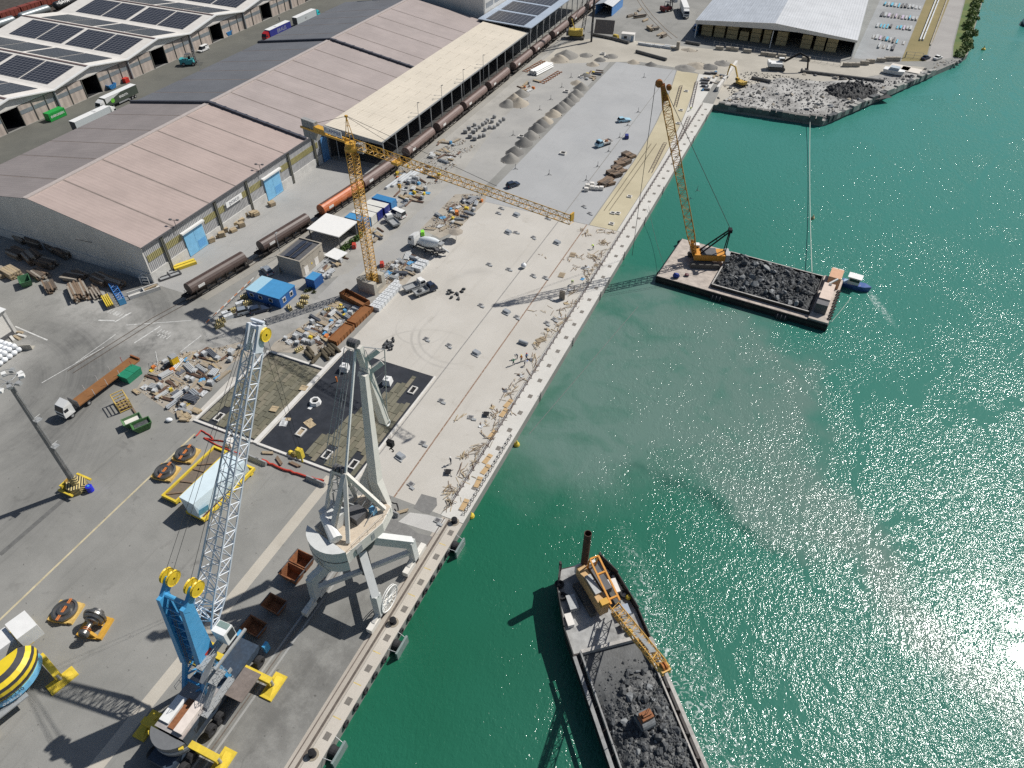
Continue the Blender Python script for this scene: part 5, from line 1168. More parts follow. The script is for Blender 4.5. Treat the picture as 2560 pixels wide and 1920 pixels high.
for f in (0, .35, .9): mb.beam((-1.5, -2.8 + 6.4 * f, 5.4 - 2.2 * f), (-.1, -2.8 + 6.4 * f, 5.4 - 2.2 * f), .25, .3)
mb.beam((-1.5, -2.8, 5.4), (-1.5, -3.2, 2.4), .2).beam((-.1, -2.8, 5.4), (-.1, -3.2, 2.4), .2); mb.build('gantry', m_orange, dc)
bfo = V((-.8, 3.7, 1.8)); bti = dci @ V((1.2, 40.2, 16.6))
mb = MB(); mb.lattice(bfo, bfo.lerp(bti, .94), 1.4, 1.2, 1.2, 1.0, 14, .09, .05, up=(0, -.6, .8)); mb.build('boom', M('boom orange', (.62, .36, .09), .5, var=.15, grime=.2, gcol=(.4, .28, .15)), dc)
MB().beam(bfo.lerp(bti, .05) + V((0, 0, .55)), bfo.lerp(bti, .8) + V((0, -.2, .6)), .7, .05).build('boom_walkway', m_galv, dc)
mb = MB()
for s in (-.5, .5): mb.beam(bfo.lerp(bti, .93) + V((s, 0, 0)), bti + V((s * .9, 0, 0)), .2, .8)
mb.beam(bti + V((-.6, 0, 0)), bti + V((.6, 0, 0)), .3); mb.build('boom_head', MATS['boom orange'], dc)
for x in (-.2, .2): MB().lathe([(.1, -.1), (.5, -.1), (.5, .1), (.1, .1)], bti + V((x, -.5, .1)), 14, 'x').build('sheave', m_rustor, dc)
gz = dci @ V((.6, 39.7, 4.6))
MB().tube(bti, gz, .035, 4).tube(bti + V((.35, 0, 0)), gz + V((.35, 0, 0)), .035, 4).build('hoist_rope', m_rope, dc)
mb = MB(); mb.box(gz + V((0, 0, -.2)), (1.6, 1.1, 1.3)); mb.box(gz + V((0, 0, .6)), (1.2, .5, .4)); mb.build('grab_head', m_rust, dc)
mb = MB(); mb.lathe([(1.15, -.9), (1.15, .9)], gz + V((0, 0, -1.2)), 20, 'x'); mb.v = [v for v in mb.v]; o = mb.build('grab_bucket', m_rock2, dc)
MB().box(gz + V((0, 0, -1.7)), (1.8, 2.0, .8)).build('grab_jaw', m_rock2, dc)
sp_ = thing('spud_pile', 'tall rusty open steel pipe standing upright at the hopper barge bow', 'pile', (-13.9, 57.6, SEA + 3.15))
MB().pipe((0, 0, -4.3), (0, 0, 10.3), .55, .48, 16).build('pipe', M('dark rusty pipe', (.085, .045, .03), .8, var=.4, scale=1.5), sp_)
MB().ring((0, 0, .15), .75, .16, 16, 6).build('collar', m_dkgrey, sp_)
def deckbox(name, label, cat, x, y, s, mat, rz=0.0, lid=None):
 p = mw @ V((x, y, 3.16)); t = thing(name, label, cat, p, R(-141.3) + rz)
 MB().bb((-s[0] / 2, -s[1] / 2, 0), (s[0] / 2, s[1] / 2, s[2])).build('casing', mat, t)
 MB().bb((-s[0] / 2 - .05, -s[1] / 2 - .05, s[2]), (s[0] / 2 + .05, s[1] / 2 + .05, s[2] + .08)).build('lid', lid or mat, t)
deckbox('deck_locker', 'pale locker on the hopper barge deck by the dark bulwark, ahead of the tyres', 'locker', -3.4, 5.2, (1.3, 2.2, .8), m_rim)
deckbox('deck_locker', 'blue grey locker behind the orange crane on the hopper barge', 'locker', -3.5, 9.4, (1.3, 1.5, 1.2), M('blue grey lid', (.30, .35, .42), .5))
deckbox('deck_locker', 'narrow white locker along the far rail of the hopper barge', 'locker', 4.5, 8.6, (.9, 1.8, .7), m_rim)
deckbox('deck_locker', 'big pale locker beside the crane tracks on the hopper barge', 'locker', 3.3, 6.2, (1.2, 2.2, .9), m_galv)
deckbox('winch_housing', 'squat brown winch housing ahead of the hopper', 'winch', -2.9, 11.4, (1.3, 1.0, .7), m_roofgrey)
for i, (x, y, lab) in enumerate(((4.1, 2.6, 'black tyre lying on the hopper barge deck near the spud pipe'), (4.3, 4.6, 'black tyre lying beside the narrow locker on the hopper barge'), (-4.1, 3.4, 'black tyre against the bow bulwark of the hopper barge'), (-4.6, 6.6, 'black tyre with pale rope inside on the hopper barge'))):
 p = mw @ V((x, y, 3.16)); t = thing('spare_rubber_fender', lab, 'fender', p)
 MB().ring((0, 0, .25), .5, .24, 16, 6).build('rubber', m_tyre, t); MB().lathe([(0, .1), (.3, .1), (.3, .16), (0, .16)], (0, 0, 0), 10).build('hub', m_rim if i > 1 else m_dkgrey, t)
for i, (x, y, c, lab) in enumerate(((-4.95, 7.3, m_padyel, 'yellow buoy ball on the hopper barge side deck'), (-3.2, 12.4, m_padyel, 'yellow drum end on the hopper barge deck by the hopper'),)):
 p = mw @ V((x, y, 3.16)); t = thing('deck_buoy', lab, 'buoy', p); MB().ball((0, 0, .4), .42, 10, 6).build('float', c, t); MB().ring((0, 0, .82), .1, .03, 8, 4).build('ring', m_dkgrey, t)
def buoy(p, label, col, s=1.0):
 t = thing('marker_buoy', label, 'buoy', V((p.x, p.y, SEA)))
 MB().lathe([(0, -.3), (.5 * s, -.2), (.62 * s, .15), (.5 * s, .5), (.2 * s, .8), (.12 * s, 1.1), (0, 1.1)], (0, 0, 0), 12).build('float', col, t); MB().lathe([(0, 1.1 * s), (.16 * s, 1.15), (0, 1.4 * s)], (0, 0, 0), 8).build('top_mark', col, t)
buoy(GT(640, 960, 1858, 1145, SEA), 'yellow marker buoy close to the quay near the crane end', m_padyel)
buoy(GT(1280, 960, 42, 530, SEA), 'yellow marker buoy floating by the quay handrail', m_padyel, .9)
buoy(GT(1920, 480, 385, 232, SEA), 'small tan buoy beside the long mooring line', m_tim, .8)
buoy(GT(1920, 0, 1860, 430, SEA), 'yellow barrel buoy off the planted bank', m_padyel, 1.3)
buoy(GT(1280, 480, 505, 1338, SEA), 'small brown buoy touching the new quay wall', m_rust, .6)
p = GT(1920, 0, 2212, 210, SEA); t = thing('motor_boat', 'dark motor boat with white cabin at the open water edge', 'boat', p, R(8))
mb = MB(); pr = [(-1.2, -4), (1.2, -4), (1.4, 0), (0, 4.5), (-1.4, 0)]; mb.add([(x * .8, y * .9, -.3) for x, y in pr] + [(x, y, 1.0) for x, y in pr], [(4, 3, 2, 1, 0), (5, 6, 7, 8, 9)] + [(i, (i + 1) % 5, 5 + (i + 1) % 5, 5 + i) for i in range(5)]); mb.build('hull', M('navy hull', (.02, .03, .06), .4), t)
MB().frus((0, -.4, 1.0), (2.0, 3.6), (1.6, 2.6), 1.3).build('cabin', m_whitep, t)
# ------------------------------------------------------------------ rail wagons
m_wbrown = M('dark brown wagon paint', (.085, .058, .05), .5, var=.15, scale=1.2, grime=.3, gcol=(.16, .12, .10))
m_wfade = M('faded brown wagon paint', (.17, .115, .10), .55, var=.15, scale=1.0, grime=.35, gcol=(.26, .21, .185))
m_worange = M('orange wagon paint', (.48, .125, .035), .5, var=.12, scale=1.0, grime=.3, gcol=(.58, .36, .26), gscale=.5)
m_under = M('grimy underframe', (.035, .03, .027), .85, var=.4, scale=3)
m_label = M('chalky label white', (.70, .69, .66), .7, var=.1)
def wagon(label, mat, L=15.6):
 t = thing('hopper_wagon', label, 'rail wagon', group='hopper wagons on the quay track')
 pr = []
 for i in range(11):
  a = R(200 - 22 * i); pr.append((1.42 * math.cos(a), 2.55 + 1.5 * math.sin(a) * (1.0 if math.sin(a) > 0 else .8)))
 pr = [(-.55, 1.25)] + pr + [(.55, 1.25)]
 bd_ = MB().extrude(pr, -L / 2, L / 2, 'y').build('body', mat, t); fixn(bd_)
 mb = MB(); mb.beam((0, -L / 2 + .4, 4.08), (0, L / 2 - .4, 4.08), .5, .06); mb.build('roof_walkway', mat, bd_)
 for s in (-1, 1): MB().box((s * 1.3, s * -L * .33, 2.7), (.24, 1.7, .62)).build('stencil_panel', m_label, bd_)
 mb = MB()
 for s in (-1, 1):
  mb.beam((s * 1.25, -L / 2 - 1.3, 1.1), (s * 1.25, L / 2 + 1.3, 1.1), .18, .32)
  for k in range(6): y = -L / 2 + 1 + k * (L - 2) / 5; mb.beam((s * 1.3, y, 1.1), (s * 1.38, y, 2.3), .12, .35)
 mb.box((0, -L / 2 - .75, 1.1), (2.6, 1.2, .16)); mb.box((0, L / 2 + .75, 1.1), (2.6, 1.2, .16)); mb.build('underframe', m_under, t)
 for s in (-1, 1):
  bo = MB().box((0, s * (L / 2 - 1.2), .72), (2.3, 2.6, .4)).build('bogie', m_under, t)
  for dy in (-.9, .9):
   mb = MB()
   mb.lathe([(0, -.8), (.46, -.8), (.46, -.68), (.12, -.66), (.12, .66), (.46, .68), (.46, .8), (0, .8)], (0, s * (L / 2 - 1.2) + dy, .5), 12, 'x'); mb.build('wheelset', m_under, bo)
  mb = MB(); mb.beam((-.8, s * (L / 2 + .6), 1.1), (-.8, s * (L / 2 + .6), 2.3), .06).beam((.8, s * (L / 2 + .6), 1.1), (.8, s * (L / 2 + .6), 2.3), .06).beam((-.8, s * (L / 2 + .6), 2.3), (.8, s * (L / 2 + .6), 2.3), .06); mb.build('end_rail', m_under, t)
  for x in (-.87, .87): MB().tube((x, s * (L / 2 + 1.3), 1.06), (x, s * (L / 2 + 1.75), 1.06), .16, 8).build('buffer', m_under, t)
 for k in range(4): MB().frus((0, -L / 2 + 3.2 + k * 3.05, .45), (.9, .8), (1.3, 2.6), .9).build('discharge_chute', m_under, t)
 return t
WAG = [(96.6, 'dark', 'dark brown hopper wagon standing alone at the near end of the track'), (117.3, 'dark', 'dark brown hopper wagon behind the white roofed shelter'), (137.8, 'orange', 'bright orange hopper wagon behind the tower crane mast'), (154.2, 'fade', 'brown hopper wagon standing before the canopy mouth'),
    (175.9, 'fade', 'brown hopper wagon alongside the canopy, next in from its mouth'), (195.0, 'fade', 'brown hopper wagon beside the grey concrete drums'), (213.2, 'fade', 'brown hopper wagon beside the grey gravel heap'), (232.3, 'fade', 'faded brown hopper wagon between gravel heap and white pipes'),
    (253.4, 'fade', 'faded brown hopper wagon beside the stack of white pipes'), (272.1, 'fade', 'faded brown hopper wagon alongside the solar roofed shed'), (292.4, 'fade', 'faded brown hopper wagon behind the piling rig'), (313.7, 'fade', 'faded brown hopper wagon between solar shed and small blue shed'), (334, 'fade', 'faded brown hopper wagon by the wall past the small blue shed')]
wp = {'dark': wagon(WAG[0][2], m_wbrown), 'fade': None, 'orange': None}
first = True
for y, kd, lb in WAG:
 if first: o = wp['dark']; first = False; o.location = (track_x(y), y, .15); o.rotation_euler = (0, 0, track_dir(y)); continue
 if kd == 'dark': o = dup(wp['dark'], (0, 0, 0), 0, lb)
 else: o = dup(wp['dark'], (0, 0, 0), 0, lb, swap={'dark brown wagon paint': m_wfade if kd == 'fade' else m_worange})
 o.location = (track_x(y), y, .15); o.rotation_euler = (0, 0, track_dir(y))
pts = [(track_x(y), y) for y in range(60, 400, 4)]
for s in (-.72, .72):
 mb = MB()
 for a, b in zip(pts, pts[1:]): mb.beam((a[0] + s, a[1], .07), (b[0] + s, b[1], .07), .08, .12)
 structure(mb.build('railway_rail', steel))
for s in (1.9, 2.6):
 mb = MB()
 for a, b in zip(pts[10:], pts[11:]): mb.beam((a[0] + s, a[1], .04), (b[0] + s, b[1], .04), .12, .08)
 structure(mb.build('rail_kerb', g_light))
sd_ = [GT(1280, 0, x, y) for x, y in ((1430, 330), (1330, 250), (1230, 150), (1150, 50), (1100, -30), (1040, -140))]
sd2 = [GT(1280, 0, x, y) for x, y in ((1380, 335), (1290, 250), (1190, 150), (1115, 50), (1065, -30), (1005, -140))]
for q in (sd_, sd2):
 mb = MB()
 for a, b in zip(q, q[1:]): mb.beam(a + V((0, 0, .05)), b + V((0, 0, .05)), .25, .1)
 structure(mb.build('railway_rail', M('siding rail tan', (.28, .24, .19), .8)))
m_tank = M('silver tank', (.22, .25, .26), .4, .3, var=.2, scale=.5, grime=.3, gcol=(.12, .08, .07))
m_redw = M('red brown wagon', (.20, .045, .03), .6, var=.15, scale=.6)
for i, (y, lb) in enumerate(((203.5, 'grey tank wagon with white lettering at the picture corner'), (221, 'plain grey tank wagon between two lettered ones'), (238.6, 'dark tank wagon with white lettering beyond the solar sheds'))):
 t = thing('tank_wagon', lb, 'rail wagon', (-324.5, y, 0), 0, 'tank wagons beyond the sheds')
 tb_ = MB().lathe([(0, -7.6), (.9, -7.5), (1.5, -6.9), (1.55, -6.5), (1.55, 6.5), (1.5, 6.9), (.9, 7.5), (0, 7.6)], (0, 0, 2.8), 20, 'y').build('tank', m_tank if i < 2 else M('dark tank', (.03, .032, .035), .4, var=.2), t, True)
 if i != 1: text('GATX', 2.0, m_label, tb_, (1.32, -3.0, 3.75), (R(60), 0, R(90)), ext=.02, bold=.03)
 mb = MB(); mb.box((0, 0, 1.0), (2.2, 16.4, .3)); mb.build('underframe', m_under, t)
 for s in (-1, 1):
  bo = MB().box((0, s * 5.8, .6), (2.2, 2.6, .4)).build('bogie', m_under, t)
  for dy in (-.9, .9): MB().lathe([(0, -.8), (.45, -.8), (.45, -.66), (.1, -.66), (.1, .66), (.45, .66), (.45, .8), (0, .8)], (0, s * 5.8 + dy, .47), 10, 'x').build('wheelset', m_under, bo)
for i in range(6):
 t = thing('open_wagon', 'red brown open wagon in the rake beyond the tank wagons', 'rail wagon', (-335.5, 196 + i * 10.4, 0), 0, 'red wagons beyond the tank wagons')
 mb = MB(); mb.frus((0, 0, 1.1), (2.6, 9.4), (2.9, 9.8), 2.5); mb.build('body', m_redw, t)
 mb = MB()
 for s in (-1, 1):
  for k in range(5): mb.beam((s * 1.35, -4 + k * 2, 1.2), (s * 1.48, -4 + k * 2, 3.6), .12)
 mb.beam((-1.45, 0, 3.62), (1.45, 0, 3.62), .15); mb.build('side_rib', m_redw, t)
 MB().box((0, 0, .7), (2.2, 8.6, .5)).build('underframe', m_under, t)
# ------------------------------------------------------------------ road vehicles (local +y forward)
m_carglass = M('car glass', (.02, .024, .03), .06)
def roundbox(mb, prof, w, inset=.12):
 """side profile (y,z) swept across the width with drawn-in edges"""
 P = []; n = len(prof)
 cy = sum(p[0] for p in prof) / n; cz = sum(p[1] for p in prof) / n
 for x, k in ((-w / 2, 1 - inset * .6), (-w / 2 + .12, 1), (w / 2 - .12, 1), (w / 2, 1 - inset * .6)):
  P += [(x, cy + (a - cy) * k, cz + (b - cz) * k) for a, b in prof]
 F = [tuple(range(n)), tuple(range(4 * n - 1, 3 * n - 1, -1))]
 for j in range(3): F += [(j * n + i, (j + 1) * n + i, (j + 1) * n + (i + 1) % n, j * n + (i + 1) % n) for i in range(n)]
 mb.add(P, F); return mb
def wheels(t, pos, r=.32, w=.22):
 for x, y in pos:
  wh_ = wheel(MB(), (x, y, r), r, w).build('wheel', m_tyre, t)
  MB().lathe([(0, -w * .52), (r * .55, -w * .52), (r * .55, w * .52), (0, w * .52)], (x, y, r), 10, 'x').build('rim', m_galv, wh_)
m_lamp = M('lamp lens', (.75, .74, .68), .2)
m_red = M('tail lamp red', (.35, .02, .02), .3)
def car(label, col, loc, rz, kind='wagon', L=4.5, cat='car', name='parked_car', w=1.78):
 t = thing(name, label, cat, loc, rz); h = L / 2
 low = [(-h, .35), (-h + .05, .85), (-h + .25, .95), (h - 1.25, .92), (h - .1, .72), (h, .5), (h - .05, .28), (-h + .1, .25)]
 o = roundbox(MB(), low, w).build('body', col, t); fixn(o)
 tops = {'wagon': (-h + .15, h - 1.95, -h + .45, h - 2.6), 'sedan': (-h + .75, h - 1.3, -h + 1.35, h - 2.1), 'hatch': (-h + .1, h - 1.15, -h + .4, h - 1.9), 'van': (-h + .08, h - .75, -h + .15, h - 1.5)}[kind]
 hz = 1.45 if kind != 'van' else 1.95
 mb = MB(); y0, y1, y2, y3 = tops
 mb.add([(-w / 2 + .08, y0, .9), (w / 2 - .08, y0, .9), (w / 2 - .08, y1, .9), (-w / 2 + .08, y1, .9), (-w / 2 + .24, y2, hz), (w / 2 - .24, y2, hz), (w / 2 - .24, y3, hz), (-w / 2 + .24, y3, hz)], [(4, 5, 6, 7), (0, 1, 5, 4), (1, 2, 6, 5), (2, 3, 7, 6), (3, 0, 4, 7)])
 mb.build('windows', m_carglass, t)
 MB().box((0, (y2 + y3) / 2, hz + .03), (w - .42, y3 - y2 + .1, .06)).build('roof', col, t)
 if kind == 'van':
  for s in (-1, 1): MB().box((s * (w / 2 - .12), y0 + 1.0, 1.25), (.1, 1.9, .75)).build('side_panel', col, t)
 wheels(t, [(s * (w / 2 - .08), y) for s in (-1, 1) for y in (-h + .8, h - .85)])
 for s in (-1, 1):
  MB().box((s * (w / 2 - .3), h - .06, .62), (.4, .12, .16)).build('headlight', m_lamp, t)
  MB().box((s * (w / 2 - .2), -h + .02, .75), (.22, .08, .24)).build('tail_light', m_red, t)
 return t
def tractor(t, col, y, glass=m_carglass, bw=2.45):
 """cab with front at y"""
 c = MB(); c.add([(-bw / 2, y - 2.1, .9), (bw / 2, y - 2.1, .9), (bw / 2, y, .9), (-bw / 2, y, .9), (-bw / 2, y - 2.1, 3.0), (bw / 2, y - 2.1, 3.0), (bw / 2, y - .05, 2.0), (-bw / 2, y - .05, 2.0), (bw / 2 - .1, y - .55, 3.1), (-bw / 2 + .1, y - .55, 3.1), (-bw / 2 + .1, y - 2.0, 3.7), (bw / 2 - .1, y - 2.0, 3.7)],
  [(0, 3, 2, 1), (0, 1, 5, 4), (2, 3, 7, 6), (1, 2, 6, 8, 5), (3, 0, 4, 9, 7), (6, 7, 9, 8), (8, 9, 10, 11), (4, 5, 11, 10), (5, 8, 11), (9, 4, 10)])
 o = c.build('cab', col, t)
 MB().add([(-bw / 2 + .15, y - .06, 2.05), (bw / 2 - .15, y - .06, 2.05), (bw / 2 - .22, y - .5, 3.0), (-bw / 2 + .22, y - .5, 3.0)], [(0, 1, 2, 3)]).build('windscreen', glass, o).location = (0, .03, .02)
 for s in (-1, 1):
  MB().box((s * (bw / 2 + .01), y - .75, 2.3), (.03, .8, .6)).build('side_window', glass, o)
  MB().box((s * (bw / 2 - .4), y + .02, 1.15), (.45, .08, .2)).build('headlight', m_lamp, o)
 MB().box((0, y + .02, 1.45), (bw - .5, .06, .35)).build('grille', m_dkgrey, o)
 MB().box((0, y - 3.4, .85), (1.0, 6.0, .3)).build('chassis', m_dkgrey, t)
 wheels(t, [(s * 1.05, yy) for s in (-1, 1) for yy in (y - 1.3, y - 5.0)], .5, .32)
def semi(label, cabcol, boxcol, roofcol, loc, rz, sidetext=None, textcol=None, rooftext=None, name='articulated_lorry', L=13.6, tsz=1.6, stripe=None):
 t = thing(name, label, 'lorry', loc, rz); y1 = 5.2; y0 = y1 - L
 tractor(t, cabcol, y1 + 2.6)
 bx = MB().bb((-1.25, y0, 1.15), (1.25, y1, 3.95)).build('trailer_box', boxcol, t)
 MB().bb((-1.27, y0 - .02, 3.95), (1.27, y1 + .02, 4.0)).build('trailer_roof', roofcol, bx)
 MB().bb((-1.2, y0 - .04, 1.2), (-.02, y0 - .01, 3.9)).bb((.02, y0 - .04, 1.2), (1.2, y0 - .01, 3.9)).build('rear_door', m_dkgrey if boxcol is not m_whitep else m_grey, bx)
 MB().box((0, y0 + L / 2, 1.0), (1.1, L - .4, .28)).build('trailer_chassis', m_dkgrey, t)
 for s in (-1, 1): MB().box((s * 1.15, y0 + 6.6, .8), (.06, 4.2, .5)).build('side_guard', m_grey, t)
 wheels(t, [(s * 1.0, y0 + q) for s in (-1, 1) for q in (1.6, 2.9, 4.2)], .5, .34)
 if sidetext:
  for s in (-1, 1): text(sidetext, tsz, textcol, bx, (s * 1.262, y0 + L * .45, 2.5), (R(90), 0, R(90 * s)), ext=.004, bold=.02)
 if rooftext: text(rooftext, 1.0, m_dkgrey, bx, (0, y1 - 5, 4.004), (0, 0, R(180)), ext=.003, bold=.02)
 return t
m_green_t = M('lorry dark green', (.06, .075, .06), .4)
m_teal = M('forklift teal', (.06, .36, .38), .45, var=.1)
t = semi('white and dark green curtain sided lorry beside the blue skip', m_whitep, m_green_t, m_whitep, (-219.6, 165.2, 0), math.pi, 'BRENTA', m_whitep, None, tsz=1.0)
bx = [c for c in kids(t) if c.name.startswith('trailer_box')][0]
MB().lathe([(0, 0), (.75, 0), (.75, .03), (0, .03)], (-1.28, 2.4, 2.4), 16, 'x').build('green_disc', M('lime disc', (.16, .5, .05), .5), bx)
MB().add([(-1.262, 5.1, 3.9), (-1.262, -1.5, 3.9), (-1.262, 5.1, 2.2)], [(0, 1, 2)]).build('pale_flash', m_palegr, bx)
semi('white box lorry whose cab almost meets the green lorry', m_whitep, M('pale grey box', (.50, .54, .55), .5, var=.05), m_whitep, (-213.2, 150.6, 0), 0, None, None, 'FS 4')
semi('blue trailer lorry with red cab parked along the service road', M('lorry red', (.42, .02, .025), .35), M('lorry blue', (.03, .035, .24), .45), m_whitep, (-214.6, 244.6, 0), math.pi, 'BRAUS', M('silver lettering', (.28, .30, .38), .5), 'F34', tsz=2.0)
semi('white trailer lorry with turquoise cab at the road end', M('lorry turquoise', (.02, .50, .55), .35), M('pale grey box', (.50, .54, .55)), m_whitep, (-214.6, 265.8, 0), 0, '4U', m_grey, None, tsz=1.3)
semi('white lorry with sunlit roof on the apron by the timber shed', m_whitep, m_whitep, m_whitep, GT(1280, 0, 1485, 120), R(-160), None, None, None)
fl = thing('flatbed_lorry', 'white flatbed lorry with long rusty deck parked by the skips', 'lorry', (-113.2, 58.4, 0), R(178))
tractor(fl, m_whitep, 8.6)
bed = MB().bb((-1.27, -9.0, 1.25), (1.27, 5.4, 1.5)).build('load_deck', M('rusty deck plates', (.235, .105, .035), .85, var=.12, scale=.8, grime=.3, gcol=(.17, .08, .03)), fl)
MB().bb((-1.3, 5.4, 1.2), (1.3, 5.55, 2.6)).build('headboard', m_dkgrey, fl)
MB().bb((-1.2, -9.2, 1.5), (1.2, -8.9, 1.9)).build('end_board', m_rust, fl)
MB().box((0, -2, 1.0), (1.0, 13, .3)).build('chassis', m_rust, fl)
wheels(fl, [(s * 1.0, y) for s in (-1, 1) for y in (-7.2, -5.8, -4.4)], .5, .34)
for y in (-7, -4, -1, 2):
 for s in (-1, 1): MB().tube((s * 1.3, y, 1.3), (s * 1.3, y, 2.8), .05, 5).build('stake', M('stake white', (.55, .55, .55), .6) if y > -6 else M('stake red', (.4, .04, .05), .5), fl)
def container(label, col, loc, rz, L=6.06, H=2.59, body=None, name='shipping_container', cat='container', roof=None, tcol=None):
 t = thing(name, label, cat, loc, rz)
 b_ = MB().bb((-1.22, -L / 2, .12), (1.22, L / 2, H)).build('box', col, t)
 MB().bb((-1.2, -L / 2 + .02, H), (1.2, L / 2 - .02, H + .03)).build('roof', roof or col, b_)
 mb = MB()
 for x in (-1.2, 1.2):
  for y in (-L / 2, L / 2): mb.bb((x - .06, y - .06, 0), (x + .06, y + .06, H + .04))
 mb.build('corner_post', col, t)
 mb = MB()
 k = int(L / .36)
 for i in range(k):
  y = -L / 2 + .3 + i * (L - .6) / (k - 1)
  for s in (-1, 1): mb.bb((s * 1.22, y - .06, .3), (s * 1.26, y + .06, H - .15))
 mb.build('corrugation', col, b_)
 for x in (-.6, .6): MB().bb((x - .57, L / 2, .2), (x + .57, L / 2 + .05, H - .1)).build('door', col, t)
 if body: text(body, .95, tcol or m_whitep, b_, (1.27, 0, 1.4), (R(90), 0, R(90)), ext=.01, bold=.015)
 return t
container('green container lettered in white by the transit shed wall', M('container green', (.02, .33, .06), .45, var=.08), (-229.2, 148.5, 0), 0, body='EVERGREEN')
def skip(label, col, loc, rz, name='blue_skip', w=1.9, L=3.4, h=1.6, fill=None):
 t = thing(name, label, 'skip', loc, rz)
 mb = MB(); a, b, c, d = w / 2, L / 2, w / 2 - .12, L / 2 - .12
 P = [(-a * .85, -b * .62, .12), (a * .85, -b * .62, .12), (a * .85, b * .62, .12), (-a * .85, b * .62, .12), (-a, -b, h), (a, -b, h), (a, b, h), (-a, b, h), (-c, -d, h), (c, -d, h), (c, d, h), (-c, d, h), (-c * .85, -d * .62, .3), (c * .85, -d * .62, .3), (c * .85, d * .62, .3), (-c * .85, d * .62, .3)]
 mb.add(P, [(3, 2, 1, 0), (0, 1, 5, 4), (1, 2, 6, 5), (2, 3, 7, 6), (3, 0, 4, 7), (4, 5, 9, 8), (5, 6, 10, 9), (6, 7, 11, 10), (7, 4, 8, 11), (8, 9, 13, 12), (9, 10, 14, 13), (10, 11, 15, 14), (11, 8, 12, 15), (12, 13, 14, 15)]); mb.build('tub', col, t)
 mb = MB()
 for s in (-1, 1):
  for k in range(4): y = -b * .5 + k * b * .34; mb.beam((s * a * .87, y, .2), (s * a * 1.03, y * 1.1, h), .1)
 mb.build('side_rib', col, t)
 for y in (-b * .4, b * .4): MB().tube((-a * .8, y, .1), (a * .8, y, .1), .1, 6).build('roller', m_dkgrey, t)
 if fill: MB().prism([(-c * .93, -d * .8), (c * .93, -d * .8), (c * .93, d * .8), (-c * .93, d * .8)], h * .6, h * .68).build('fill', fill, t)
 return t
m_bskip = M('skip blue', (.05, .25, .55), .5, var=.12)
skip('blue skip at the transit shed wall behind the green lorry', m_bskip, GT(0, 0, 970, 765), 0)
skip('blue skip at the transit shed wall beyond the white van', m_bskip, GT(0, 0, 1975, 305), 0)
t = thing('red_box', 'small bright red box at the foot of the transit shed downpipe', 'box', GT(0, 0, 1095, 712)); MB().bb((-.7, -.9, 0), (.7, .9, 1.5)).build('casing', M('box red', (.50, .03, .02), .5), t); MB().bb((-.75, -.95, 1.5), (.75, .95, 1.58)).build('lid', MATS['box red'], t)
def forklift(label, col, loc, rz, s=1.0, load=None):
 t = thing('forklift', label, 'forklift', loc, rz); t.scale = (s, s, s)
 mb = MB(); mb.frus((0, -.9, .5), (2.3, 3.6), (2.0, 3.2), 1.1); mb.build('body', col, t)
 MB().bb((-1.0, -2.9, .5), (1.0, -2.2, 1.8)).build('counterweight', col, t)
 mb = MB()
 for x in (-.75, .75): mb.beam((x, -1.2, 1.6), (x, -1.0, 2.9), .1); mb.beam((x, .3, 1.6), (x, .1, 2.9), .1)
 mb.box((0, -.45, 2.95), (1.7, 1.4, .1)); mb.build('cab_frame', m_dkgrey, t)
 MB().box((0, -.3, 1.9), (.6, .6, .7)).build('seat', m_black, t)
 mb = MB()
 for x in (-.6, .6): mb.beam((x, 1.3, .2), (x, 1.1, 4.0), .18, .25)
 for z in (1, 2.4, 3.8): mb.beam((-.6, 1.25, z), (.6, 1.25, z), .15)
 mb.build('mast', m_dkgrey, t)
 for x in (-.5, .5): MB().beam((x, 1.4, .3), (x, 3.0, .3), .16, .08).build('fork', m_dkgrey, t)
 wheels(t, [(x, y) for x in (-1.0, 1.0) for y in (-1.9, .7)], .5, .4)
 if load: MB().bb((-1.2, 1.5, 2.6), (1.2, 2.8, 3.6)).build('load', load, t)
 return t
forklift('large teal forklift on the service road by the white van', m_teal, GT(0, 0, 1660, 560), R(-60), 1.35)
car('white people carrier parked at the transit shed wall', m_whitep, GT(0, 0, 1760, 440), math.pi, 'van', 4.9, 'van', 'parked_van', 1.95)
forklift('dark red forklift lifting a pale bundle on the far apron', M('dark red paint', (.14, .02, .02), .5), GT(1280, 0, 1345, 95), R(-35), 1.3, m_rim)
m_silver = M('silver paint', (.38, .42, .46), .3, .4, var=.05)
m_darkblue = M('dark blue paint', (.035, .05, .085), .3, .2, var=.05)
m_ltblue = M('light blue paint', (.35, .55, .66), .35, var=.05)
car('silver hatchback parked by the brick substation', m_silver, GT(640, 480, 100, 695), R(62), 'hatch', 4.2)
car('silver estate car beside concrete blocks and the blue office cabin', m_silver, GT(0, 480, 2140, 1040), R(-40), 'wagon', 4.6)
car('dark blue estate car against the blue office cabin', m_darkblue, GT(640, 480, 40, 1030), R(-38), 'wagon', 4.6)
car('white minibus parked beside the site containers', m_whitep, GT(640, 480, 1225, 205), R(75), 'van', 5.0, 'van', 'parked_van', 1.95)
car('light blue estate car standing alone on the far grey deck', m_ltblue, GT(1280, 0, 968, 1050), R(-52), 'wagon', 4.4)
car('dark hatchback by the gravel berm at the deck corner', m_darkblue, GT(1280, 0, 8, 1610), R(-30), 'hatch', 4.0)
car('dark blue saloon parked on the bank road end', m_darkblue, GT(1920, 0, 1358, 512), R(-30), 'sedan', 4.5)
car('white saloon parked next to the dark blue one', m_whitep, GT(1920, 0, 1462, 512), R(-30), 'sedan', 4.5)
car('blue van in the shade of the timber shed', m_blue_dk, GT(1280, 0, 1585, 255), R(10), 'van', 4.8, 'van', 'parked_van', 1.9)
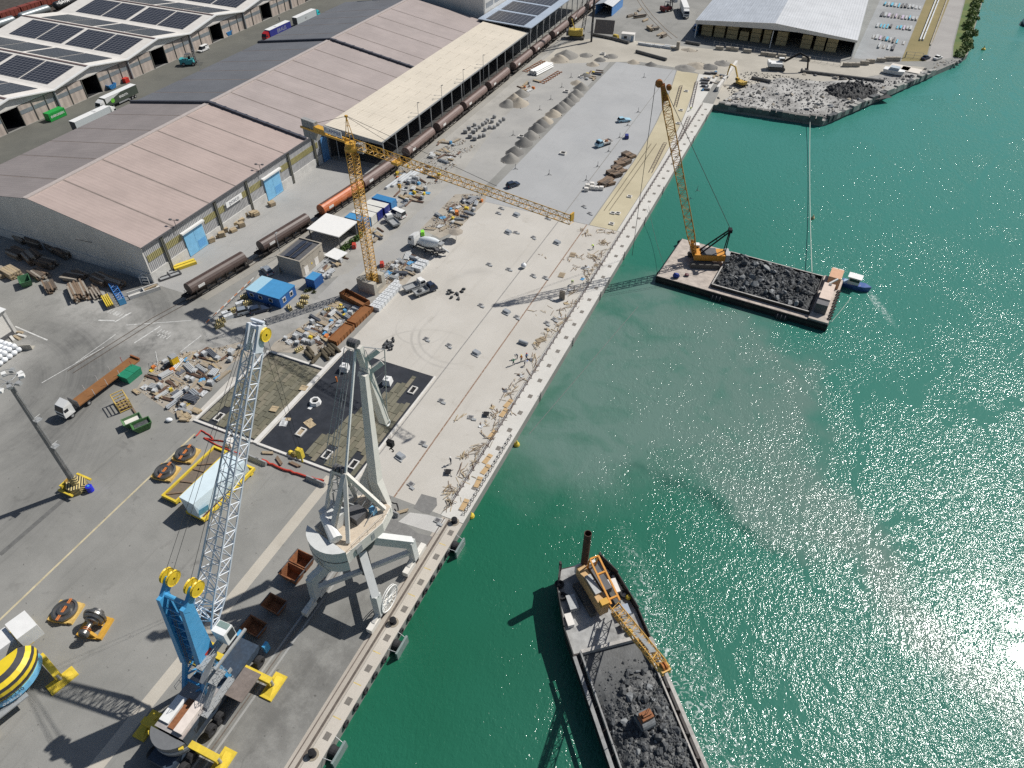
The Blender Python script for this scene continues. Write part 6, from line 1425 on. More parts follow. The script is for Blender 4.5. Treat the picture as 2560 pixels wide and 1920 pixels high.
def pickup(label, col, loc, rz, bedcol=None, load=None):
 t = thing('tipper_truck', label, 'pickup', loc, rz)
 c = MB(); c.frus((0, 1.9, .45), (1.9, 2.1), (1.9, 1.9), .75); c.frus((0, 1.75, 1.2), (1.85, 1.7), (1.6, 1.1), .85, (0, -.15)); c.build('cab', col, t)
 MB().add([(-.8, 2.62, 1.25), (.8, 2.62, 1.25), (.72, 2.2, 1.95), (-.72, 2.2, 1.95)], [(0, 1, 2, 3)]).build('windscreen', m_carglass, t)
 for s in (-1, 1): MB().box((s * .9, 1.75, 1.6), (.06, 1.1, .5)).build('side_window', m_carglass, t)
 MB().box((0, 1.6, 2.07), (1.55, 1.0, .05)).build('cab_roof', col, t)
 b_ = MB(); b_.bb((-1.05, -2.7, .8), (1.05, .7, .9)); b_.bb((-1.05, -2.7, .9), (-.98, .7, 1.3)); b_.bb((.98, -2.7, .9), (1.05, .7, 1.3)); b_.bb((-.97, -2.7, .9), (.97, -2.63, 1.3)); b_.bb((-.97, .6, .9), (.97, .7, 1.5)); b_.build('load_bed', bedcol or m_galv, t)
 MB().box((0, -.8, .6), (.9, 3.6, .25)).build('chassis', m_dkgrey, t)
 wheels(t, [(s * .82, y) for s in (-1, 1) for y in (-1.9, 1.9)], .35, .24)
 for s in (-1, 1): MB().box((s * .65, 2.97, .8), (.35, .06, .2)).build('headlight', m_lamp, t)
 if load: MB().ball((0, -1.2, 1.1), .5, 8, 5, (1.2, 1.2, .7)).build('load', load, t)
 return t
pickup('white dropside pickup beside the site containers', m_whitep, GT(640, 480, 1180, 275), R(58))
pickup('white dropside tipper parked on the new deck edge', m_whitep, GT(640, 480, 1375, 835), R(-32))
pickup('dark tipper loaded with black rubble on the new deck', m_darkblue, GT(640, 480, 1460, 870), R(-32), load=m_rock)
pickup('small blue and white flat truck on the far grey deck', m_ltblue, GT(1280, 0, 790, 1255), R(150), m_rim, m_rust)
mx_ = thing('concrete_mixer', 'white concrete mixer lorry discharging at the new deck', 'mixer lorry', GT(640, 480, 1480, 500), R(82))
tractor(mx_, m_whitep, 5.0)
MB().box((0, -1.2, 1.05), (1.0, 8.4, .35)).build('frame', m_dkgrey, mx_)
mb = MB(); mb.lathe([(0, -3.0), (.9, -2.9), (1.25, -1.6), (1.3, -.2), (1.15, 1.4), (.65, 3.0), (.6, 3.15)], (0, 0, 0), 20, 'y')
Rm = Matrix.Rotation(R(180), 3, 'Z') @ Matrix.Rotation(R(12), 3, 'X'); mb.v = [tuple(Rm @ V(p) + V((0, -1.0, 2.55))) for p in mb.v]; dr = mb.build('drum', M('mixer white', (.70, .74, .75), .4, var=.06), mx_, True)
mb = MB(); mb.frus((0, -4.4, 2.6), (.9, .7), (1.5, 1.2), .8); mb.beam((0, -4.6, 2.2), (.9, -5.9, .9), .5, .25); mb.build('chute', m_galv, mx_)
mb = MB()
for x in (-.5, .5): mb.beam((x, -4.2, 1.2), (x, -4.0, 3.2), .12)
mb.build('drum_cradle', m_dkgrey, mx_)
MB().tube((-.9, 2.1, 1.9), (.9, 2.1, 1.9), .35, 10).build('water_tank', m_whitep, mx_)
wheels(mx_, [(s * 1.02, y) for s in (-1, 1) for y in (-3.6, -2.3)], .5, .32)
def excavator(label, body, arm, loc, rz, s=1.0, reach=((0, 1.6, 2.2), (.1, 5.2, 4.6), (.1, 7.6, 3.6), (.1, 8.2, .6))):
 t = thing('excavator', label, 'excavator', loc, rz); t.scale = (s, s, s)
 for x in (-1.2, 1.2):
  pr = [((1.7 if math.cos(a) > 0 else -1.7) + .45 * math.cos(a), .45 + .45 * math.sin(a)) for a in [2 * math.pi * i / 16 for i in range(16)]]
  MB().extrude(pr, x - .32, x + .32, 'x').build('track', MATS['dusty track'], t)
 MB().bb((-1.3, -2.4, 1.05), (1.3, 1.2, 1.9)).build('house', body, t); MB().bb((-1.2, -2.6, 1.1), (1.2, -1.9, 2.2)).build('counterweight', body, t)
 c = MB().bb((-1.25, .3, 1.9), (-.3, 1.7, 2.9)).build('cab', body, t); MB().bb((-1.27, .5, 2.1), (-.28, 1.72, 2.75)).build('cab_window', m_carglass, c)
 for nm, p, q, w in (('boom', reach[0], reach[1], .5), ('dipper', reach[1], reach[2], .4), ('stick', reach[2], reach[3], .35)): MB().beam(p, q, .4, w).build(nm, arm, t)
 e = V(reach[3]); MB().frus(e + V((0, -.2, -.7)), (.9, .5), (1.1, .9), .8).build('bucket', m_dkgrey, t)
 return t
excavator('white tracked excavator with black arm on the old pier', m_whitep, m_black, GT(1920, 0, 70, 600), R(-75), 1.35)
excavator('long reach yellow excavator at the quay end over broken rock', M('arm yellow', (.5, .33, .06), .5, var=.15), MATS['arm yellow'], GT(1280, 0, 1965, 740), R(55), .9, ((0, 1.4, 2), (0, 4.0, 6.0), (0, 6.8, 6.2), (0, 7.6, 1.2)))
p = GT(1920, 0, 1080, 640); t = thing('pontoon_boat', 'white work boat laid up on the old pier with pale panels', 'boat', p, R(-100))
pr = [(-1.6, -3.6), (1.6, -3.6), (1.7, 1.5), (.9, 3.6), (-.9, 3.6), (-1.7, 1.5)]
mb = MB(); mb.add([(x * .8, y * .92, .3) for x, y in pr] + [(x, y, 1.7) for x, y in pr], [(5, 4, 3, 2, 1, 0), (6, 7, 8, 9, 10, 11)] + [(i, (i + 1) % 6, 6 + (i + 1) % 6, 6 + i) for i in range(6)]); mb.build('hull', m_whitep, t)
MB().bb((-1.3, -1.6, 1.7), (1.3, 1.6, 2.6)).build('cabin', M('cabin blue grey', (.40, .46, .50), .5), t); MB().box((0, -3.0, 1.0), (2.0, .6, .8)).build('outboard', m_dkgrey, t)
for i, (x, y) in enumerate(((1140, 585), (1235, 610))):
 p = GT(1920, 0, x, y); t = thing('roof_panel_sheet', 'large pale flat panel lying beside the laid up boat', 'panel', p, R(-12), 'pale panels beside the boat'); MB().bb((-3.4, -2.6, .1), (3.4, 2.6, .3)).build('sheet', M('pale panel', (.62, .57, .50), .7, var=.05), t); MB().bb((-3.2, -2.4, 0), (3.2, -2.2, .1)).bb((-3.2, 2.2, 0), (3.2, 2.4, .1)).build('bearer', m_tim2, t)
p = GT(1280, 0, 560, 330); pg = thing('piling_rig', 'yellow crawler piling rig with tall black leader mast by the track', 'piling rig', p, R(-75))
for x in (-1.7, 1.7): MB().bb((x - .5, -3, 0), (x + .5, 3, 1.1)).build('crawler_track', MATS['dusty track'], pg)
MB().bb((-1.7, -3.4, 1.3), (1.7, 2.2, 3.4)).build('body', M('rig yellow', (.55, .40, .07), .5, var=.15, grime=.2), pg)
MB().bb((-1.7, -4.3, 1.3), (1.7, -3.45, 3.0)).build('counterweight', m_dkgrey, pg)
lx = pg.rotation_euler.z
q = Matrix.Rotation(-lx, 3, 'Z') @ (GT(1280, 0, 685, 360) - p)
MB().beam(q, q + V((0, 0, 34)), .75, .75, up=(0, 1, 0)).build('leader_mast', M('leader black', (.02, .022, .028), .5), pg)
mb = MB(); mb.lattice((0, 2.2, 3.0), q + V((-.6, -1.2, 24)), 1.4, 1.2, .9, .8, 14, .1, .06, up=(0, -1, .4)); mb.build('boom', m_dkgrey, pg)
MB().box(q + V((.5, 0, 5)), (.9, .9, 4.5)).build('hammer', m_dkgrey, pg)
MB().tube((0, -3.0, 3.4), q + V((-.6, -1.2, 23)), .05, 4).tube((.6, -3.0, 3.4), q + V((0, -1.2, 23)), .05, 4).tube((-.6, -3.0, 3.4), q + V((-1, -1.2, 21)), .05, 4).build('stay_rope', m_rope, pg)
mb = MB(); mb.beam((-.8, -1, 3.4), (-.4, -2.4, 7), .2).beam((.8, -1, 3.4), (.4, -2.4, 7), .2).beam((-.5, -2.4, 7), (.5, -2.4, 7), .3); mb.build('gantry', MATS['rig yellow'], pg)
# ------------------------------------------------------------------ site buildings and stores
RN = random.Random(11)
def inst(me, name, parent, loc=(0, 0, 0), rz=0.0, sc=(1, 1, 1), rx=0.0, ry=0.0):
 return child(me, name, parent, loc, (rx, ry, rz), sc)
def boxmesh(name, mat, d=(1, 1, 1), base=True):
 mb = MB(); mb.box((0, 0, d[2] / 2 if base else 0), d); me = bpy.data.meshes.new(name); me.from_pydata(mb.v, [], mb.f); me.materials.append(mat); return me
_unit = {}
def unit(mat):
 if mat.name not in _unit: _unit[mat.name] = boxmesh('block', mat)
 return _unit[mat.name]
_cyl = {}
def cylm(mat, n=10):
 k = (mat.name, n)
 if k not in _cyl:
  mb = MB(); mb.tube((0, -.5, 0), (0, .5, 0), 1, n); me = bpy.data.meshes.new('rod'); me.from_pydata(mb.v, [], mb.f); me.materials.append(mat); _cyl[k] = me
 return _cyl[k]
wood = [M('fresh plank', (.42, .33, .205), .85, var=.15, scale=2), M('grey plank', (.30, .265, .22), .9, var=.2, scale=2), M('brown plank', (.20, .14, .095), .9, var=.2, scale=2), M('dark plank', (.115, .09, .07), .9, var=.25, scale=2), M('tan plank', (.35, .28, .19), .9, var=.15, scale=2)]
def timber_stack(label, loc, rz, n=(4, 4), d=(.28, 4.0, .22), mats=(1, 2, 4), jit=.1, group=None, name='timber_stack', cat='timber stack'):
 t = thing(name, label, cat, loc, rz, group)
 for k in (-.35, .35): inst(unit(wood[3]), 'bearer', t, (0, k * d[1], 0), 0, (n[0] * d[0] * 1.05, .12, .12))
 for j in range(n[1]):
  for i in range(n[0]):
   inst(unit(wood[RN.choice(mats)]), 'plank', t, ((i - (n[0] - 1) / 2) * d[0] * 1.08, RN.uniform(-jit, jit) * d[1], .12 + j * d[2] * 1.04), RN.uniform(-.02, .02), (d[0], d[1] * RN.uniform(1 - jit, 1), d[2]))
 return t
def pipe_bundle(label, loc, rz, mat, n=(5, 3), r=.12, L=4, group=None, name='pipe_bundle', cat='pipes'):
 t = thing(name, label, cat, loc, rz, group)
 for k in (-.3, .3): inst(unit(wood[1]), 'bearer', t, (0, k * L, 0), 0, (n[0] * r * 2.1, .1, .08))
 for j in range(n[1]):
  for i in range(n[0] - j): inst(cylm(mat), 'pipe', t, ((i - (n[0] - j - 1) / 2) * r * 2.03, RN.uniform(-.04, .04) * L, .08 + r + j * r * 1.75), 0, (r, L, r))
 return t
def crate(label, loc, rz, s, mat, group=None, name='crate', cat='crate', lid=None, pal=True):
 t = thing(name, label, cat, loc, rz, group)
 z = 0
 if pal:
  for k in (-.38, 0, .38): inst(unit(wood[1]), 'pallet_runner', t, (k * s[0], 0, 0), 0, (.1, s[1], .12))
  z = .13
 inst(unit(mat), 'goods', t, (0, 0, z), 0, s)
 inst(unit(lid or mat), 'top_cover', t, (0, 0, z + s[2]), RN.uniform(-.1, .1), (s[0] * .85, s[1] * .85, .1))
 return t
m_pblk = M('pale cast block', (.56, .58, .59), .85, var=.08, scale=1)
m_stripe = MATS['hazard stripes'] if 'hazard stripes' in MATS else m_haz
k = 0
for j in range(2):
 for i in range(9):
  if j == 0 and i > 7: continue
  t = thing('concrete_block', 'pale cube of cast concrete in the double row by the rusty troughs', 'concrete block', (-77.9 - j * 1.35, 102.6 + i * 1.25, 0), RN.uniform(-.06, .06), 'white blocks along the deck edge')
  mb = MB(); mb.frus((0, 0, 0), (1.2, 1.12), (1.16, 1.08), .95); mb.build('block', m_pblk, t); MB().box((0, 0, .97), (.3, .06, .06)).build('lifting_eye', m_dkgrey, t)
for i in range(6):
 t = thing('concrete_block', 'pale cube of cast concrete behind the mixer lorry', 'concrete block', (-78.4 + (i % 2) * 1.3, 119.6 + (i // 2) * 1.5, 0), RN.uniform(-.1, .1), 'white blocks behind the mixer')
 mb = MB(); mb.frus((0, 0, 0), (1.2, 1.12), (1.16, 1.08), .95); mb.build('block', m_pblk, t); MB().box((0, 0, .97), (.3, .06, .06)).build('lifting_eye', m_dkgrey, t)
m_rtr = M('rust brown trough', (.235, .095, .03), .85, var=.15, scale=.8, grime=.3, gcol=(.13, .055, .025))
def trough(label, loc, rz, L, w=2.3, h=1.2, fill=.8):
 t = thing('rusty_trough', label, 'trough', loc, rz)
 mb = MB(); mb.bb((-w / 2, -L / 2, 0), (w / 2, L / 2, .15)); mb.bb((-w / 2, -L / 2, .15), (-w / 2 + .12, L / 2, h)); mb.bb((w / 2 - .12, -L / 2, .15), (w / 2, L / 2, h)); mb.bb((-w / 2 + .13, -L / 2, .15), (w / 2 - .13, -L / 2 + .12, h)); mb.bb((-w / 2 + .13, L / 2 - .12, .15), (w / 2 - .13, L / 2, h)); mb.build('tub', m_rtr, t)
 MB().bb((-w / 2 + .13, -L / 2 + .13, .2), (w / 2 - .13, L / 2 - .13, h * fill)).build('false_floor', m_rtr, t)
 mb = MB()
 for s in (-1, 1):
  for k in range(6): mb.beam((s * (w / 2 + .04), -L / 2 + .5 + k * (L - 1) / 5, .1), (s * (w / 2 + .04), -L / 2 + .5 + k * (L - 1) / 5, h), .1, .08)
 mb.build('side_rib', m_rtr, t)
trough('rusty trough lying crosswise at the foot of the tower crane block', (-84.2, 103.0, 0), R(76), 7.6, 2.2, 1.5, .5)
trough('rusty trough in line beside the white concrete blocks', (-79.9, 98.6, 0), R(-2), 6.6)
trough('rusty trough in line nearest the black membrane', (-80.1, 91.6, 0), R(-2), 6.3)
m_cab = M('cabin blue', (.025, .115, .35), .45, var=.1, scale=1)
m_cabroof = M('cabin roof blue', (.06, .26, .50), .5, var=.1, scale=.7, grime=.2, gcol=(.03, .16, .4))
of = thing('site_office', 'blue double site office cabin with one paler roof sheet', 'site office', (-102.2, 97.0, 0))
MB().bb((-4.5, -2.8, .1), (4.5, 2.8, 2.6)).build('walls', m_cab, of)
MB().bb((-1.5, -2.9, 2.6), (4.6, 2.9, 2.75)).build('roof', m_cabroof, of); MB().bb((-4.6, -2.9, 2.6), (-1.52, 2.9, 2.74)).build('pale_roof_sheet', m_ltblue, of)
for x in (-3.2, -.8, 2.0): MB().bb((x - .5, -2.86, 1.1), (x + .5, -2.81, 2.0)).build('window', m_whitep, of); MB().bb((x - .36, -2.89, 1.2), (x + .36, -2.87, 1.9)).build('pane', m_carglass, of)
for y in (-1.3, 1.2): MB().bb((4.51, y - .5, .9), (4.56, y + .5, 2.1)).build('window', m_whitep, of); MB().bb((4.57, y - .35, 1.1), (4.59, y + .35, 1.9)).build('pane', m_carglass, of)
sb_ = thing('substation', 'small concrete substation with solar panels on its flat roof', 'building', (-103.6, 110.2, 0))
m_sub = M('substation render', (.36, .325, .27), .9, var=.12, scale=.6, grime=.3, gcol=(.27, .24, .2))
MB().bb((-3.2, -4.3, 0), (3.2, 4.3, 4.3)).build('walls', m_sub, sb_)
mb = MB(); mb.bb((-3.3, -4.4, 4.3), (3.3, -4.1, 4.65)); mb.bb((-3.3, 4.1, 4.3), (3.3, 4.4, 4.65)); mb.bb((-3.3, -4.09, 4.3), (-3.0, 4.09, 4.65)); mb.bb((3.0, -4.09, 4.3), (3.3, 4.09, 4.65)); mb.build('parapet', m_sub, sb_)
MB().bb((-3, -4.1, 4.3), (3, 4.1, 4.36)).build('roof', m_dkgrey, sb_)
for i in range(2):
 for j in range(5): quad('solar_panel', [(-1.7 + i * 1.6, -3.6 + j * 1.45, 4.45), (-.2 + i * 1.6, -3.6 + j * 1.45, 4.75), (-.2 + i * 1.6, -2.2 + j * 1.45, 4.75), (-1.7 + i * 1.6, -2.2 + j * 1.45, 4.45)], M('panel blue black', (.035, .04, .06), .2), sb_, .04)
for y in (-2.6, 1.4): MB().bb((3.21, y - .7, .1), (3.25, y + .7, 2.3)).build('door', m_rim, sb_)
MB().bb((3.21, -.6, 1.6), (3.24, -.2, 2.0)).build('warning_sign', m_padyel, sb_)
for y in (-3.6, 3.0): MB().bb((3.2, y, 3.0), (3.6, y + .12, 3.15)).build('wall_lamp', m_dkgrey, sb_)
MB().bb((3.3, -4.2, .2), (5.0, 4.2, .4)).build('step_platform', m_galv, sb_)
mb = MB(); mb.tube((5.0, -4.2, 1.3), (5.0, 4.2, 1.3), .04, 5)
for i in range(6): mb.tube((5.0, -4.2 + i * 1.68, .4), (5.0, -4.2 + i * 1.68, 1.3), .03, 4)
mb.build('handrail', m_galv, sb_)
t = thing('low_wall', 'low jointed concrete wall behind the substation', 'wall', (-108.4, 108.6, 0), R(28))
for i in range(5): inst(unit(m_sub), 'wall_panel', t, (0, -3.2 + i * 1.6, 0), 0, (.2, 1.55, 1.3))
sh = thing('open_shelter', 'open shelter with flat bright white roof on dark posts', 'shelter', (-104.0, 123.9, 0))
quad('roof', [(-4.7, -4.1, 3.6), (4.7, -4.1, 3.6), (4.9, 3.9, 3.6), (-4.7, 4.2, 3.6)], M('bright white roof', (.76, .75, .72), .5, var=.03), sh, .25)
for x in (-4.3, 4.3):
 for y in (-3.7, 3.6): MB().bb((x - .12, y - .12, 0), (x + .12, y + .12, 3.35)).build('post', m_dkgrey, sh)
MB().bb((-4.4, 3.3, 0), (4.4, 3.45, 2.6)).build('back_panel', m_dkgrey, sh)
t = thing('pump_kiosk', 'low kiosk with square white lid beside the substation', 'kiosk', (-98.3, 116.4, 0), R(-8)); MB().bb((-1.6, -1.5, 0), (1.6, 1.5, .9)).build('body', M('olive casing', (.17, .15, .06), .7), t); MB().bb((-2.1, -1.9, .9), (2.1, 1.9, 1.05)).build('lid', m_whitep, t)
m_cblue = M('container light blue', (.06, .22, .46), .5, var=.1, scale=1); m_cwhite = M('container white', (.64, .63, .58), .55, var=.08, scale=1, grime=.2, gcol=(.5, .42, .3)); m_cdk = M('container navy', (.02, .03, .20), .45)
container('bright blue site container at the far end of the row', m_cblue, (-100.4, 142.2, 0), R(-93), name='site_container', roof=M('container roof blue', (.04, .20, .42), .5))
container('white roofed site container with navy doors next to the blue one', m_cdk, (-100.6, 139.0, 0), R(-90), name='site_container', roof=m_cwhite)
container('grey white site container with navy end behind the pickup', m_cdk, (-101.0, 136.3, 0), R(-92), name='site_container', roof=m_cwhite)
container('dull white site container in the middle of the row', m_cwhite, (-101.2, 133.6, 0), R(-91), name='site_container')
container('light blue site container at the near end of the row', m_cblue, (-101.4, 130.9, 0), R(-91), name='site_container', roof=m_cabroof)
container('small blue store container in front of the substation', m_cab, (-96.3, 104.9, 0), 0, 3.0, 2.4, name='store_container', roof=m_cabroof)
# ------------------------------------------------------------------ leafy growth
LEAF = {}
def leaf_mass(name, parent, centre, rad, n, mat, ls=.28, seed=1):
 rr = random.Random(seed); mb = MB()
 for _ in range(n):
  d = V((rr.gauss(0, 1), rr.gauss(0, 1), rr.gauss(0, .8))).normalized() * (rr.random() ** .4)
  p = V(centre) + V((d.x * rad[0], d.y * rad[1], abs(d.z) * rad[2]));
  a = V((rr.gauss(0, 1), rr.gauss(0, 1), rr.gauss(0, .6))).normalized() * ls * rr.uniform(.6, 1.3); b = a.cross(V((rr.gauss(0, 1), rr.gauss(0, 1), rr.gauss(0, 1)))).normalized() * ls * .6
  mb.add([p - a, p + b, p + a, p - b], [(0, 1, 2, 3)])
 return mb.build(name, mat, parent)
m_leaf = M('leaf green', (.075, .135, .028), .7, var=.5, scale=1.2); m_leaf2 = M('leaf olive', (.10, .12, .035), .7, var=.5, scale=1.2); m_leaf3 = M('bank shrub green', (.14, .19, .045), .7, var=.5, scale=.5); m_bark = M('bark', (.09, .07, .05), .9)
def shrub(label, loc, rad, n, mat, seed, cat='shrub', name='shrub', ls=.28, group=None):
 t = thing(name, label, cat, loc, 0, group)
 mb = MB()
 for i in range(5): a = i * 1.26; mb.tube((0, 0, 0), (math.cos(a) * rad[0] * .5, math.sin(a) * rad[1] * .5, rad[2] * .6), .05, 5, r2=.02)
 mb.build('stems', m_bark, t)
 for i in range(3):
  rr = random.Random(seed * 7 + i); leaf_mass('foliage', t, (rr.uniform(-.35, .35) * rad[0], rr.uniform(-.35, .35) * rad[1], rad[2] * .12), (rad[0] * .75, rad[1] * .75, rad[2] * rr.uniform(.7, 1)), n // 3, mat, ls, seed * 13 + i)
 return t
for i in range(5): shrub('leafy green shrub in the hedge beside the white roofed shelter', (-98.4 + i * .05, 119.2 + i * 1.9, 0), (.9, 1.2, 1.5), 210, m_leaf, 30 + i, group='hedge shrubs beside the shelter')
shrub('low scrub behind the substation near the track', (-108.3, 113.0, 0), (.8, 2.4, .7), 260, m_leaf2, 41, ls=.2)
for i in range(34):
 y = 333 + i * 4.2; x = 42.2 + (y - 331) * .085
 shrub('dense dark green shrub on the bank between bank road and water', (x + RN.uniform(-.8, 2.4), y, -.2), (2.1, 2.6, RN.uniform(1.6, 3.0)), 330, m_leaf3 if i % 3 else m_leaf, 100 + i, ls=.42, group='shrubs along the planted bank')
for i, (x, y) in enumerate(((440, 840), (470, 830), (500, 850))): shrub('dry weed tuft by the small blue store container', GT(640, 480, x, y + 20), (.6, .6, .7), 90, m_leaf2, 60 + i, ls=.16, name='weed_tuft', cat='weeds', group='weeds by the blue container')
# ------------------------------------------------------------------ stores in the shade of the gable and in front
GB = [(G(20, 575), 12, (5, 5)), (G(60, 600), 8, (6, 4)), (G(95, 615), 20, (5, 6)), (G(135, 622), 5, (6, 5)), (G(45, 640), 14, (6, 4)), (G(85, 650), 0, (7, 5)), (G(120, 665), 22, (5, 4)), (G(160, 640), 10, (4, 5)), (G(100, 690), 8, (6, 3)), (G(200, 690), 15, (5, 2)), (G(185, 700), 30, (5, 3)), (G(255, 705), 12, (6, 4)), (G(290, 715), 20, (4, 4))]
for i, (p, a, n) in enumerate(GB): timber_stack('weathered dark timber stacked in the shade of the warehouse gable', (p.x, p.y, 0), R(70 + a), n, (.45, 4.6, .35), (2, 3, 1), .12, 'timber in the gable shade')
timber_stack('neat tan timber stack beside the green skip', GT(0, 480, 110, 720), R(80), (5, 5), (.5, 4.5, .3), (4, 0), .03)
timber_stack('low tan timber stack at the picture edge past the green skip', GT(0, 480, 20, 710), R(80), (5, 3), (.5, 4.2, .3), (4, 0, 1), .03)
skip('green skip tipped open among timber stacks', M('skip green', (.05, .15, .07), .6, var=.2), GT(0, 480, 235, 800), R(60), 'green_skip', 2.3, 3.6, 1.7)
timber_stack('brown sleepers heaped between green skip and larger pile', GT(0, 480, 440, 830), R(62), (6, 3), (.36, 4.4, .3), (2, 3), .2)
timber_stack('large pile of brown sleepers bound with pale battens', GT(0, 480, 690, 880), R(60), (9, 4), (.38, 6.4, .32), (2, 2, 1), .15)
timber_stack('loose dark planks beside the large sleeper pile', GT(0, 480, 830, 880), R(62), (6, 3), (.3, 4.6, .25), (3, 1), .25)
t = thing('lattice_section', 'blue lattice crane section lying by the timber', 'lattice section', GT(0, 480, 1025, 900), R(61)); mb = MB(); mb.lattice((0, -4, .8), (0, 4, .8), 1.3, 1.3, 1.3, 1.3, 8, .09, .05); mb.build('truss', M('truss blue', (.03, .16, .45), .5), t); MB().box((0, -4, .8), (1.5, .1, 1.5)).build('end_plate', m_blue, t)
t = thing('steel_beam_stack', 'yellow topped stack of steel beams beside the blue lattice section', 'steel beams', GT(0, 480, 940, 965), R(61))
for i in range(4): inst(unit(m_padyel), 'beam', t, (-.6 + i * .4, 0, .8), 0, (.25, 4.8, .3)); inst(unit(m_dkgrey), 'beam', t, (-.6 + i * .4, 0, .05), 0, (.35, 4.8, .6))
t = thing('concrete_trough', 'long pale concrete trough at the warehouse corner', 'trough', GT(0, 480, 1250, 870), R(-30)); MB().bb((-1.0, -3.4, 0), (1.0, 3.4, .2)).bb((-1.0, -3.4, .2), (-.8, 3.4, .9)).bb((.8, -3.4, .2), (1.0, 3.4, .9)).bb((-.79, -.1, .2), (.79, .1, .9)).build('tub', m_plinth, t); inst(unit(wood[4]), 'plank', t, (-.3, 1.6, .5), .2, (.5, 3, .3))
t = thing('steel_rack', 'white tubular rack leaning at the warehouse corner', 'rack', GT(0, 480, 1275, 790), R(20)); mb = MB()
for x in (-1, 1):
 for y in (-.7, .7): mb.tube((x, y, 0), (x, y, 2.2), .06, 5)
for z in (.6, 1.4, 2.2): mb.tube((-1, -.7, z), (1, -.7, z), .05, 5).tube((-1, .7, z), (1, .7, z), .05, 5).tube((-1, -.7, z), (-1, .7, z), .05, 5)
mb.build('frame', m_whitep, t)
p = GT(0, 480, 1600, 640); t = thing('yellow_beams', 'two yellow steel beams lying by the blue door', 'steel beams', p, R(-28))
for i in (-.55, .55): inst(unit(m_padyel), 'beam', t, (i, 0, .05), 0, (.8, 5.2, .7))
p = GT(0, 480, 1465, 720); t = thing('scaffold_deck', 'flat grey steel frame lying at the warehouse plinth', 'steel frame', p, R(-28)); mb = MB()
for x in (-1.4, 0, 1.4): mb.beam((x, -2.4, .3), (x, 2.4, .3), .15, .3)
for y in (-2.4, 0, 2.4): mb.beam((-1.4, y, .3), (1.4, y, .3), .15, .3)
mb.build('frame', m_dkgrey, t); MB().bb((-1.3, -2.3, .1), (1.3, 2.3, .2)).build('panel', m_grey, t)
for i, (x, y) in enumerate(((1830, 430), (1860, 395), (1920, 385), (1945, 345), (2020, 340), (2030, 280), (2090, 300), (2085, 250), (2110, 215), (2190, 205))):
 timber_stack('pallet of pinkish sawn timber along the warehouse wall', GT(0, 480, x, y), R(-28 + RN.uniform(-15, 15)), (3, RN.choice((3, 5))), (.42, 1.6, .22), (0, 4), .08, 'timber pallets along the wall', 'timber_pallet', 'timber pallet')
for i, (x, y) in enumerate(((150, 105), (10, 190))): timber_stack('single tan timber pallet on the apron past the second blue door', GT(640, 480, x - 10, y + 10), R(-20), (4, 4), (.4, 1.6, .22), (4, 0), .05, 'pallets past the second door', 'timber_pallet', 'timber pallet')
m_bag = M('white bulk bag', (.74, .76, .78), .7, var=.08, scale=2)
mb = MB(); mb.ball((0, 0, .55), .62, 10, 6, (1, 1, .92)); mb.v = [(x, y, max(0, z)) for x, y, z in mb.v]; bagme = bpy.data.meshes.new('bag'); bagme.from_pydata(mb.v, [], mb.f); bagme.materials.append(m_bag); bagme.polygons.foreach_set('use_smooth', [True] * len(bagme.polygons))
o0 = GT(0, 480, 195, 1385); o1 = GT(0, 480, 10, 1520); dv = (o1 - o0).normalized(); dn = V((dv.y, -dv.x, 0)); dn = dn if dn.x < 0 else -dn
for lv in range(2):
 for i in range(10):
  for j in range(6 - lv):
   p = o0 + dv * (i * 1.15 + .3 * lv) + dn * (.7 + j * 1.15 + .5 * lv)
   t = thing('bulk_bag', 'plump white bulk bag in the stacked block beside the corner warehouse', 'bulk bag', (p.x, p.y, lv * .95), RN.uniform(0, 1), 'white bulk bags'); inst(bagme, 'sack', t);
   inst(unit(m_bag), 'lifting_loop', t, (0, 0, 1.05), RN.uniform(0, 3), (.5, .06, .12))
p = GT(0, 480, 240, 1350); t = thing('barrier_block', 'single L shaped concrete block near the bulk bags', 'barrier', p, R(30)); MB().extrude([(-.6, 0), (.6, 0), (.6, .15), (-.35, .25), (-.45, 1.3), (-.6, 1.3)], -1.2, 1.2, 'x').build('casting', m_conc, t)
for i, (x, y) in enumerate(((110, 1270), (150, 1262), (190, 1245), (160, 1215))): t = thing('kerb_stone', 'loose pale kerb stone at the corner warehouse foot', 'kerb stone', GT(0, 480, x, y), R(-20 + i * 12), 'kerb stones by the corner warehouse'); MB().frus((0, 0, 0), (2.2, .6), (2.1, .5), .3).build('stone', wood[4] if i % 2 else m_plinth, t)
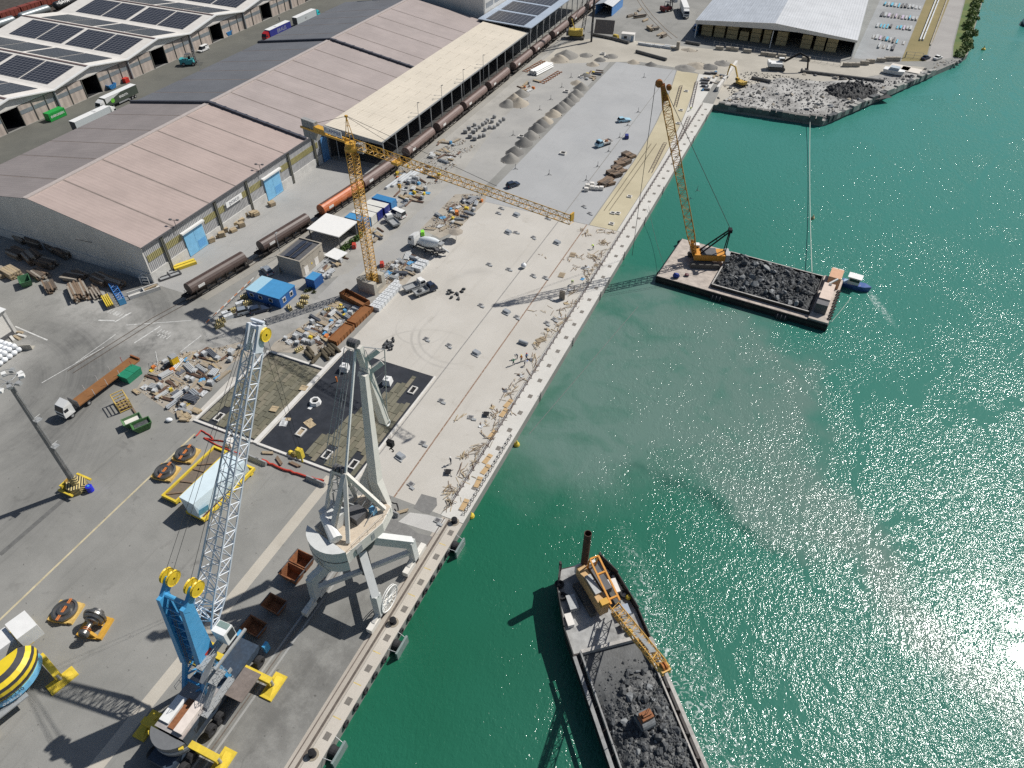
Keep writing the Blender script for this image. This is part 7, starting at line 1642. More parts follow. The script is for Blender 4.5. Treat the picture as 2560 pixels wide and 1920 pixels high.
# ------------------------------------------------------------------ the working clutter between track and deck
greys = [M('grey plastic', (.30, .32, .34), .5, var=.1), M('pale plastic', (.42, .43, .43), .5, var=.08), M('slate plastic', (.12, .13, .15), .5, var=.1), M('film white', (.50, .51, .51), .4, var=.3, scale=3)]
m_tarpb = M('sheet blue', (.10, .30, .52), .5, var=.2, scale=3); m_redp = M('site red', (.48, .05, .03), .5); m_orgp = M('site orange', (.62, .20, .05), .6)
def clutter(poly_px, n, seed, area, tile):
 """loose material of several kinds standing within a plot"""
 rr = random.Random(seed); pts = [GT(*tile, *q) for q in poly_px]
 out = 0; tries = 0
 xs = [p.x for p in pts]; ys = [p.y for p in pts]
 def inside(x, y):
  c = False; j = len(pts) - 1
  for i in range(len(pts)):
   if (pts[i].y > y) != (pts[j].y > y) and x < (pts[j].x - pts[i].x) * (y - pts[i].y) / (pts[j].y - pts[i].y) + pts[i].x: c = not c
   j = i
  return c
 placed = []
 while out < n and tries < 4000:
  tries += 1
  x, y = rr.uniform(min(xs), max(xs)), rr.uniform(min(ys), max(ys))
  if not inside(x, y): continue
  if any((x - a) ** 2 + (y - b) ** 2 < .8 for a, b in placed): continue
  placed.append((x, y)); out += 1; k = rr.random(); rz = rr.choice((0, R(90), R(75))) + rr.uniform(-.3, .3); L = (x, y, 0)
  if k < .24: timber_stack('short stack of pale formwork planks ' + area, L, rz, (rr.randint(3, 5), rr.randint(1, 3)), (.22, rr.uniform(1.6, 3.6), .1), (0, 4, 1), .12, 'plank stacks ' + area, 'plank_stack', 'plank stack')
  elif k < .44: pipe_bundle('bundle of grey plastic pipes ' + area, L, rz, rr.choice(greys[:3]), (rr.randint(3, 5), 2), rr.uniform(.10, .18), rr.uniform(1.8, 3.6), 'pipe bundles ' + area)
  elif k < .60: crate('shrink wrapped pallet of goods ' + area, L, rz, (rr.uniform(.7, 1.2), rr.uniform(.6, 1.0), rr.uniform(.3, .9)), rr.choice((greys[3], greys[1], greys[0])), 'wrapped pallets ' + area, 'wrapped_pallet', 'pallet', greys[3])
  elif k < .74: pipe_bundle('rusty bundle of reinforcing bars ' + area, L, rz, M('rebar rust', (.14, .085, .06), .9, var=.3), (rr.randint(5, 8), 2), .05, rr.uniform(2, 4), 'rebar bundles ' + area, 'rebar_bundle', 'rebar')
  elif k < .86:
   t = thing('loose_sheet', 'crumpled plastic sheet lying ' + area, 'sheet', L, rz, 'crumpled sheets ' + area)
   mb = heap_mesh(lambda a, b: .12 + .25 * abs(hm(a + x, b + y, 1.7, 4)), -.8, .8, -.6, .6, .3); mb.build('sheet', rr.choice((greys[3], greys[3], m_tarpb, greys[2])), t)
   MB().box((.2, 0, .06), (.7, .5, .12)).build('weight', wood[2], t)
  else: crate('small steel toolbox ' + area, L, rz, (rr.uniform(.6, 1.1), rr.uniform(.5, .8), rr.uniform(.4, .8)), rr.choice((m_orgp, m_dkgrey, m_padyel, m_grey, m_tarpb)), 'toolboxes ' + area, 'toolbox', 'toolbox', pal=False)
clutter([(1240, 1640), (1330, 1500), (1600, 1400), (1880, 1370), (2100, 1340), (2080, 1400), (1750, 1640)], 46, 1, 'beside the fenced store past the flatbed lorry', (0, 480))
clutter([(1130, 60), (1240, 10), (1700, -10), (1960, -80), (1650, 200), (1570, 290), (1350, 120)], 34, 2, 'in the corner store above the boarded bed', (0, 960))
clutter([(420, 1180), (560, 1050), (700, 960), (900, 1000), (830, 1090), (700, 1250), (560, 1310), (400, 1320), (230, 1290), (260, 1250)], 56, 3, 'in the plot between haul road and rusty troughs', (640, 480))
clutter([(1080, 720), (1150, 640), (1300, 560), (1400, 560), (1390, 650), (1290, 740), (1150, 780)], 24, 4, 'between crane block and mixer lorry', (640, 480))
clutter([(1450, 330), (1560, 200), (1750, 80), (1960, 30), (1960, 90), (1760, 270), (1600, 370)], 30, 5, 'along the deck edge past the mixer lorry', (640, 480))
clutter([(1150, 90), (1250, -20), (1450, -60), (1500, 0), (1400, 100), (1250, 150)], 26, 6, 'beyond the site containers', (640, 480))
clutter([(560, 660), (640, 570), (760, 560), (700, 700), (620, 760), (570, 740)], 14, 7, 'between kiosk and haul road', (640, 480))
clutter([(1000, 420), (1000, 330), (1080, 320), (1100, 380), (1040, 430)], 6, 8, 'beside the hedge by the containers', (640, 480))
clutter([(1480, 1320), (1600, 1200), (1760, 1150), (1800, 1250), (1720, 1400), (1560, 1400)], 18, 9, 'beside the rail bed past the concrete drums', (640, 0))
clutter([(1180, 1500), (1300, 1420), (1560, 1430), (1600, 1560), (1400, 1650), (1200, 1640)], 26, 10, 'in the plot beside the long white beams', (640, 0))
clutter([(20, 740), (150, 700), (240, 680), (240, 760), (120, 800)], 12, 11, 'beside the rusty rail panels', (1280, 0))
clutter([(1620, 650), (1720, 620), (1850, 640), (1800, 720), (1640, 800)], 14, 12, 'at the far end of the quay deck', (1280, 0))
clutter([(620, 620), (760, 610), (800, 680), (690, 710), (600, 690)], 12, 13, 'at the far corner of the grey deck', (1280, 0))
for i in range(4): t = thing('white_beam', 'long white precast beam beside the scrap plot', 'beam', GT(640, 0, 1210 + i * 55, 1570 - i * 18), R(-4), 'long white beams'); MB().bb((-.35, -5, 0), (.35, 5, .5)).build('beam', m_pblk, t); MB().bb((-.4, -4.9, -.0), (.4, -4.7, .55)).bb((-.4, 4.7, 0), (.4, 4.9, .55)).build('end_shoe', m_grey, t)
for i, (x, y) in enumerate(((1890, 1090), (1930, 1110), (1980, 1130), (1985, 1070), (2020, 1110), (2060, 1110), (1960, 1085), (2000, 1050), (2040, 1060), (2090, 1085), (2110, 1060), (2060, 1020), (2140, 1040), (1935, 1190), (1970, 1180))):
 t = thing('concrete_drum', 'grey cast concrete manhole drum in the cluster by the haul road', 'concrete drum', GT(640, 0, x, y), 0, 'manhole drums'); MB().lathe([(.42, 0), (.62, 0), (.62, .9), (.42, .95), (.42, .05)], (0, 0, 0), 14).build('ring', m_cwc, t); MB().lathe([(0, .94), (.45, .94), (.4, 1.05), (0, 1.1)], (0, 0, 0), 12).build('cone', m_cwc, t)
for i, (x, y) in enumerate(((1810, 1150), (1840, 1120), (1880, 1150), (1850, 1190), (1890, 1210), (1900, 1130))): crate('pallet of grey paving blocks beside the manhole drums', GT(640, 0, x, y), R(20), (1.3, 1.2, .9), m_cwc, 'paving block pallets', 'block_pallet', 'pallet')
t = pipe_bundle('stack of long white pipes by the rail bed', GT(1280, 0, 255, 610), R(-12), m_whitep, (7, 3), .28, 11)
for i in range(2):
 t = thing('rail_panel', 'rusty assembled rail panel lying beside the white pipes', 'rail panel', GT(1280, 0, (190, 335)[i], (575, 670)[i]), R(-8), 'rusty rail panels')
 for s in (-.75, .75): inst(unit(m_rust), 'rail', t, (s, 0, .2), 0, (.12, 14, .15))
 for k in range(9): inst(unit(m_rust), 'sleeper', t, (0, -6.4 + k * 1.6, 0), 0, (2.4, .25, .18))
m_grav = [M('grey gravel', (.235, .225, .205), .95, var=.15, scale=4, bump=.4), M('tan gravel', (.36, .32, .26), .95, var=.15, scale=4, bump=.4), M('dark gravel', (.16, .155, .145), .95, var=.15, scale=4, bump=.4)]
def gravel(loc, r, h, mat, label, seed, group):
 t = thing('gravel_heap', label, 'gravel heap', loc, 0, group)
 def fn(x, y):
  d = math.hypot(x / r[0], y / r[1]); return max(-.05, h * (1 - d) + .28 * hm(x + seed, y, .8, seed) * (1.2 - d))
 o = heap_mesh(fn, -r[0] * 1.25, r[0] * 1.25, -r[1] * 1.25, r[1] * 1.25, .4).build('pile', mat, t, True)
 rr = random.Random(seed)
 for _ in range(6):
  a, q = rr.uniform(0, 6.3), rr.uniform(.6, 1.05); child(rr.choice(ROCKG), 'stone', t, (math.cos(a) * q * r[0], math.sin(a) * q * r[1], .1), (rr.random() * 3,) * 3, (.25, .25, .2))
ROCKG = [rock_mesh(50 + i, m_grav[i % 2]) for i in range(3)]
gp = [(1289, 402, 0), (1300, 385, 2), (1323, 362, 2), (1340, 345, 0), (1355, 327, 2), (1366, 316, 2), (1375, 307, 1), (1396, 289, 1), (1408, 279, 2), (1419, 272, 0), (1430, 262, 2), (1442, 252, 0), (1452, 240, 0), (1465, 223, 0)]
for i, (x, y, k) in enumerate(gp):
 p = G(x, y); gravel((p.x - 1.8, p.y, 0), (2.7, 3.0), 2.4 if k != 1 else 2.0, m_grav[k], 'gravel heap in the long berm beside the far grey deck', 200 + i, 'berm of gravel heaps')
for i, (x, y, r, k) in enumerate(((1303, 237, 3.0, 0), (1297, 260, 3.4, 1), (1270, 262, 3.0, 0), (1416, 140, 4.6, 0), (1400, 150, 3.6, 1), (1285, 250, 2.8, 1))): gravel(G(x, y), (r, r * 1.1), 2.2 + .3 * (i % 2), m_grav[k], 'grey gravel heap between haul road and the wagon rake', 240 + i, 'gravel heaps by the wagons')
for i, (x, y, r) in enumerate(((640, 480, 2.6), (700, 560, 2.4), (760, 520, 2.2), (860, 490, 2.6), (560, 720, 2.4), (640, 660, 2.4), (1500, 590, 4), (1600, 570, 4), (1700, 580, 3.4), (1820, 550, 3.2), (1050, 540, 2.4), (1200, 560, 2.2))): gravel(GT(1280, 0, x, y), (r, r), 1.2, m_grav[i % 3], 'low spoil heap around the far end of the grey deck', 270 + i, 'spoil heaps at the deck end')
for i, (x, y) in enumerate(((790, 1600), (830, 1560), (860, 1510), (900, 1470), (930, 1430), (960, 1390), (990, 1350), (840, 1590), (900, 1520), (940, 1480), (980, 1410), (1020, 1360))): timber_stack('brown shuttering panels stacked on the far grey deck', GT(1280, 0, x, y), R(-30 + RN.uniform(-20, 20)), (4, RN.randint(2, 4)), (.6, 2.6, .25), (2, 3, 2), .1, 'brown shuttering stacks', 'shuttering_stack', 'shuttering')
for i, (x, y) in enumerate(((650, 1620), (690, 1635), (730, 1640), (770, 1640), (690, 1605), (640, 1650))): crate('pale block pallet in front of the brown shuttering', GT(1280, 0, x, y), R(15), (1.2, 1.0, .8), m_rim, 'pale pallets on the far deck', 'block_pallet', 'pallet')
m_geo = M('brown geotextile', (.085, .07, .045), .95, var=.2, scale=3)
for i, (x, y, a) in enumerate(((470, 1380, 60), (490, 1420, 60), (455, 1420, 65), (530, 1440, 5), (510, 1460, 5), (590, 1400, 62), (620, 1390, 62), (600, 1430, 62), (650, 1360, 65), (680, 1350, 65), (650, 1390, 64), (700, 1370, 64))):
 t = thing('geotextile_roll', 'thick brown roll of geotextile near the boarded bed', 'fabric roll', GT(640, 480, x, y), R(a), 'geotextile rolls'); inst(cylm(m_geo, 14), 'roll', t, (0, 0, .38), 0, (.38, 2.6, .38)); inst(cylm(wood[4], 8), 'core', t, (0, 0, .38), 0, (.1, 2.75, .1))
for i, (x, y) in enumerate(((290, 1010), (385, 990), (415, 960), (425, 915), (740, 1015), (620, 1030), (375, 1370))): t = thing('striped_block', 'concrete block with yellow and black stripes near the office cabin and pipe plot', 'concrete block', GT(640, 480, x, y), R(-30 + i * 17), 'striped blocks by the office'); MB().frus((0, 0, 0), (1.8, .8), (1.7, .7), .7).build('block', m_haz, t); MB().box((0, 0, .72), (.3, .08, .06)).build('lifting_eye', m_dkgrey, t)
for i, (x, y) in enumerate(((1910, 1130), (1980, 1090), (2010, 1040), (2080, 980), (2120, 920), (2170, 860), (2140, 970), (2205, 900), (2200, 830), (1960, 1060), (1900, 1165))): t = thing('kerb_block', 'pale concrete block in the lot beside silver estate car', 'concrete block', GT(0, 480, x, y), R(-30), 'blocks by the silver estate'); MB().frus((0, 0, 0), (1.0, 2.0), (.9, 1.9), .9).build('block', m_pblk if i % 2 else m_haz, t); MB().box((0, 0, .92), (.08, .3, .06)).build('lifting_eye', m_dkgrey, t)
t = thing('site_fence', 'long low white and red site fence along the track lot', 'fence', GT(0, 480, 1790, 1160), 0)
a, b = GT(0, 480, 1790, 1160), GT(0, 480, 2200, 770); nn = 14
for i in range(nn):
 p = a.lerp(b, i / nn) - a; q = a.lerp(b, (i + 1) / nn) - a
 MB().tube((p.x, p.y, 0), (p.x, p.y, 1.1), .05, 5).build('post', m_whitep, t); MB().beam((p.x, p.y, .95), (q.x, q.y, .95), .05, .2).build('rail', m_whitep if i % 2 else m_orgp, t)
t = thing('portable_toilet', 'yellow portable toilet with grey roof at the fenced store', 'toilet', GT(0, 480, 1520, 1490), R(-15)); MB().bb((-.7, -.7, .05), (.7, .7, 2.2)).build('cabin', M('toilet yellow', (.78, .50, .02), .45), t); MB().frus((0, 0, 2.2), (1.5, 1.5), (1.2, 1.2), .2).build('roof', m_grey, t); MB().bb((-.45, -.73, .15), (.45, -.71, 1.95)).build('door', m_padyel, t)
t = thing('green_bin', 'green covered bin beside the flatbed lorry tail', 'bin', GT(0, 480, 1140, 1600), R(0)); MB().frus((0, 0, 0), (2.2, 3.4), (2.4, 3.6), 1.5).build('tub', M('bin green', (.02, .22, .12), .5), t); MB().bb((-1.25, -1.85, 1.5), (1.25, -.03, 1.6)).bb((-1.25, .03, 1.5), (1.25, 1.85, 1.6)).build('lid', MATS['bin green'], t)
t = thing('leaning_mesh', 'white wire mesh panel standing behind the yellow toilet', 'mesh panel', GT(0, 480, 1360, 1500), R(-40)); mb = MB()
for i in range(9): mb.tube((-1.6 + i * .4, 0, .1), (-1.6 + i * .4, .5, 2.3), .025, 4)
for z in (.1, 1.2, 2.3): mb.tube((-1.6, .25 * z, z), (1.6, .25 * z, z), .03, 4)
mb.build('mesh', m_whitep, t); MB().tube((-1.6, 0, 0), (-1.6, 1.2, 0), .04, 4).tube((1.6, 0, 0), (1.6, 1.2, 0), .04, 4).build('foot', m_grey, t)
for (x, y, c, nm, lb) in ((1090, 640, m_redp, 'red_machine', 'red plate compactor beside planks near the crane block'), (850, 480, m_redp, 'red_machine', 'red and orange mixer at the crane mast side'), (1735, 195, m_orgp, 'red_machine', 'orange covered machine at the deck edge past the mixer lorry'), (1440, 370, M('lime green', (.25, .70, .06), .5), 'green_tank', 'lime green tank behind the mixer lorry')):
 t = thing(nm, lb, 'machine', GT(640, 480, x, y), R(30)); MB().frus((0, 0, .2), (1.0, 1.8), (.8, 1.3), .9).build('body', c, t); MB().tube((-.5, .7, .25), (.5, .7, .25), .25, 8).build('roller', m_dkgrey, t); MB().beam((0, -.8, .9), (0, -1.5, 1.3), .08).build('handle', m_dkgrey, t)
t = thing('site_umbrella', 'faded square parasol over a bench near the mixer chute', 'parasol', GT(640, 480, 1730, 410), 0); MB().tube((0, 0, 0), (0, 0, 2.4), .04, 5).build('pole', m_dkgrey, t); MB().lathe([(1.9, 2.2), (.05, 2.8)], (0, 0, 0), 8).build('canopy', wood[1], t)
# ------------------------------------------------------------------ boarded bed, black membrane
g_rub = ground_material('rubbly store ground', (.30, .265, .215), (.40, .36, .30), (.16, .14, .115), stain=.9, spots=.8, var_scale=.25)
sheet('store_ground', [GT(0, 480, x, y)[:2] for x, y in ((1180, 1700), (1330, 1480), (1600, 1380), (1900, 1340), (2230, 1260), (2212, 1380), (2000, 1480), (1800, 1700), (1640, 1900), (1560, 1960), (1300, 1790))], .016, g_rub)
sheet('store_ground', [GT(640, 480, x, y)[:2] for x, y in ((160, 1300), (420, 1140), (640, 960), (760, 900), (960, 1000), (860, 1140), (700, 1330), (560, 1400), (100, 1380))], .017, g_rub)
sheet('store_ground', [GT(640, 480, x, y)[:2] for x, y in ((1050, 700), (1150, 600), (1420, 520), (1480, 600), (1380, 690), (1290, 800), (1060, 880))], .016, g_rub)
sheet('store_ground', [GT(640, 480, x, y)[:2] for x, y in ((1420, 320), (1560, 180), (1720, 20), (1990, 10), (1980, 90), (1740, 330), (1590, 400))], .016, g_rub)
def strewn(tile, q, n, seed, mats):
 P = [GT(*tile, *a) for a in q]
 def ins(x, y, r):
  c = False; j = len(P) - 1
  for i in range(len(P)):
   if (P[i].y > y) != (P[j].y > y) and x < (P[j].x - P[i].x) * (y - P[i].y) / (P[j].y - P[i].y) + P[i].x: c = not c
   j = i
  return c and hm(x, y, .25, seed) > -.18
 for k, m in enumerate(mats): fine_rubble(STORE, lambda x, y: .03, min(p.x for p in P), max(p.x for p in P), min(p.y for p in P), max(p.y for p in P), n, .05, .3, seed + k, m, ins)
STORE = [o for o in bpy.data.objects if o.name == 'store_ground'][0]
for k, (tl_, q) in enumerate((((0, 480), ((1200, 1700), (1330, 1480), (1600, 1380), (1900, 1340), (2230, 1270), (2000, 1480), (1800, 1700), (1560, 1950), (1300, 1780))), ((640, 480), ((180, 1300), (420, 1150), (640, 960), (950, 1000), (700, 1330), (560, 1390))), ((640, 480), ((1050, 700), (1150, 600), (1420, 530), (1380, 690), (1060, 880))), ((640, 480), ((1430, 320), (1720, 30), (1980, 20), (1740, 330))), ((640, 0), ((1180, 1500), (1560, 1300), (1760, 1200), (1900, 1250), (1600, 1580), (1250, 1650))))): strewn(tl_, q, 420, 60 + 7 * k, (greys[1], wood[4], wood[2], greys[2]))
sheet('ledge_slab', [GT(0, 960, x, y)[:2] for x, y in ((1700, 250), (1560, 300), (1690, 330), (2130, -60), (2000, -60))], .02, g_deck)
m_memb = M('black membrane', (.022, .025, .032), .55, var=.25, scale=.5, grime=.12, gcol=(.16, .16, .17), gscale=.3)
memb = sheet('black_membrane', rect(-76.5, -56.2, 60.0, 88.3), .030, m_memb)
pit = sheet('boarded_bed', rect(-90.7, -77.7, 60.0, 81.0), .030, m_memb)
m_bd = [M('olive board %d' % i, c, .9, var=.12, scale=2, grime=.15) for i, c in enumerate(((.155, .145, .10), (.175, .165, .12), (.13, .125, .09), (.20, .18, .13)))]
HOLES = [GT(640, 960, *q) for q in ((615, 615), (845, 700), (1355, 58), (390, 420))] + [GT(0, 960, 1895, 290)]
def boards(par, x0, x1, y0, y1, w, L, keep, z):
 n = 0; x = x0; col = 0
 while x < x1 - .1:
  y = y0 - RN.uniform(0, L); ww = w * RN.uniform(.95, 1.05)
  while y < y1:
   ln = L * RN.uniform(.85, 1.15); a, b = max(y, y0), min(y + ln, y1)
   if b - a > .5 and keep(x + ww / 2, (a + b) / 2) and not any(abs(h.x - x - ww / 2) < 1.0 and a - .9 < h.y < b + .9 for h in HOLES):
    inst(unit(RN.choice(m_bd)), 'board', par, (x + ww / 2 + RN.uniform(-.02, .02), (a + b) / 2, z), RN.uniform(-.012, .012), (ww - .07, b - a - .1, .09)); n += 1
   y += ln
  x += ww
 return n
boards(pit, -90.4, -77.9, 60.3, 80.7, .92, 2.7, lambda x, y: True, .032)
lim = [60.3 + 0 for _ in range(40)]
boards(memb, -67.5, -57.0, 60.3, 86.8, .92, 2.7, lambda x, y: y < 67 + (x + 67.5) * 2.6 + 2 * hm(x, 0, 1.3, 3) and (x > -66 or y < 66) and y > 60.2 + max(0, -64 - x) * .4 and not (x > -59 and y > 79), .032)
m_edge = M('white edge beam', (.62, .60, .56), .85, var=.1, scale=1)
for nm, a, b in (('edge_beam', (-77.55, 59.5, 0), (-76.65, 88.4, .32)), ('edge_beam', (-91.2, 59.4, 0), (-77.6, 59.85, .3)), ('edge_beam', (-76.6, 59.4, 0), (-56.0, 59.85, .3)), ('edge_beam', (-91.2, 59.9, 0), (-90.75, 81.2, .3)), ('edge_beam', (-90.7, 81.05, 0), (-77.6, 81.5, .3)), ('edge_beam', (-56.15, 59.9, 0), (-55.75, 88.4, .18))):
 structure(MB().bb(a, b).build(nm, m_edge))
def frame(loc, s, label, mat=m_edge, rz=0.0, group=None, name='manhole_frame', h=.28, inner=None):
 t = thing(name, label, 'frame', loc, rz, group); a, b = s[0] / 2, s[1] / 2
 mb = MB(); mb.bb((-a, -b, 0), (a, -b + .2, h)); mb.bb((-a, b - .2, 0), (a, b, h)); mb.bb((-a, -b + .21, 0), (-a + .2, b - .21, h)); mb.bb((a - .2, -b + .21, 0), (a, b - .21, h)); mb.build('rim', mat, t)
 MB().bb((-a + .2, -b + .2, 0), (a - .2, b - .2, .06)).build('well', inner or m_black, t)
for h, nm in zip(HOLES, ('beside the portal crane backstay', 'beside the portal crane jib', 'at the seaward rim of the membrane', 'with plywood lid on bare membrane', 'on the fully boarded bed')):
 frame((h.x, h.y, .03), (1.3, 2.0), 'white framed drain opening ' + nm, inner=wood[4] if 'plywood' in nm else None)
for i, (x, y, lb) in enumerate(((770, 1515, 'white box on the membrane behind the portal crane ladder'), (1140, 1630, 'white tapered box standing on boards beside the portal jib'))):
 t = thing('white_box', lb, 'box', GT(640, 480, x, y + 25), R(10)); mb = MB(); mb.frus((0, 0, .13), (1.7, 1.7), (1.35, 1.35), 1.3); mb.build('casing', m_whitep, t); MB().box((0, 0, 1.46), (.5, .5, .06)).build('cap', m_grey, t)
p = GT(640, 960, 515, 165); t = thing('octagonal_form', 'white octagonal ring form standing on the black membrane', 'form', p); mb = MB(); mb.lathe([(.75, .03), (1.15, .03), (1.0, .8), (.7, .8), (.75, .03)], (0, 0, 0), 8); mb.build('ring', m_whitep, t); MB().bb((-.5, -1.9, .03), (.2, -1.0, .1)).build('cloth', m_whitep, t)
for i, (x, y) in enumerate(((245, 330), (465, 345))):
 t = thing('cloth_sheet', 'white cloth and plywood dropped on the black membrane', 'cloth', GT(640, 960, x, y), R(20 + 50 * i), 'cloths on the membrane'); heap_mesh(lambda a, b: .06 + .2 * abs(hm(a + x, b, 1.5, 2)), -.7, .7, -1.1, 1.1, .3).build('cloth', greys[3] if i == 0 else wood[0], t); MB().box((.5, .7, .1), (1.0, .7, .1)).build('plywood', wood[0], t)
for i, (x, y) in enumerate(((415, 45), (160, 225))): t = thing('plywood_sheet', 'square of plywood lying over the white edge beam', 'plywood', GT(640, 960, x, y) + V((0, 0, .34)), R(10), 'plywood on the edge beam'); MB().bb((-.7, -.7, 0), (.7, .7, .04)).build('sheet', wood[0], t); MB().box((0, .3, .06), (1.2, .1, .05)).build('batten', wood[4], t)
t = thing('standpipe', 'orange standpipe rising from the black membrane', 'pipe', GT(640, 480, 700, 1640), 0); MB().tube((0, 0, .03), (0, 0, 1.3), .16, 8).build('pipe', m_orgp, t); MB().ring((0, 0, .06), .3, .06, 12, 5).build('flange', m_dkgrey, t)
t = thing('chain_heap', 'yellow and black lifting gear heaped at the membrane corner under the boom hook', 'lifting gear', GT(640, 960, 340, 625), R(20)); MB().ball((0, 0, .5), .8, 9, 5, (1, .8, .8)).build('gear', M('gear olive', (.22, .17, .04), .7, var=.4, scale=4), t); MB().ball((-.9, .4, .45), .5, 8, 5).build('yellow_sling', m_padyel, t); MB().ball((1.0, -.4, .4), .5, 8, 5).build('yellow_sling', m_padyel, t)
# ------------------------------------------------------------------ along the old quay end: barriers, hoses
for i, (x, y) in enumerate(((20, 670), (520, 850), (1150, 1110))):
 t = thing('barrier', ('grey concrete barrier at the end of the red hose by the yellow rack', 'grey concrete barrier beside the portal crane backstay foot', 'grey concrete barrier by the chalky patch at the deck start')[i], 'barrier', GT(640, 960, x, y), R(-2)); MB().extrude([(-.4, 0), (.4, 0), (.3, .25), (.12, .9), (-.12, .9), (-.3, .25)], -1.9, 1.9, 'x').build('casting', m_cwc, t); MB().bb((-.3, -.06, .9), (.3, .06, .95)).build('lifting_bar', m_dkgrey, t)
def hose(label, pts, r, mat, name='hose', cat='hose'):
 t = thing(name, label, cat, (pts[0].x, pts[0].y, 0)); mb = MB()
 q = []
 for a, b in zip(pts, pts[1:]):
  for k in range(4): p = a.lerp(b, k / 4); q.append(V((p.x + .3 * hm(p.x, p.y, .9, 1), p.y + .3 * hm(p.x, p.y, .9, 6), r)) - V((pts[0].x, pts[0].y, 0)))
 for a, b in zip(q, q[1:]): mb.tube(a, b, r, 6, cap=False)
 mb.build('tube', mat, t); MB().box(q[0], (.3, .3, .3)).build('coupling', m_dkgrey, t)
hose('thick red hose snaking along the deck edge towards the portal crane', [GT(640, 960, x, y) for x, y in ((60, 660), (180, 720), (300, 765), (420, 795), (520, 830), (610, 850))], .22, m_redp)
hose('tangled red hose by the white pump near the boarded bed corner', [GT(0, 960, x, y) for x, y in ((1690, 460), (1740, 400), (1800, 440), (1860, 490), (1930, 500), (1760, 470), (2010, 590), (2090, 610))], .12, m_redp)
hose('black cable looping over the deck start', [GT(640, 960, x, y) for x, y in ((1060, 930), (1130, 1000), (1220, 1040), (1230, 1130), (1180, 1060))], .07, m_black)
for i, (x, y) in enumerate(((200, 665), (340, 700), (100, 600), (1260, 1110))): timber_stack('loose timber bearers on the strip before the membrane', GT(640, 960, x, y), R(60 + 25 * i), (2, 1), (.25, 2.2, .2), (2, 4), .1, 'bearers before the membrane', 'timber_bearers', 'timber')
t = thing('white_pump', 'white pump unit amid red hoses by the boarded bed', 'pump', GT(0, 960, 1990, 520), R(20)); MB().frus((0, 0, .1), (1.2, 1.8), (1.0, 1.5), .9).build('casing', m_rim, t); wheels(t, [(-.6, 0), (.6, 0)], .25, .15)
t = thing('motorcycle', 'dark motorcycle parked in the corner store', 'motorcycle', GT(0, 960, 1555, 175), R(50))
for y in (-.7, .7): MB().ring((0, y, .32), .26, .07, 14, 5, 'x').build('wheel', m_tyre, t)
MB().beam((0, -.6, .5), (0, .5, .6), .2, .3).build('frame', m_dkgrey, t); MB().box((0, -.3, .8), (.25, .7, .12)).build('saddle', m_black, t); MB().beam((-.35, .55, 1.0), (.35, .55, 1.0), .05).build('handlebar', m_galv, t)
# ------------------------------------------------------------------ heavy loads in the yard
m_disc = M('turned steel', (.21, .205, .195), .3, .75, var=.15, scale=3)
def rotor(label, loc, rz, shaft=False):
 t = thing('turbine_rotor', label, 'rotor', loc, rz)
 pal = MB(); pal.bb((-1.9, -1.6, 0), (-1.2, 1.6, .5)); pal.bb((1.2, -1.6, 0), (1.9, 1.6, .5)); pal.bb((-1.2, -1.7, .1), (1.2, -1.2, .45)); pal.bb((-1.2, 1.2, .1), (1.2, 1.7, .45)); pal.build('cradle', m_yel if shaft else M('cradle yellow', (.62, .42, .13), .7, var=.2), t)
 if not shaft:
  mb = MB(); mb.lathe([(0, .6), (.45, .6), (.5, .9), (.75, .95), (.85, .55), (1.0, .5), (1.45, .62), (1.75, .62), (1.78, .95), (1.5, 1.05), (1.42, .9), (1.05, .85), (.95, 1.15), (.55, 1.2), (.4, .95), (0, .95)], (0, 0, 0), 36); mb.build('disc', m_disc, t, False)
  for x in (-.12, .12): MB().beam((x, -1.75, 1.1), (x, 1.75, 1.1), .12, .1).build('lashing', m_orgp, t)
 else:
  mb = MB(); mb.lathe([(0, -2.1), (.6, -2.1), (.75, -1.9), (.75, -1.5), (.42, -1.3), (.36, -.4), (.5, -.2), (.95, 0), (1.0, .25), (1.35, .3), (1.5, .6), (1.35, .7), (1.6, .8), (1.6, 1.1), (1.2, 1.2), (1.1, 1.5), (.9, 1.55), (.85, 1.8), (0, 1.8)], (0, 0, 1.7), 32, 'y'); mb.build('shaft', m_disc, t)
  for y in (-1.3, .4): MB().frus((0, y, .5), (2.2, .4), (1.2, .4), .9).build('saddle', m_yel, t)
  for y in (-1.25, -1.0): MB().ring((0, y, 1.7), .55, .05, 18, 5, 'y').build('lashing', m_orgp, t)
rotor('steel turbine disc on yellow pallet farthest along the painted line', GT(0, 960, 1615, 620), R(10))
rotor('steel turbine disc on yellow pallet beside the long yellow rack', GT(0, 960, 1440, 775), R(10))
rotor('steel turbine disc on yellow pallet next to the shafted rotor', GT(0, 1440, 580, 320), R(15))
rotor('shafted turbine rotor lying on its yellow saddle', GT(0, 1440, 830, 450), R(15), True)
def rack(label, loc, rz, L, w, bed, braces):
 t = thing('yellow_rack', label, 'rack', loc, rz)
 for s in (-1, 1): MB().bb((s * w / 2 - .16, -L / 2, .35), (s * w / 2 + .16, L / 2, 1.0)).build('side_beam', m_padyel, t)
 for y in (-L / 2 + .2, L / 2 - .2): MB().bb((-w / 2 + .17, y - .18, .35), (w / 2 - .17, y + .18, 1.0)).build('end_beam', m_padyel, t)
 MB().bb((-w / 2 + .17, -L / 2 + .4, .5), (w / 2 - .17, L / 2 - .4, .62)).build('bed', bed, t)
 for x in (-w / 2, w / 2):
  for y in (-L / 2 + 1, L / 2 - 1): MB().bb((x - .2, y - .3, 0), (x + .2, y + .3, .34)).build('foot', m_padyel, t)
 for a, b in braces: MB().beam((-w * .42, a, .72), (w * .42, b, .72), .3, .16).build('bearer', wood[2], t)
 return t
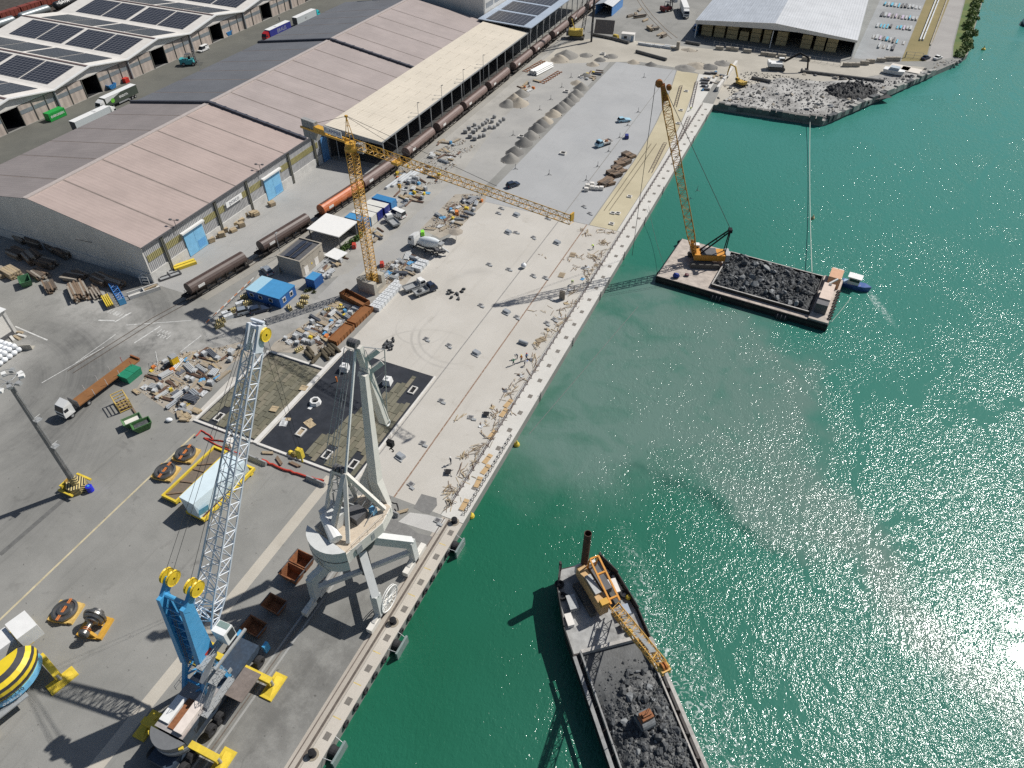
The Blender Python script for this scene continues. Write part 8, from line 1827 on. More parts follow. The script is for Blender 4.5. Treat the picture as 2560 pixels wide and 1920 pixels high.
rack('empty long yellow transport rack with brown bed in the yard', (-81.3, 49.4, 0), R(-2), 12.4, 2.9, M('brown bed', (.16, .13, .10), .85, var=.15), ((-5.5, -3.8), (-2.4, -1.6), (.6, 1.0), (1.6, 3.2)))
rack('yellow transport rack under the white sheeted load', (-74.9, 48.4, 0), R(-2), 12.2, 3.6, m_rust, ())
t = thing('sheeted_load', 'huge load wrapped in white sheet on a yellow rack', 'wrapped load', (-74.9, 48.2, 1.0), R(-2))
m_wrap = M('white wrap', (.62, .73, .77), .45, var=.06, scale=.7)
mb = MB(); A = [(-1.3, -5.9), (1.3, -5.9), (1.6, 5.4), (-1.6, 5.4)]; B = [(-2.3, -5.6), (.9, -5.8), (1.9, 4.9), (-2.0, 5.0)]
mb.add([(x, y, 0) for x, y in A] + [(x, y, 3.2 + .15 * (i % 2)) for i, (x, y) in enumerate(B)] + [(1.2, -5.5, 1.9), (2.1, 4.9, 2.0)], [(3, 2, 1, 0), (4, 5, 6, 7), (0, 1, 8, 5, 4), (1, 2, 9, 8), (8, 9, 6, 5), (2, 3, 7, 6, 9), (3, 0, 4, 7)]); mb.build('wrap', m_wrap, t)
MB().add([(1.25, -5.92, .6), (1.5, -5.7, 2.0), (1.85, -4.0, 1.8), (1.6, -4.2, .5)], [(0, 1, 2, 3)]).build('torn_flap', M('blue lining', (.12, .42, .60), .5), t)
def bin_(label, loc, rz, w, L, h):
 t = thing('rusty_bin', label, 'bin', loc, rz); mb = MB()
 a, b = w / 2, L / 2
 P = [(-a * .7, -b * .7, .1), (a * .7, -b * .7, .1), (a * .7, b * .7, .1), (-a * .7, b * .7, .1), (-a, -b, h), (a, -b, h), (a, b, h), (-a, b, h), (-a + .12, -b + .12, h), (a - .12, -b + .12, h), (a - .12, b - .12, h), (-a + .12, b - .12, h), (-a * .68, -b * .68, .2), (a * .68, -b * .68, .2), (a * .68, b * .68, .2), (-a * .68, b * .68, .2)]
 mb.add(P, [(3, 2, 1, 0), (0, 1, 5, 4), (1, 2, 6, 5), (2, 3, 7, 6), (3, 0, 4, 7), (4, 5, 9, 8), (5, 6, 10, 9), (6, 7, 11, 10), (7, 4, 8, 11), (8, 9, 13, 12), (9, 10, 14, 13), (10, 11, 15, 14), (11, 8, 12, 15), (12, 13, 14, 15)]); mb.build('tub', m_rust, t)
 for s in (-1, 1): MB().beam((s * a, -b, h), (s * a, b, h), .15, .15).build('lip', m_dkgrey, t)
bin_('rusty cargo bin beside the portal crane with yellow straps inside', (-53.9, 42.3, 0), R(-3), 3.2, 2.3, 1.9)
bin_('rusty cargo bin joined behind the strapped one', (-53.9, 39.8, 0), R(-3), 3.2, 2.3, 1.9)
bin_('dark cargo bin in the shadow before the portal crane leg', (-53.2, 34.6, 0), R(-3), 3.2, 2.3, 1.6)
bin_('dark cargo bin close behind the blue crane cab', (-53.6, 30.6, 0), R(-3), 3.2, 2.3, 1.6)
skip('pale green skip of rubbish beside the yellow cage', M('skip pale green', (.10, .20, .09), .6, var=.2, grime=.3), GT(0, 960, 1160, 350), R(-28), 'green_skip', 2.0, 3.4, 1.5, m_rim)
skip('green skip filled with dark rubble next to the rubbish skip', M('skip mid green', (.06, .16, .05), .6, var=.2), GT(0, 960, 1240, 385), R(-28), 'green_skip', 2.0, 3.4, 1.5, m_rock)
t = thing('yellow_cage', 'tilted yellow timber cage stand throwing a barred shadow', 'cage', GT(0, 960, 1070, 190), R(-25));
for x in (-1.6, 1.6):
 for y in (-1.1, 1.1): MB().beam((x, y, 0), (x, y, 2.4), .14).build('post', M('cage yellow', (.60, .43, .12), .7, var=.15), t)
for z in (.2, 1.0, 1.7, 2.4):
 for y in (-1.1, 1.1): MB().beam((-1.6, y, z), (1.6, y, z), .1, .16).build('rail', MATS['cage yellow'], t)
 for x in (-1.6, 1.6): MB().beam((x, -1.1, z), (x, 1.1, z), .1, .16).build('rail', MATS['cage yellow'], t)
inst(unit(wood[2]), 'floor', t, (0, 0, .3), 0, (3.0, 2.1, .15))
for i, (x, y) in enumerate(((1180, 262),)): inst(unit(wood[2]), 'lost_beam', thing('loose_beam', 'loose brown beam lying beside the pale green skip', 'beam', GT(0, 960, x, y), R(65)), (0, 0, 0), 0, (.3, 4.0, .3))
t = thing('bag_of_sand', 'small white bag lying alone near the boarded bed corner', 'bag', GT(0, 960, 1465, 320), R(20)); inst(bagme, 'sack', t, (0, 0, 0), 0, (1.1, .8, .6)); inst(unit(m_redp), 'tie', t, (0, 0, .55), 0, (.3, .1, .05))
for i, (x, y) in enumerate(((1560, 270), (1620, 285), (1700, 240), (1600, 310))): timber_stack('small pile of pale boards at the boarded bed corner', GT(0, 960, x, y), R(50 + 20 * i), (4, 3), (.25, 1.8, .12), (0, 4), .1, 'boards at the bed corner', 'plank_stack', 'plank stack')
t = thing('yellow_ladder', 'yellow ladder lying in the corner store', 'ladder', GT(0, 960, 1610, 185), R(-8)); mb = MB()
for x in (-.3, .3): mb.beam((x, -1.7, .12), (x, 1.7, .12), .08)
for k in range(9): mb.beam((-.3, -1.6 + k * .4, .12), (.3, -1.6 + k * .4, .12), .06)
mb.build('ladder_frame', m_padyel, t); MB().box((0, -1.75, .08), (.7, .1, .1)).build('foot_bar', m_dkgrey, t)
# ------------------------------------------------------------------ quay edge fittings
ncope = [o for o in bpy.data.objects if o.name == 'near_cope'][0]
m_hatch = M('steel hatch', (.17, .155, .135), .7, var=.25, scale=3)
hme = boxmesh('hatch', m_hatch, (.82, .98, .02))
for i in range(-2, 47):
 y = 22.7 + i * 4.87
 if y < 58.6: inst(hme, 'hatch_cover', ncope, (-36.0, y, .018)); sheet('yellow_mark', rect(-36.8, -35.6, y + 2.35, y + 2.5), .020, M('faded yellow mark', (.55, .42, .16), .9, var=.3), ncope)
 elif y < 246: inst(hme, 'hatch_cover', cope, (-36.55, y, .062), 0, (1, 1, 1))
for y, lb in ((20.1, 'black bollard on the quay beyond the blue crane'), (39.7, 'black bollard on the quay beside the portal crane reel'), (58.9, 'black bollard where the new deck begins')):
 t = thing('bollard', lb, 'bollard', (-36.4, y, .02)); MB().lathe([(.55, 0), (.5, .1), (.32, .2), (.28, .55), (.48, .7), (.48, .85), (0, .95)], (0, 0, 0), 16).build('post', m_black, t); MB().lathe([(0, .0), (.8, 0), (.8, .05), (0, .05)], (0, 0, 0), 16).build('base_plate', M('bollard base', (.30, .26, .20), .8), t)
for y, lb in ((21.7, 'large quay fender with grey panel near the blue crane'), (37.3, 'large quay fender with grey panel near the portal crane reel'), (55.4, 'large quay fender with grey panel at the new deck start')):
 t = thing('quay_fender', lb, 'fender', (QX, y, -.9)); mb = MB(); mb.lathe([(0, 0), (.75, 0), (.8, .2), (.7, .7), (.8, 1.2), (0, 1.2)], (0, 0, 0), 16, 'x'); mb.build('rubber', m_tyre, t)
 mb = MB(); mb.bb((1.2, -1.5, -1.6), (1.5, 1.5, .8)); mb.build('panel', M('fender panel grey', (.20, .25, .24), .5, var=.15), t)
 MB().tube((0, -1.4, .9), (1.25, -1.2, .6), .05, 5).tube((0, 1.4, .9), (1.25, 1.2, .6), .05, 5).build('chain', m_galv, t)
for i in range(20):
 y = 11 + i * 2.35
 if any(abs(y - q) < 1.9 for q in (21.7, 37.3, 55.4)): continue
 t = thing('tyre_fender', 'old tyre hung on the quay wall by the crane rails', 'fender', (QX + .16, y, -.55), RN.uniform(-.1, .1), 'tyre fenders on the old quay'); MB().ring((0, 0, 0), .42, .17, 14, 6, 'x').build('tyre', m_tyre, t); MB().tube((-.1, 0, .4), (-.2, 0, .57), .03, 4).build('hanger', m_galv, t)
hr = thing('quay_handrail', 'long rusty handrail with braced posts along the new quay cope', 'handrail', (-38.3, 62, .06))
m_hr = M('rusty handrail', (.14, .10, .085), .7, var=.3, scale=3)
mb = MB(); mb.tube((0, 0, 0), (0, 0, 1.1), .05, 5); mb.tube((-.55, 0, 0), (0, 0, .8), .035, 4); mb.tube((-.55, 0, .02), (.2, 0, .02), .035, 4); pme = bpy.data.meshes.new('post'); pme.from_pydata(mb.v, [], mb.f); pme.materials.append(m_hr)
for i in range(93): inst(pme, 'post', hr, (0, i * 1.98, 0), RN.uniform(-.15, .15))
for z in (.55, 1.08): MB().tube((0, 0, z), (0, 182.5, z), .04, 5).build('rail', m_hr, hr)
e2 = thing('edge_frame', 'dark zigzag steel brackets along the quay edge at the deck start', 'bracket rail', (-35.5, 60.6, .06))
for i in range(17): MB().beam((0, i * 1.15, 0), (-.1, i * 1.15 + .5, .9), .08).beam((-.1, i * 1.15 + .5, .9), (0, i * 1.15 + .9, 0), .08).beam((-.1, i * 1.15 + .5, .9), (-.5, i * 1.15 + .6, .0), .06).build('bracket', m_black, e2)
for i in range(9): t = thing('quay_ladder', 'steel ladder fixed to the new quay face', 'ladder', (QX + .1, 92 + i * 18.0, -1.6), 0, 'ladders on the new quay'); MB().tube((0, -.2, 0), (0, -.2, 2.4), .05, 4).tube((0, .2, 0), (0, .2, 2.4), .05, 4).build('stile', m_dkgrey, t); MB().tube((0, -.2, .5), (0, .2, .5), .03, 4).tube((0, -.2, 1.1), (0, .2, 1.1), .03, 4).tube((0, -.2, 1.7), (0, .2, 1.7), .03, 4).build('rung', m_dkgrey, t)
# ------------------------------------------------------------------ litter of work on the new deck
def drain(loc, label, group, rz=0.0):
 t = thing('drain_box', label, 'drain box', loc, rz, group); MB().bb((-.55, -.45, 0), (.55, .45, .18)).build('box', m_cwc, t); MB().bb((-.35, -.3, .18), (.35, .3, .2)).build('grate', m_dkgrey, t); MB().box((.75, -.5, .1), (.9, .45, .18)).build('lid', m_galv, t)
for tx_, ty_, pts in ((640, 480, ((1470, 1270), (1665, 1325), (2010, 625), (2180, 668), (1940, 978), (2115, 140), (2090, 182), (2170, 350))), (640, 960, ((1600, 145), (1440, 512), (1340, 868), (1855, 290), (1570, 1182))), (1280, 480, ((185, 392), (180, 722), (285, 740), (620, 660), (300, 1132), (365, 1100), (40, 1080), (30, 350), (330, 920), (305, 228), (620, 125), (670, 185)))):
 for x, y in pts: drain(GT(tx_, ty_, x, y) + V((0, 0, .02)), 'grey drain box with loose lid on the new deck', 'drain boxes on the deck', RN.uniform(-.3, .3))
for tx_, ty_, x, y in ((640, 960, 1250, 628), (1280, 480, 390, 440), (640, 480, 1905, 1395), (640, 480, 2165, 1040), (640, 480, 2180, 350), (1280, 480, 40, 200)):
 p = GT(tx_, ty_, x, y); t = thing('wrapped_bundle', 'grey wrapped bundle lying on the pale new deck', 'bundle', (p.x, p.y, .02), R(-15), 'wrapped bundles on the deck'); MB().frus((0, 0, 0), (1.7, 1.2), (1.4, .9), .6).build('wrap', greys[0], t); MB().box((.3, -.75, .1), (1.6, .25, .2)).build('loose_batten', greys[1], t)
for i, (x, y) in enumerate(((990, 270), (660, 770))):
 t = thing('work_table', 'dark square trestle with splayed bars on the deck', 'trestle', GT(640, 960, 1000 + x if i == 0 else 1000 + x, y), R(20), 'trestles on the deck'); MB().bb((-.5, -.5, .4), (.5, .5, .5)).build('top', m_black, t)
 for k in range(4): a = R(45 + 90 * k); MB().beam((0, 0, .45), (1.1 * math.cos(a), 1.1 * math.sin(a), .05), .08).build('leg', m_dkgrey, t)
def planks(loc, n, spread, label, group, L=(1.0, 2.6), mats=(0, 4, 2), rz0=0.0, fan=.5, name='plank_heap'):
 t = thing(name, label, 'planks', (loc.x, loc.y, .02), rz0, group)
 for k in range(n): inst(unit(wood[RN.choice(mats)]), 'plank', t, (RN.gauss(0, spread[0]), RN.gauss(0, spread[1]), .01 + .05 * (k % 6)), RN.gauss(0, fan), (RN.uniform(.07, .15), RN.uniform(*L), .04))
for x, y, n, s, rz in ((1800, 620, 22, (.5, .5), 10), (1900, 570, 20, (.7, .5), -40), (1940, 550, 14, (.4, .5), -50), (1880, 700, 16, (.6, .7), 20), (1780, 780, 14, (.8, .9), 0), (1800, 850, 12, (.9, .8), 60), (1660, 920, 18, (.4, .5), -20), (1720, 930, 14, (.5, .4), 20), (1690, 1010, 16, (.7, .4), 50), (1650, 1060, 8, (.5, .5), 0), (1740, 310, 8, (.2, .8), -20), (2010, 500, 10, (.4, .7), -30)):
 planks(GT(640, 960, x, y), int(n * .65), s, 'heap of loose formwork planks on the deck near the quay edge', 'plank heaps near the deck start', (.7, 1.9), (4, 2, 1, 0), rz0=R(rz))
for i, (x, y) in enumerate(((2000, 650), (1985, 740), (1920, 850), (1800, 1045), (2040, 440), (2180, 170), (2140, 250))):
 t = thing('formwork_panel', 'orange plywood formwork panel lying along the cope', 'formwork panel', GT(640, 960, x, y) + V((0, 0, .08)), R(RN.uniform(-8, 8)), 'orange panels on the cope'); MB().bb((-.45, -1.2, 0), (.45, 1.2, .06)).build('sheet', M('orange plywood', (.48, .33, .17), .8, var=.1), t); MB().box((0, .5, .1), (.8, .1, .08)).build('batten', wood[4], t)
for k in range(26):
 y = 79 + k * 2.6; x = -40.2 + RN.uniform(-1.0, 1.2)
 planks(V((x, y, 0)), RN.randint(5, 11), (.5, .9), 'scatter of formwork planks along the foot of the handrail', 'planks along the handrail', (.6, 2.2), (0, 4, 2, 1), R(RN.uniform(-30, 30)), .7)
 if k % 2 == 0:
  t = thing('cope_debris', 'crumpled sheet and offcuts dropped by the handrail', 'debris', (x - .9, y + 1, .02), RN.uniform(0, 3), 'debris by the handrail'); heap_mesh(lambda a, b: .05 + .2 * abs(hm(a + y, b, 2, 2)), -.5, .5, -.4, .4, .25).build('sheet', RN.choice((greys[3], m_tarpb, greys[2], wood[0])), t); MB().box((.4, .3, .12), (.7, .12, .2), .5).build('offcut', wood[2], t)
for x, y, n in ((640, 360, 10), (780, 440, 26), (700, 560, 20), (840, 360, 10), (760, 340, 10), (620, 330, 8), (590, 560, 8), (480, 590, 6), (550, 660, 5), (330, 1020, 4), (300, 1185, 4), (170, 1035, 3), (260, 550, 3)): planks(GT(1280, 480, x, y), n, (.7, .7), 'scattered timber offcuts on the deck beside the khaki strip', 'offcuts by the khaki strip', (.5, 1.8), (0, 4, 2), 0, 1.2, 'offcut_scatter')
for x, y, rz, lb in ((525, 545, 10, 'pale slatted panel lying on the deck by planks'), (430, 930, 0, 'tall weathered panel propped on the deck casting shadow'), (250, 1280, -35, 'slatted yellow ramp by the handrail'), (430, 720, 5, 'dark slatted bench on the deck')):
 t = thing('slatted_panel', lb, 'panel', GT(1280, 480, x, y), R(rz)); up = 'tall' in lb
 for k in range(7): inst(unit(wood[1] if up else wood[4]), 'slat', t, (0, 0, .1 + k * .3) if up else (-.6 + k * .2, 0, .12), 0, (1.3, .08, .26) if up else (.15, 2.0, .05))
 inst(unit(wood[3]), 'cross_batten', t, (0, .3 if up else 0, 0), 0, (1.2, .1, 2.2) if up else (1.3, .15, .1))
t = thing('white_ball', 'white bulk bag slung near the deck joint', 'bag', GT(1280, 480, 100, 655), 0); inst(bagme, 'sack', t, (0, 0, .0), 0, (1.1, 1.1, 1.2)); inst(unit(m_grey), 'sling', t, (0, 0, 1.1), 0, (.1, .1, .5))
t = thing('grey_roll', 'grey ribbed roll lying on the deck near the workers', 'roll', GT(1280, 480, 98, 1312), R(85)); inst(cylm(greys[0], 14), 'roll', t, (0, 0, .4), 0, (.4, 2.0, .4)); inst(cylm(greys[2], 10), 'core', t, (0, 0, .4), 0, (.15, 2.1, .15))
for i in range(14):
 p = GT(640, 480, *((1690, 870), (1670, 855), (1730, 880), (1745, 890), (1780, 865), (1795, 845), (1690, 915), (1750, 925), (1660, 880), (1110, 1350), (1130, 1320), (1160, 1310), (1190, 1290), (1140, 1345))[i]); t = thing('black_sack', 'black lump of bitumen sacking dropped on the pale deck', 'sack', (p.x, p.y, .02), i * .7, 'black sacks on the deck'); inst(ROCKS[1], 'sack', t, (0, 0, .2), 0, (.55, .45, .35)); inst(unit(m_black), 'strap', t, (.3, .2, .02), 0, (.5, .3, .12))
for i in range(22):
 p = GT(640, 480, 1145 + RN.gauss(0, 22), 1325 - RN.gauss(0, 22)); t = thing('black_sack', 'black lump in the dense pile on the pale deck', 'sack', (p.x, p.y, .02), i, 'pile of black lumps'); inst(ROCKS[2], 'sack', t, (0, 0, .2), 0, (.35, .35, .3)); inst(unit(m_black), 'strap', t, (.2, .1, .02), 0, (.3, .2, .1))
for x, y in ((870, 185), (915, 187), (860, 277), (1015, 42)): frame(GT(1280, 480, x, y) + V((0, 0, .02)), (1.3, 1.1), 'white manhole frame on the khaki strip', group='frames on the khaki strip')
for x, y in ((1460, 955), (1435, 1068), (1505, 790)): frame(GT(1280, 0, x, y) + V((0, 0, .02)), (1.4, 1.2), 'white manhole frame on the khaki strip', group='frames on the khaki strip')
for x, y in ((150, 1165), (80, 1185), (470, 795), (600, 665), (785, 470), (820, 490), (1990, 1455), (440, 1330)): frame(GT(1280, 0, x, y) + V((0, 0, .02)), (1.8, 1.7), 'pale precast chamber frame beside the gravel berm', group='chamber frames by the berm', h=.5) if x < 1500 else None
for (a, b) in (((1450, 745), (1400, 925)), ((1585, 710), (1535, 930)), ((1310, 1240), (1185, 1490)), ((1520, 1010), (1440, 1200))):
 p, q = GT(1280, 0, *a), GT(1280, 0, *b); t = thing('rebar_ladder', 'dark rebar ladder cage lying on the khaki strip', 'rebar cage', (p.x, p.y, .1), 0, 'rebar cages on the khaki strip'); d = q - p; nrm = V((-d.y, d.x, 0)).normalized() * .9; mb = MB()
 mb.beam((0, 0, .2), d + V((0, 0, .2)), .12).beam(nrm + V((0, 0, .2)), nrm + d + V((0, 0, .2)), .12); mb.build('long_bar', m_hr, t)
 for k in range(int(d.length / 1.6)): f = k * 1.6 / d.length; MB().beam(d * f + V((0, 0, .22)), nrm + d * f + V((0, 0, .22)), .1).build('rung_bar', m_hr, t)
for k in range(2):
 a, b = GT(1280, 480, 800 + k * 45, 160), GT(1280, 0, 1200 + k * 45, 1250); t = thing('starter_bars', 'line of short starter bars along the khaki strip', 'rebar', (a.x, a.y, .02), 0, 'starter bar lines'); d = b - a; mb = MB()
 for i in range(56): p = d * (i / 55); mb.tube((p.x, p.y, 0), (p.x, p.y, .4), .06, 4)
 o = mb.build('bars', m_hr, t); o['kind'] = 'stuff'
for i, (x, y) in enumerate(((510, 670), (430, 755), (335, 860), (240, 950), (10, 1170), (640, 1560), (740, 1440), (835, 1310), (930, 1190), (1000, 1085), (1090, 970), (320, 1510), (1140, 670), (30, 1460), (1600, 1650))):
 t = thing('survey_stake', 'dark tripod stake standing on the far deck joint', 'stake', GT(1280, 0, x, y), 0, 'stakes on the far deck'); MB().tube((0, 0, 0), (0, 0, 1.6), .06, 5).build('rod', m_dkgrey, t)
 for k in range(3): a = R(120 * k); MB().beam((0, 0, .3), (.8 * math.cos(a), .8 * math.sin(a), .03), .08).build('foot', m_dkgrey, t)
t = thing('blue_generator', 'dark blue generator on the far grey deck', 'generator', GT(1280, 0, 990, 1195), R(20)); MB().frus((0, 0, .2), (1.2, 1.8), (1.0, 1.5), 1.0).build('casing', M('generator blue', (.02, .03, .2), .5), t); wheels(t, [(-.6, 0), (.6, 0)], .3, .15)
# ------------------------------------------------------------------ workers
def person_mesh(pose):
 P = {'stand': dict(pel=(0, 0, .95), ch=(0, .02, 1.36), nk=(0, .02, 1.52), hd=(0, .05, 1.68), lk=(-.11, .05, .5), lf=(-.12, 0, .08), lt=(-.12, .16, .05), rk=(.12, .02, .5), rf=(.14, -.05, .08), rt=(.14, .11, .05), ls=(-.19, .02, 1.42), le=(-.27, .06, 1.13), lh=(-.25, .22, .92), rs=(.19, .02, 1.42), re=(.28, .04, 1.13), rh=(.24, .24, 1.0)),
   'bend': dict(pel=(0, -.15, .9), ch=(0, .25, 1.12), nk=(0, .36, 1.18), hd=(0, .5, 1.16), lk=(-.13, .1, .48), lf=(-.14, -.05, .08), lt=(-.14, .11, .05), rk=(.14, 0, .48), rf=(.16, -.15, .08), rt=(.16, .01, .05), ls=(-.2, .27, 1.14), le=(-.24, .42, .86), lh=(-.16, .55, .6), rs=(.2, .27, 1.14), re=(.24, .44, .86), rh=(.14, .58, .6))}[pose]
 ks = list(P); idx = {k: i for i, k in enumerate(ks)}
 E_ = [('pel', 'ch'), ('ch', 'nk'), ('nk', 'hd'), ('pel', 'lk'), ('lk', 'lf'), ('lf', 'lt'), ('pel', 'rk'), ('rk', 'rf'), ('rf', 'rt'), ('ch', 'ls'), ('ls', 'le'), ('le', 'lh'), ('ch', 'rs'), ('rs', 're'), ('re', 'rh')]
 me = bpy.data.meshes.new('p'); me.from_pydata([P[k] for k in ks], [(idx[a], idx[b]) for a, b in E_], [])
 o = bpy.data.objects.new('p', me); COL.objects.link(o); md = o.modifiers.new('s', 'SKIN'); o.modifiers.new('u', 'SUBSURF').levels = 1
 rad = dict(pel=.15, ch=.17, nk=.06, hd=.105, lk=.075, lf=.05, lt=.05, rk=.075, rf=.05, rt=.05, ls=.07, le=.055, lh=.04, rs=.07, re=.055, rh=.04)
 for i, k in enumerate(ks): me.skin_vertices[0].data[i].radius = (rad[k], rad[k]); me.skin_vertices[0].data[i].use_root = k == 'pel'
 dg = bpy.context.evaluated_depsgraph_get(); dg.update(); r = bpy.data.meshes.new_from_object(o.evaluated_get(dg)); bpy.data.objects.remove(o)
 h, c = V(P['hd']), V(P['ch'])
 mats = [M('trousers', (.04, .05, .09), .8), M('hi vis vest', (.55, .75, .06), .6), M('skin tone', (.42, .26, .18), .6), M('boots', (.03, .025, .02), .8)]
 r.materials.clear()
 for m in mats: r.materials.append(m)
 for p in r.polygons:
  q = p.center; k = 0
  if (q - h).length < .17: k = 2
  elif (q - V(P['lh'])).length < .1 or (q - V(P['rh'])).length < .1: k = 2
  elif q.z < .13: k = 3
  elif (q - V(P['pel'])).dot(c - V(P['pel'])) > .05: k = 1
  p.material_index = k; p.use_smooth = True
 return r, P
PM = {k: person_mesh(k) for k in ('stand', 'bend')}
helm = {c: M('helmet ' + c, v, .4) for c, v in (('white', (.75, .75, .72)), ('red', (.5, .04, .03)), ('yellow', (.7, .5, .03)), ('blue', (.05, .15, .5)))}
def person(loc, rz, pose, hc, vest, label):
 t = thing('person', label, 'person', (loc.x, loc.y, .03), rz); me, P = PM[pose]; me = me.copy()
 if vest: me.materials[1] = vest
 b_ = child(me, 'body', t, (0, 0, 0), (0, 0, 0), (1, 1, 1)); h = V(P['hd'])
 MB().lathe([(.16, 0), (.15, .03), (.12, .1), (.05, .14), (0, .145)], h + V((0, 0, .04)), 12).build('helmet', helm[hc], t)
dkv = M('dark jacket', (.05, .06, .08), .8); orv = M('orange jacket', (.65, .2, .03), .7); blv = M('blue jacket', (.06, .18, .42), .8); wtv = M('white overall', (.6, .6, .58), .8)
for (tx_, ty_, x, y, rz, ps, hc, v, lb) in ((1280, 480, 700, 495, 60, 'bend', 'white', None, 'worker in yellow vest bending over planks beside the khaki strip'), (1280, 480, 520, 795, 200, 'bend', 'white', None, 'worker in yellow vest crouched in the boom shadow'), (1280, 480, 45, 1440, 120, 'bend', 'white', dkv, 'worker in dark jacket bending at the group by the handrail'), (1280, 480, 80, 1465, 200, 'stand', 'yellow', orv, 'worker in orange jacket standing among the group by the handrail'), (1280, 480, 125, 1450, 220, 'stand', 'red', blv, 'worker in blue jacket and red helmet by the handrail'), (1280, 480, 12, 1495, 30, 'stand', 'white', M('green jacket', (.05, .3, .15), .8), 'worker in green jacket at the edge of the group'), (1280, 480, 110, 1500, 300, 'bend', 'blue', wtv, 'worker in pale overall bending beside the group'), (640, 960, 1685, 690, 150, 'stand', 'white', dkv, 'lone worker in dark jacket on the deck near plank heaps'), (1280, 0, 1540, 955, 200, 'bend', 'yellow', None, 'worker in yellow vest on the far cope beside khaki strip'), (640, 480, 90, 1160, 40, 'stand', 'white', dkv, 'worker in dark clothes walking on the haul road'), (1280, 0, 1430, 105, 180, 'stand', 'white', dkv, 'worker standing between red forklift and white lorry'), (640, 0, 205, 180, 90, 'stand', 'white', dkv, 'worker in dark clothes on the service road by the blue lorry')):
 person(GT(tx_, ty_, x, y), R(rz), ps, hc, v, lb)
# ------------------------------------------------------------------ far end: old pier, barriers, yard rows
g_pier = ground_material('broken pier concrete', (.22, .215, .205), (.46, .45, .425), (.06, .06, .058), stain=1.0, spots=.9, var_scale=.12)
pier = sheet('pier_deck', [(-34.0, 248.2), (-22, 248.9), (.4, 249.2), (32.5, 311.5), (24, 309), (9, 292), (-4, 284), (-18, 282), (-27, 270)], .016, g_pier)
def ragged(name, label, a, b, n, w, h, mat, seed, cat='pier edge', z0=-1.0):
 rr = random.Random(seed); t = thing(name, label, cat, (a.x, a.y, 0)); d = b - a; ang = math.atan2(d.y, d.x)
 for i in range(n):
  f = (i + .5) / n; p = d * f; inst(unit(mat if rr.random() < .7 else m_rock), 'concrete_lump', t, (p.x, p.y, z0), ang + rr.uniform(-.05, .05), (d.length / n * rr.uniform(.85, 1.05), w * rr.uniform(.8, 1.3), h * rr.uniform(.8, 1.25)))
 return t
m_pw = M('pier wall concrete', (.33, .325, .30), .9, var=.25, scale=.7, grime=.5, gcol=(.12, .12, .11)); m_pwd = M('pier wall dark', (.15, .145, .135), .9, var=.3, scale=.7)
ragged('pier_parapet', 'broken dark parapet along the old pier facing the moored barge', V((-33.5, 247.6, 0)), V((.2, 248.7, 0)), 16, 1.3, 1.9, m_pwd, 1)
ragged('pier_parapet', 'pale broken parapet along the old pier facing open water', V((1.6, 250.3, 0)), V((33.2, 311.6, 0)), 30, 1.5, 1.8, m_pw, 2)
def dh(x, y):
 d = math.hypot(x / 9.5, y / 7.5); return max(-.05, 2.2 * (1 - d ** 2) + .8 * hm(x, y, .5, 3) + .45 * hm(x, y, 1.5, 4)) if d < 1.05 else -.05
p = GT(1920, 0, 720, 790); t = thing('black_spoil_heap', 'heap of black wet spoil on the old pier', 'spoil heap', p, R(40)); heap_mesh(dh, -10.5, 10.5, -8.5, 8.5, .4).build('spoil', M('black spoil', (.022, .023, .025), .75, var=.4, scale=1.5, bump=.6, bscale=3), t)
scatter_rocks(t, dh, [(RN.gauss(0, 4.5), RN.gauss(0, 3.5)) for _ in range(60)], RN, .3, .8, [rock_mesh(70, MATS['black spoil']), rock_mesh(71, m_rock)])
fine_rubble(pier, lambda x, y: .02, -32, 26, 250, 306, 2600, .1, .5, 9, m_rock, lambda x, y, r: r.random() < (.9 if y - 249 < max(2.5, (x - 1) * 1.9 + 6) - 3 and y > 249 + max(0, x * 1.93) else .05) and y > 249 + max(0, x * 1.93) and y < 284 + max(0, x * .8))
t = thing('broken_slabs', 'broken concrete slabs and dark rubble along the old pier', 'rubble', (0, 0, 0))
for i in range(150):
 if i < 60: q = GT(1280 if i % 2 else 1920, 0, *( (RN.uniform(1780, 2200), RN.uniform(720, 900)) if i % 2 else (RN.uniform(0, 480), RN.uniform(800, 950))))
 elif i < 100: q = GT(1920, 0, RN.uniform(300, 1000), 0) ; f = RN.random(); q = GT(1920, 0, 290 + 700 * f, 625 + 90 * f + RN.uniform(-12, 20))
 else: f = RN.random(); q = GT(1920, 0, 520 + 880 * f, 970 - 330 * f + RN.uniform(-60, 0))
 s = RN.uniform(.3, 1.0); inst(RN.choice(ROCKS) if RN.random() < .6 else ROCKG[i % 3], 'slab', t, (q.x, q.y, .1), RN.uniform(0, 6), (s * 1.3, s, s * .6), RN.uniform(-.5, .5), RN.uniform(-.5, .5))
for i in range(70):
 f = RN.random(); q = G(2330 + 75 * f, 172 - 22 * f + RN.uniform(-8, 6), -.6); child(RN.choice(ROCKG + ROCKS[:2]), 'slab', t, (q.x, q.y, -.5), (RN.random() * 3,) * 3, (.9, .8, .7))
for (a, b, lb) in (((285, 625), (1000, 712), 'long dark steel pile lying along the old pier'), ((-900, 0), (0, 0), '')):
 if lb: P1, P2 = GT(1920, 0, *a), GT(1920, 0, *b); t = thing('steel_pile', lb, 'pile', (P1.x, P1.y, 0)); MB().tube((0, 0, .5), P2 - P1 + V((0, 0, .5)), .5, 10).build('pile', m_pwd, t); MB().box((0, 0, .5), (.6, 1.4, 1.4)).build('end_collar', m_dkgrey, t)
bl = [(1790, 430), (1880, 435), (1920, 440), (2030, 455), (2180, 480)]
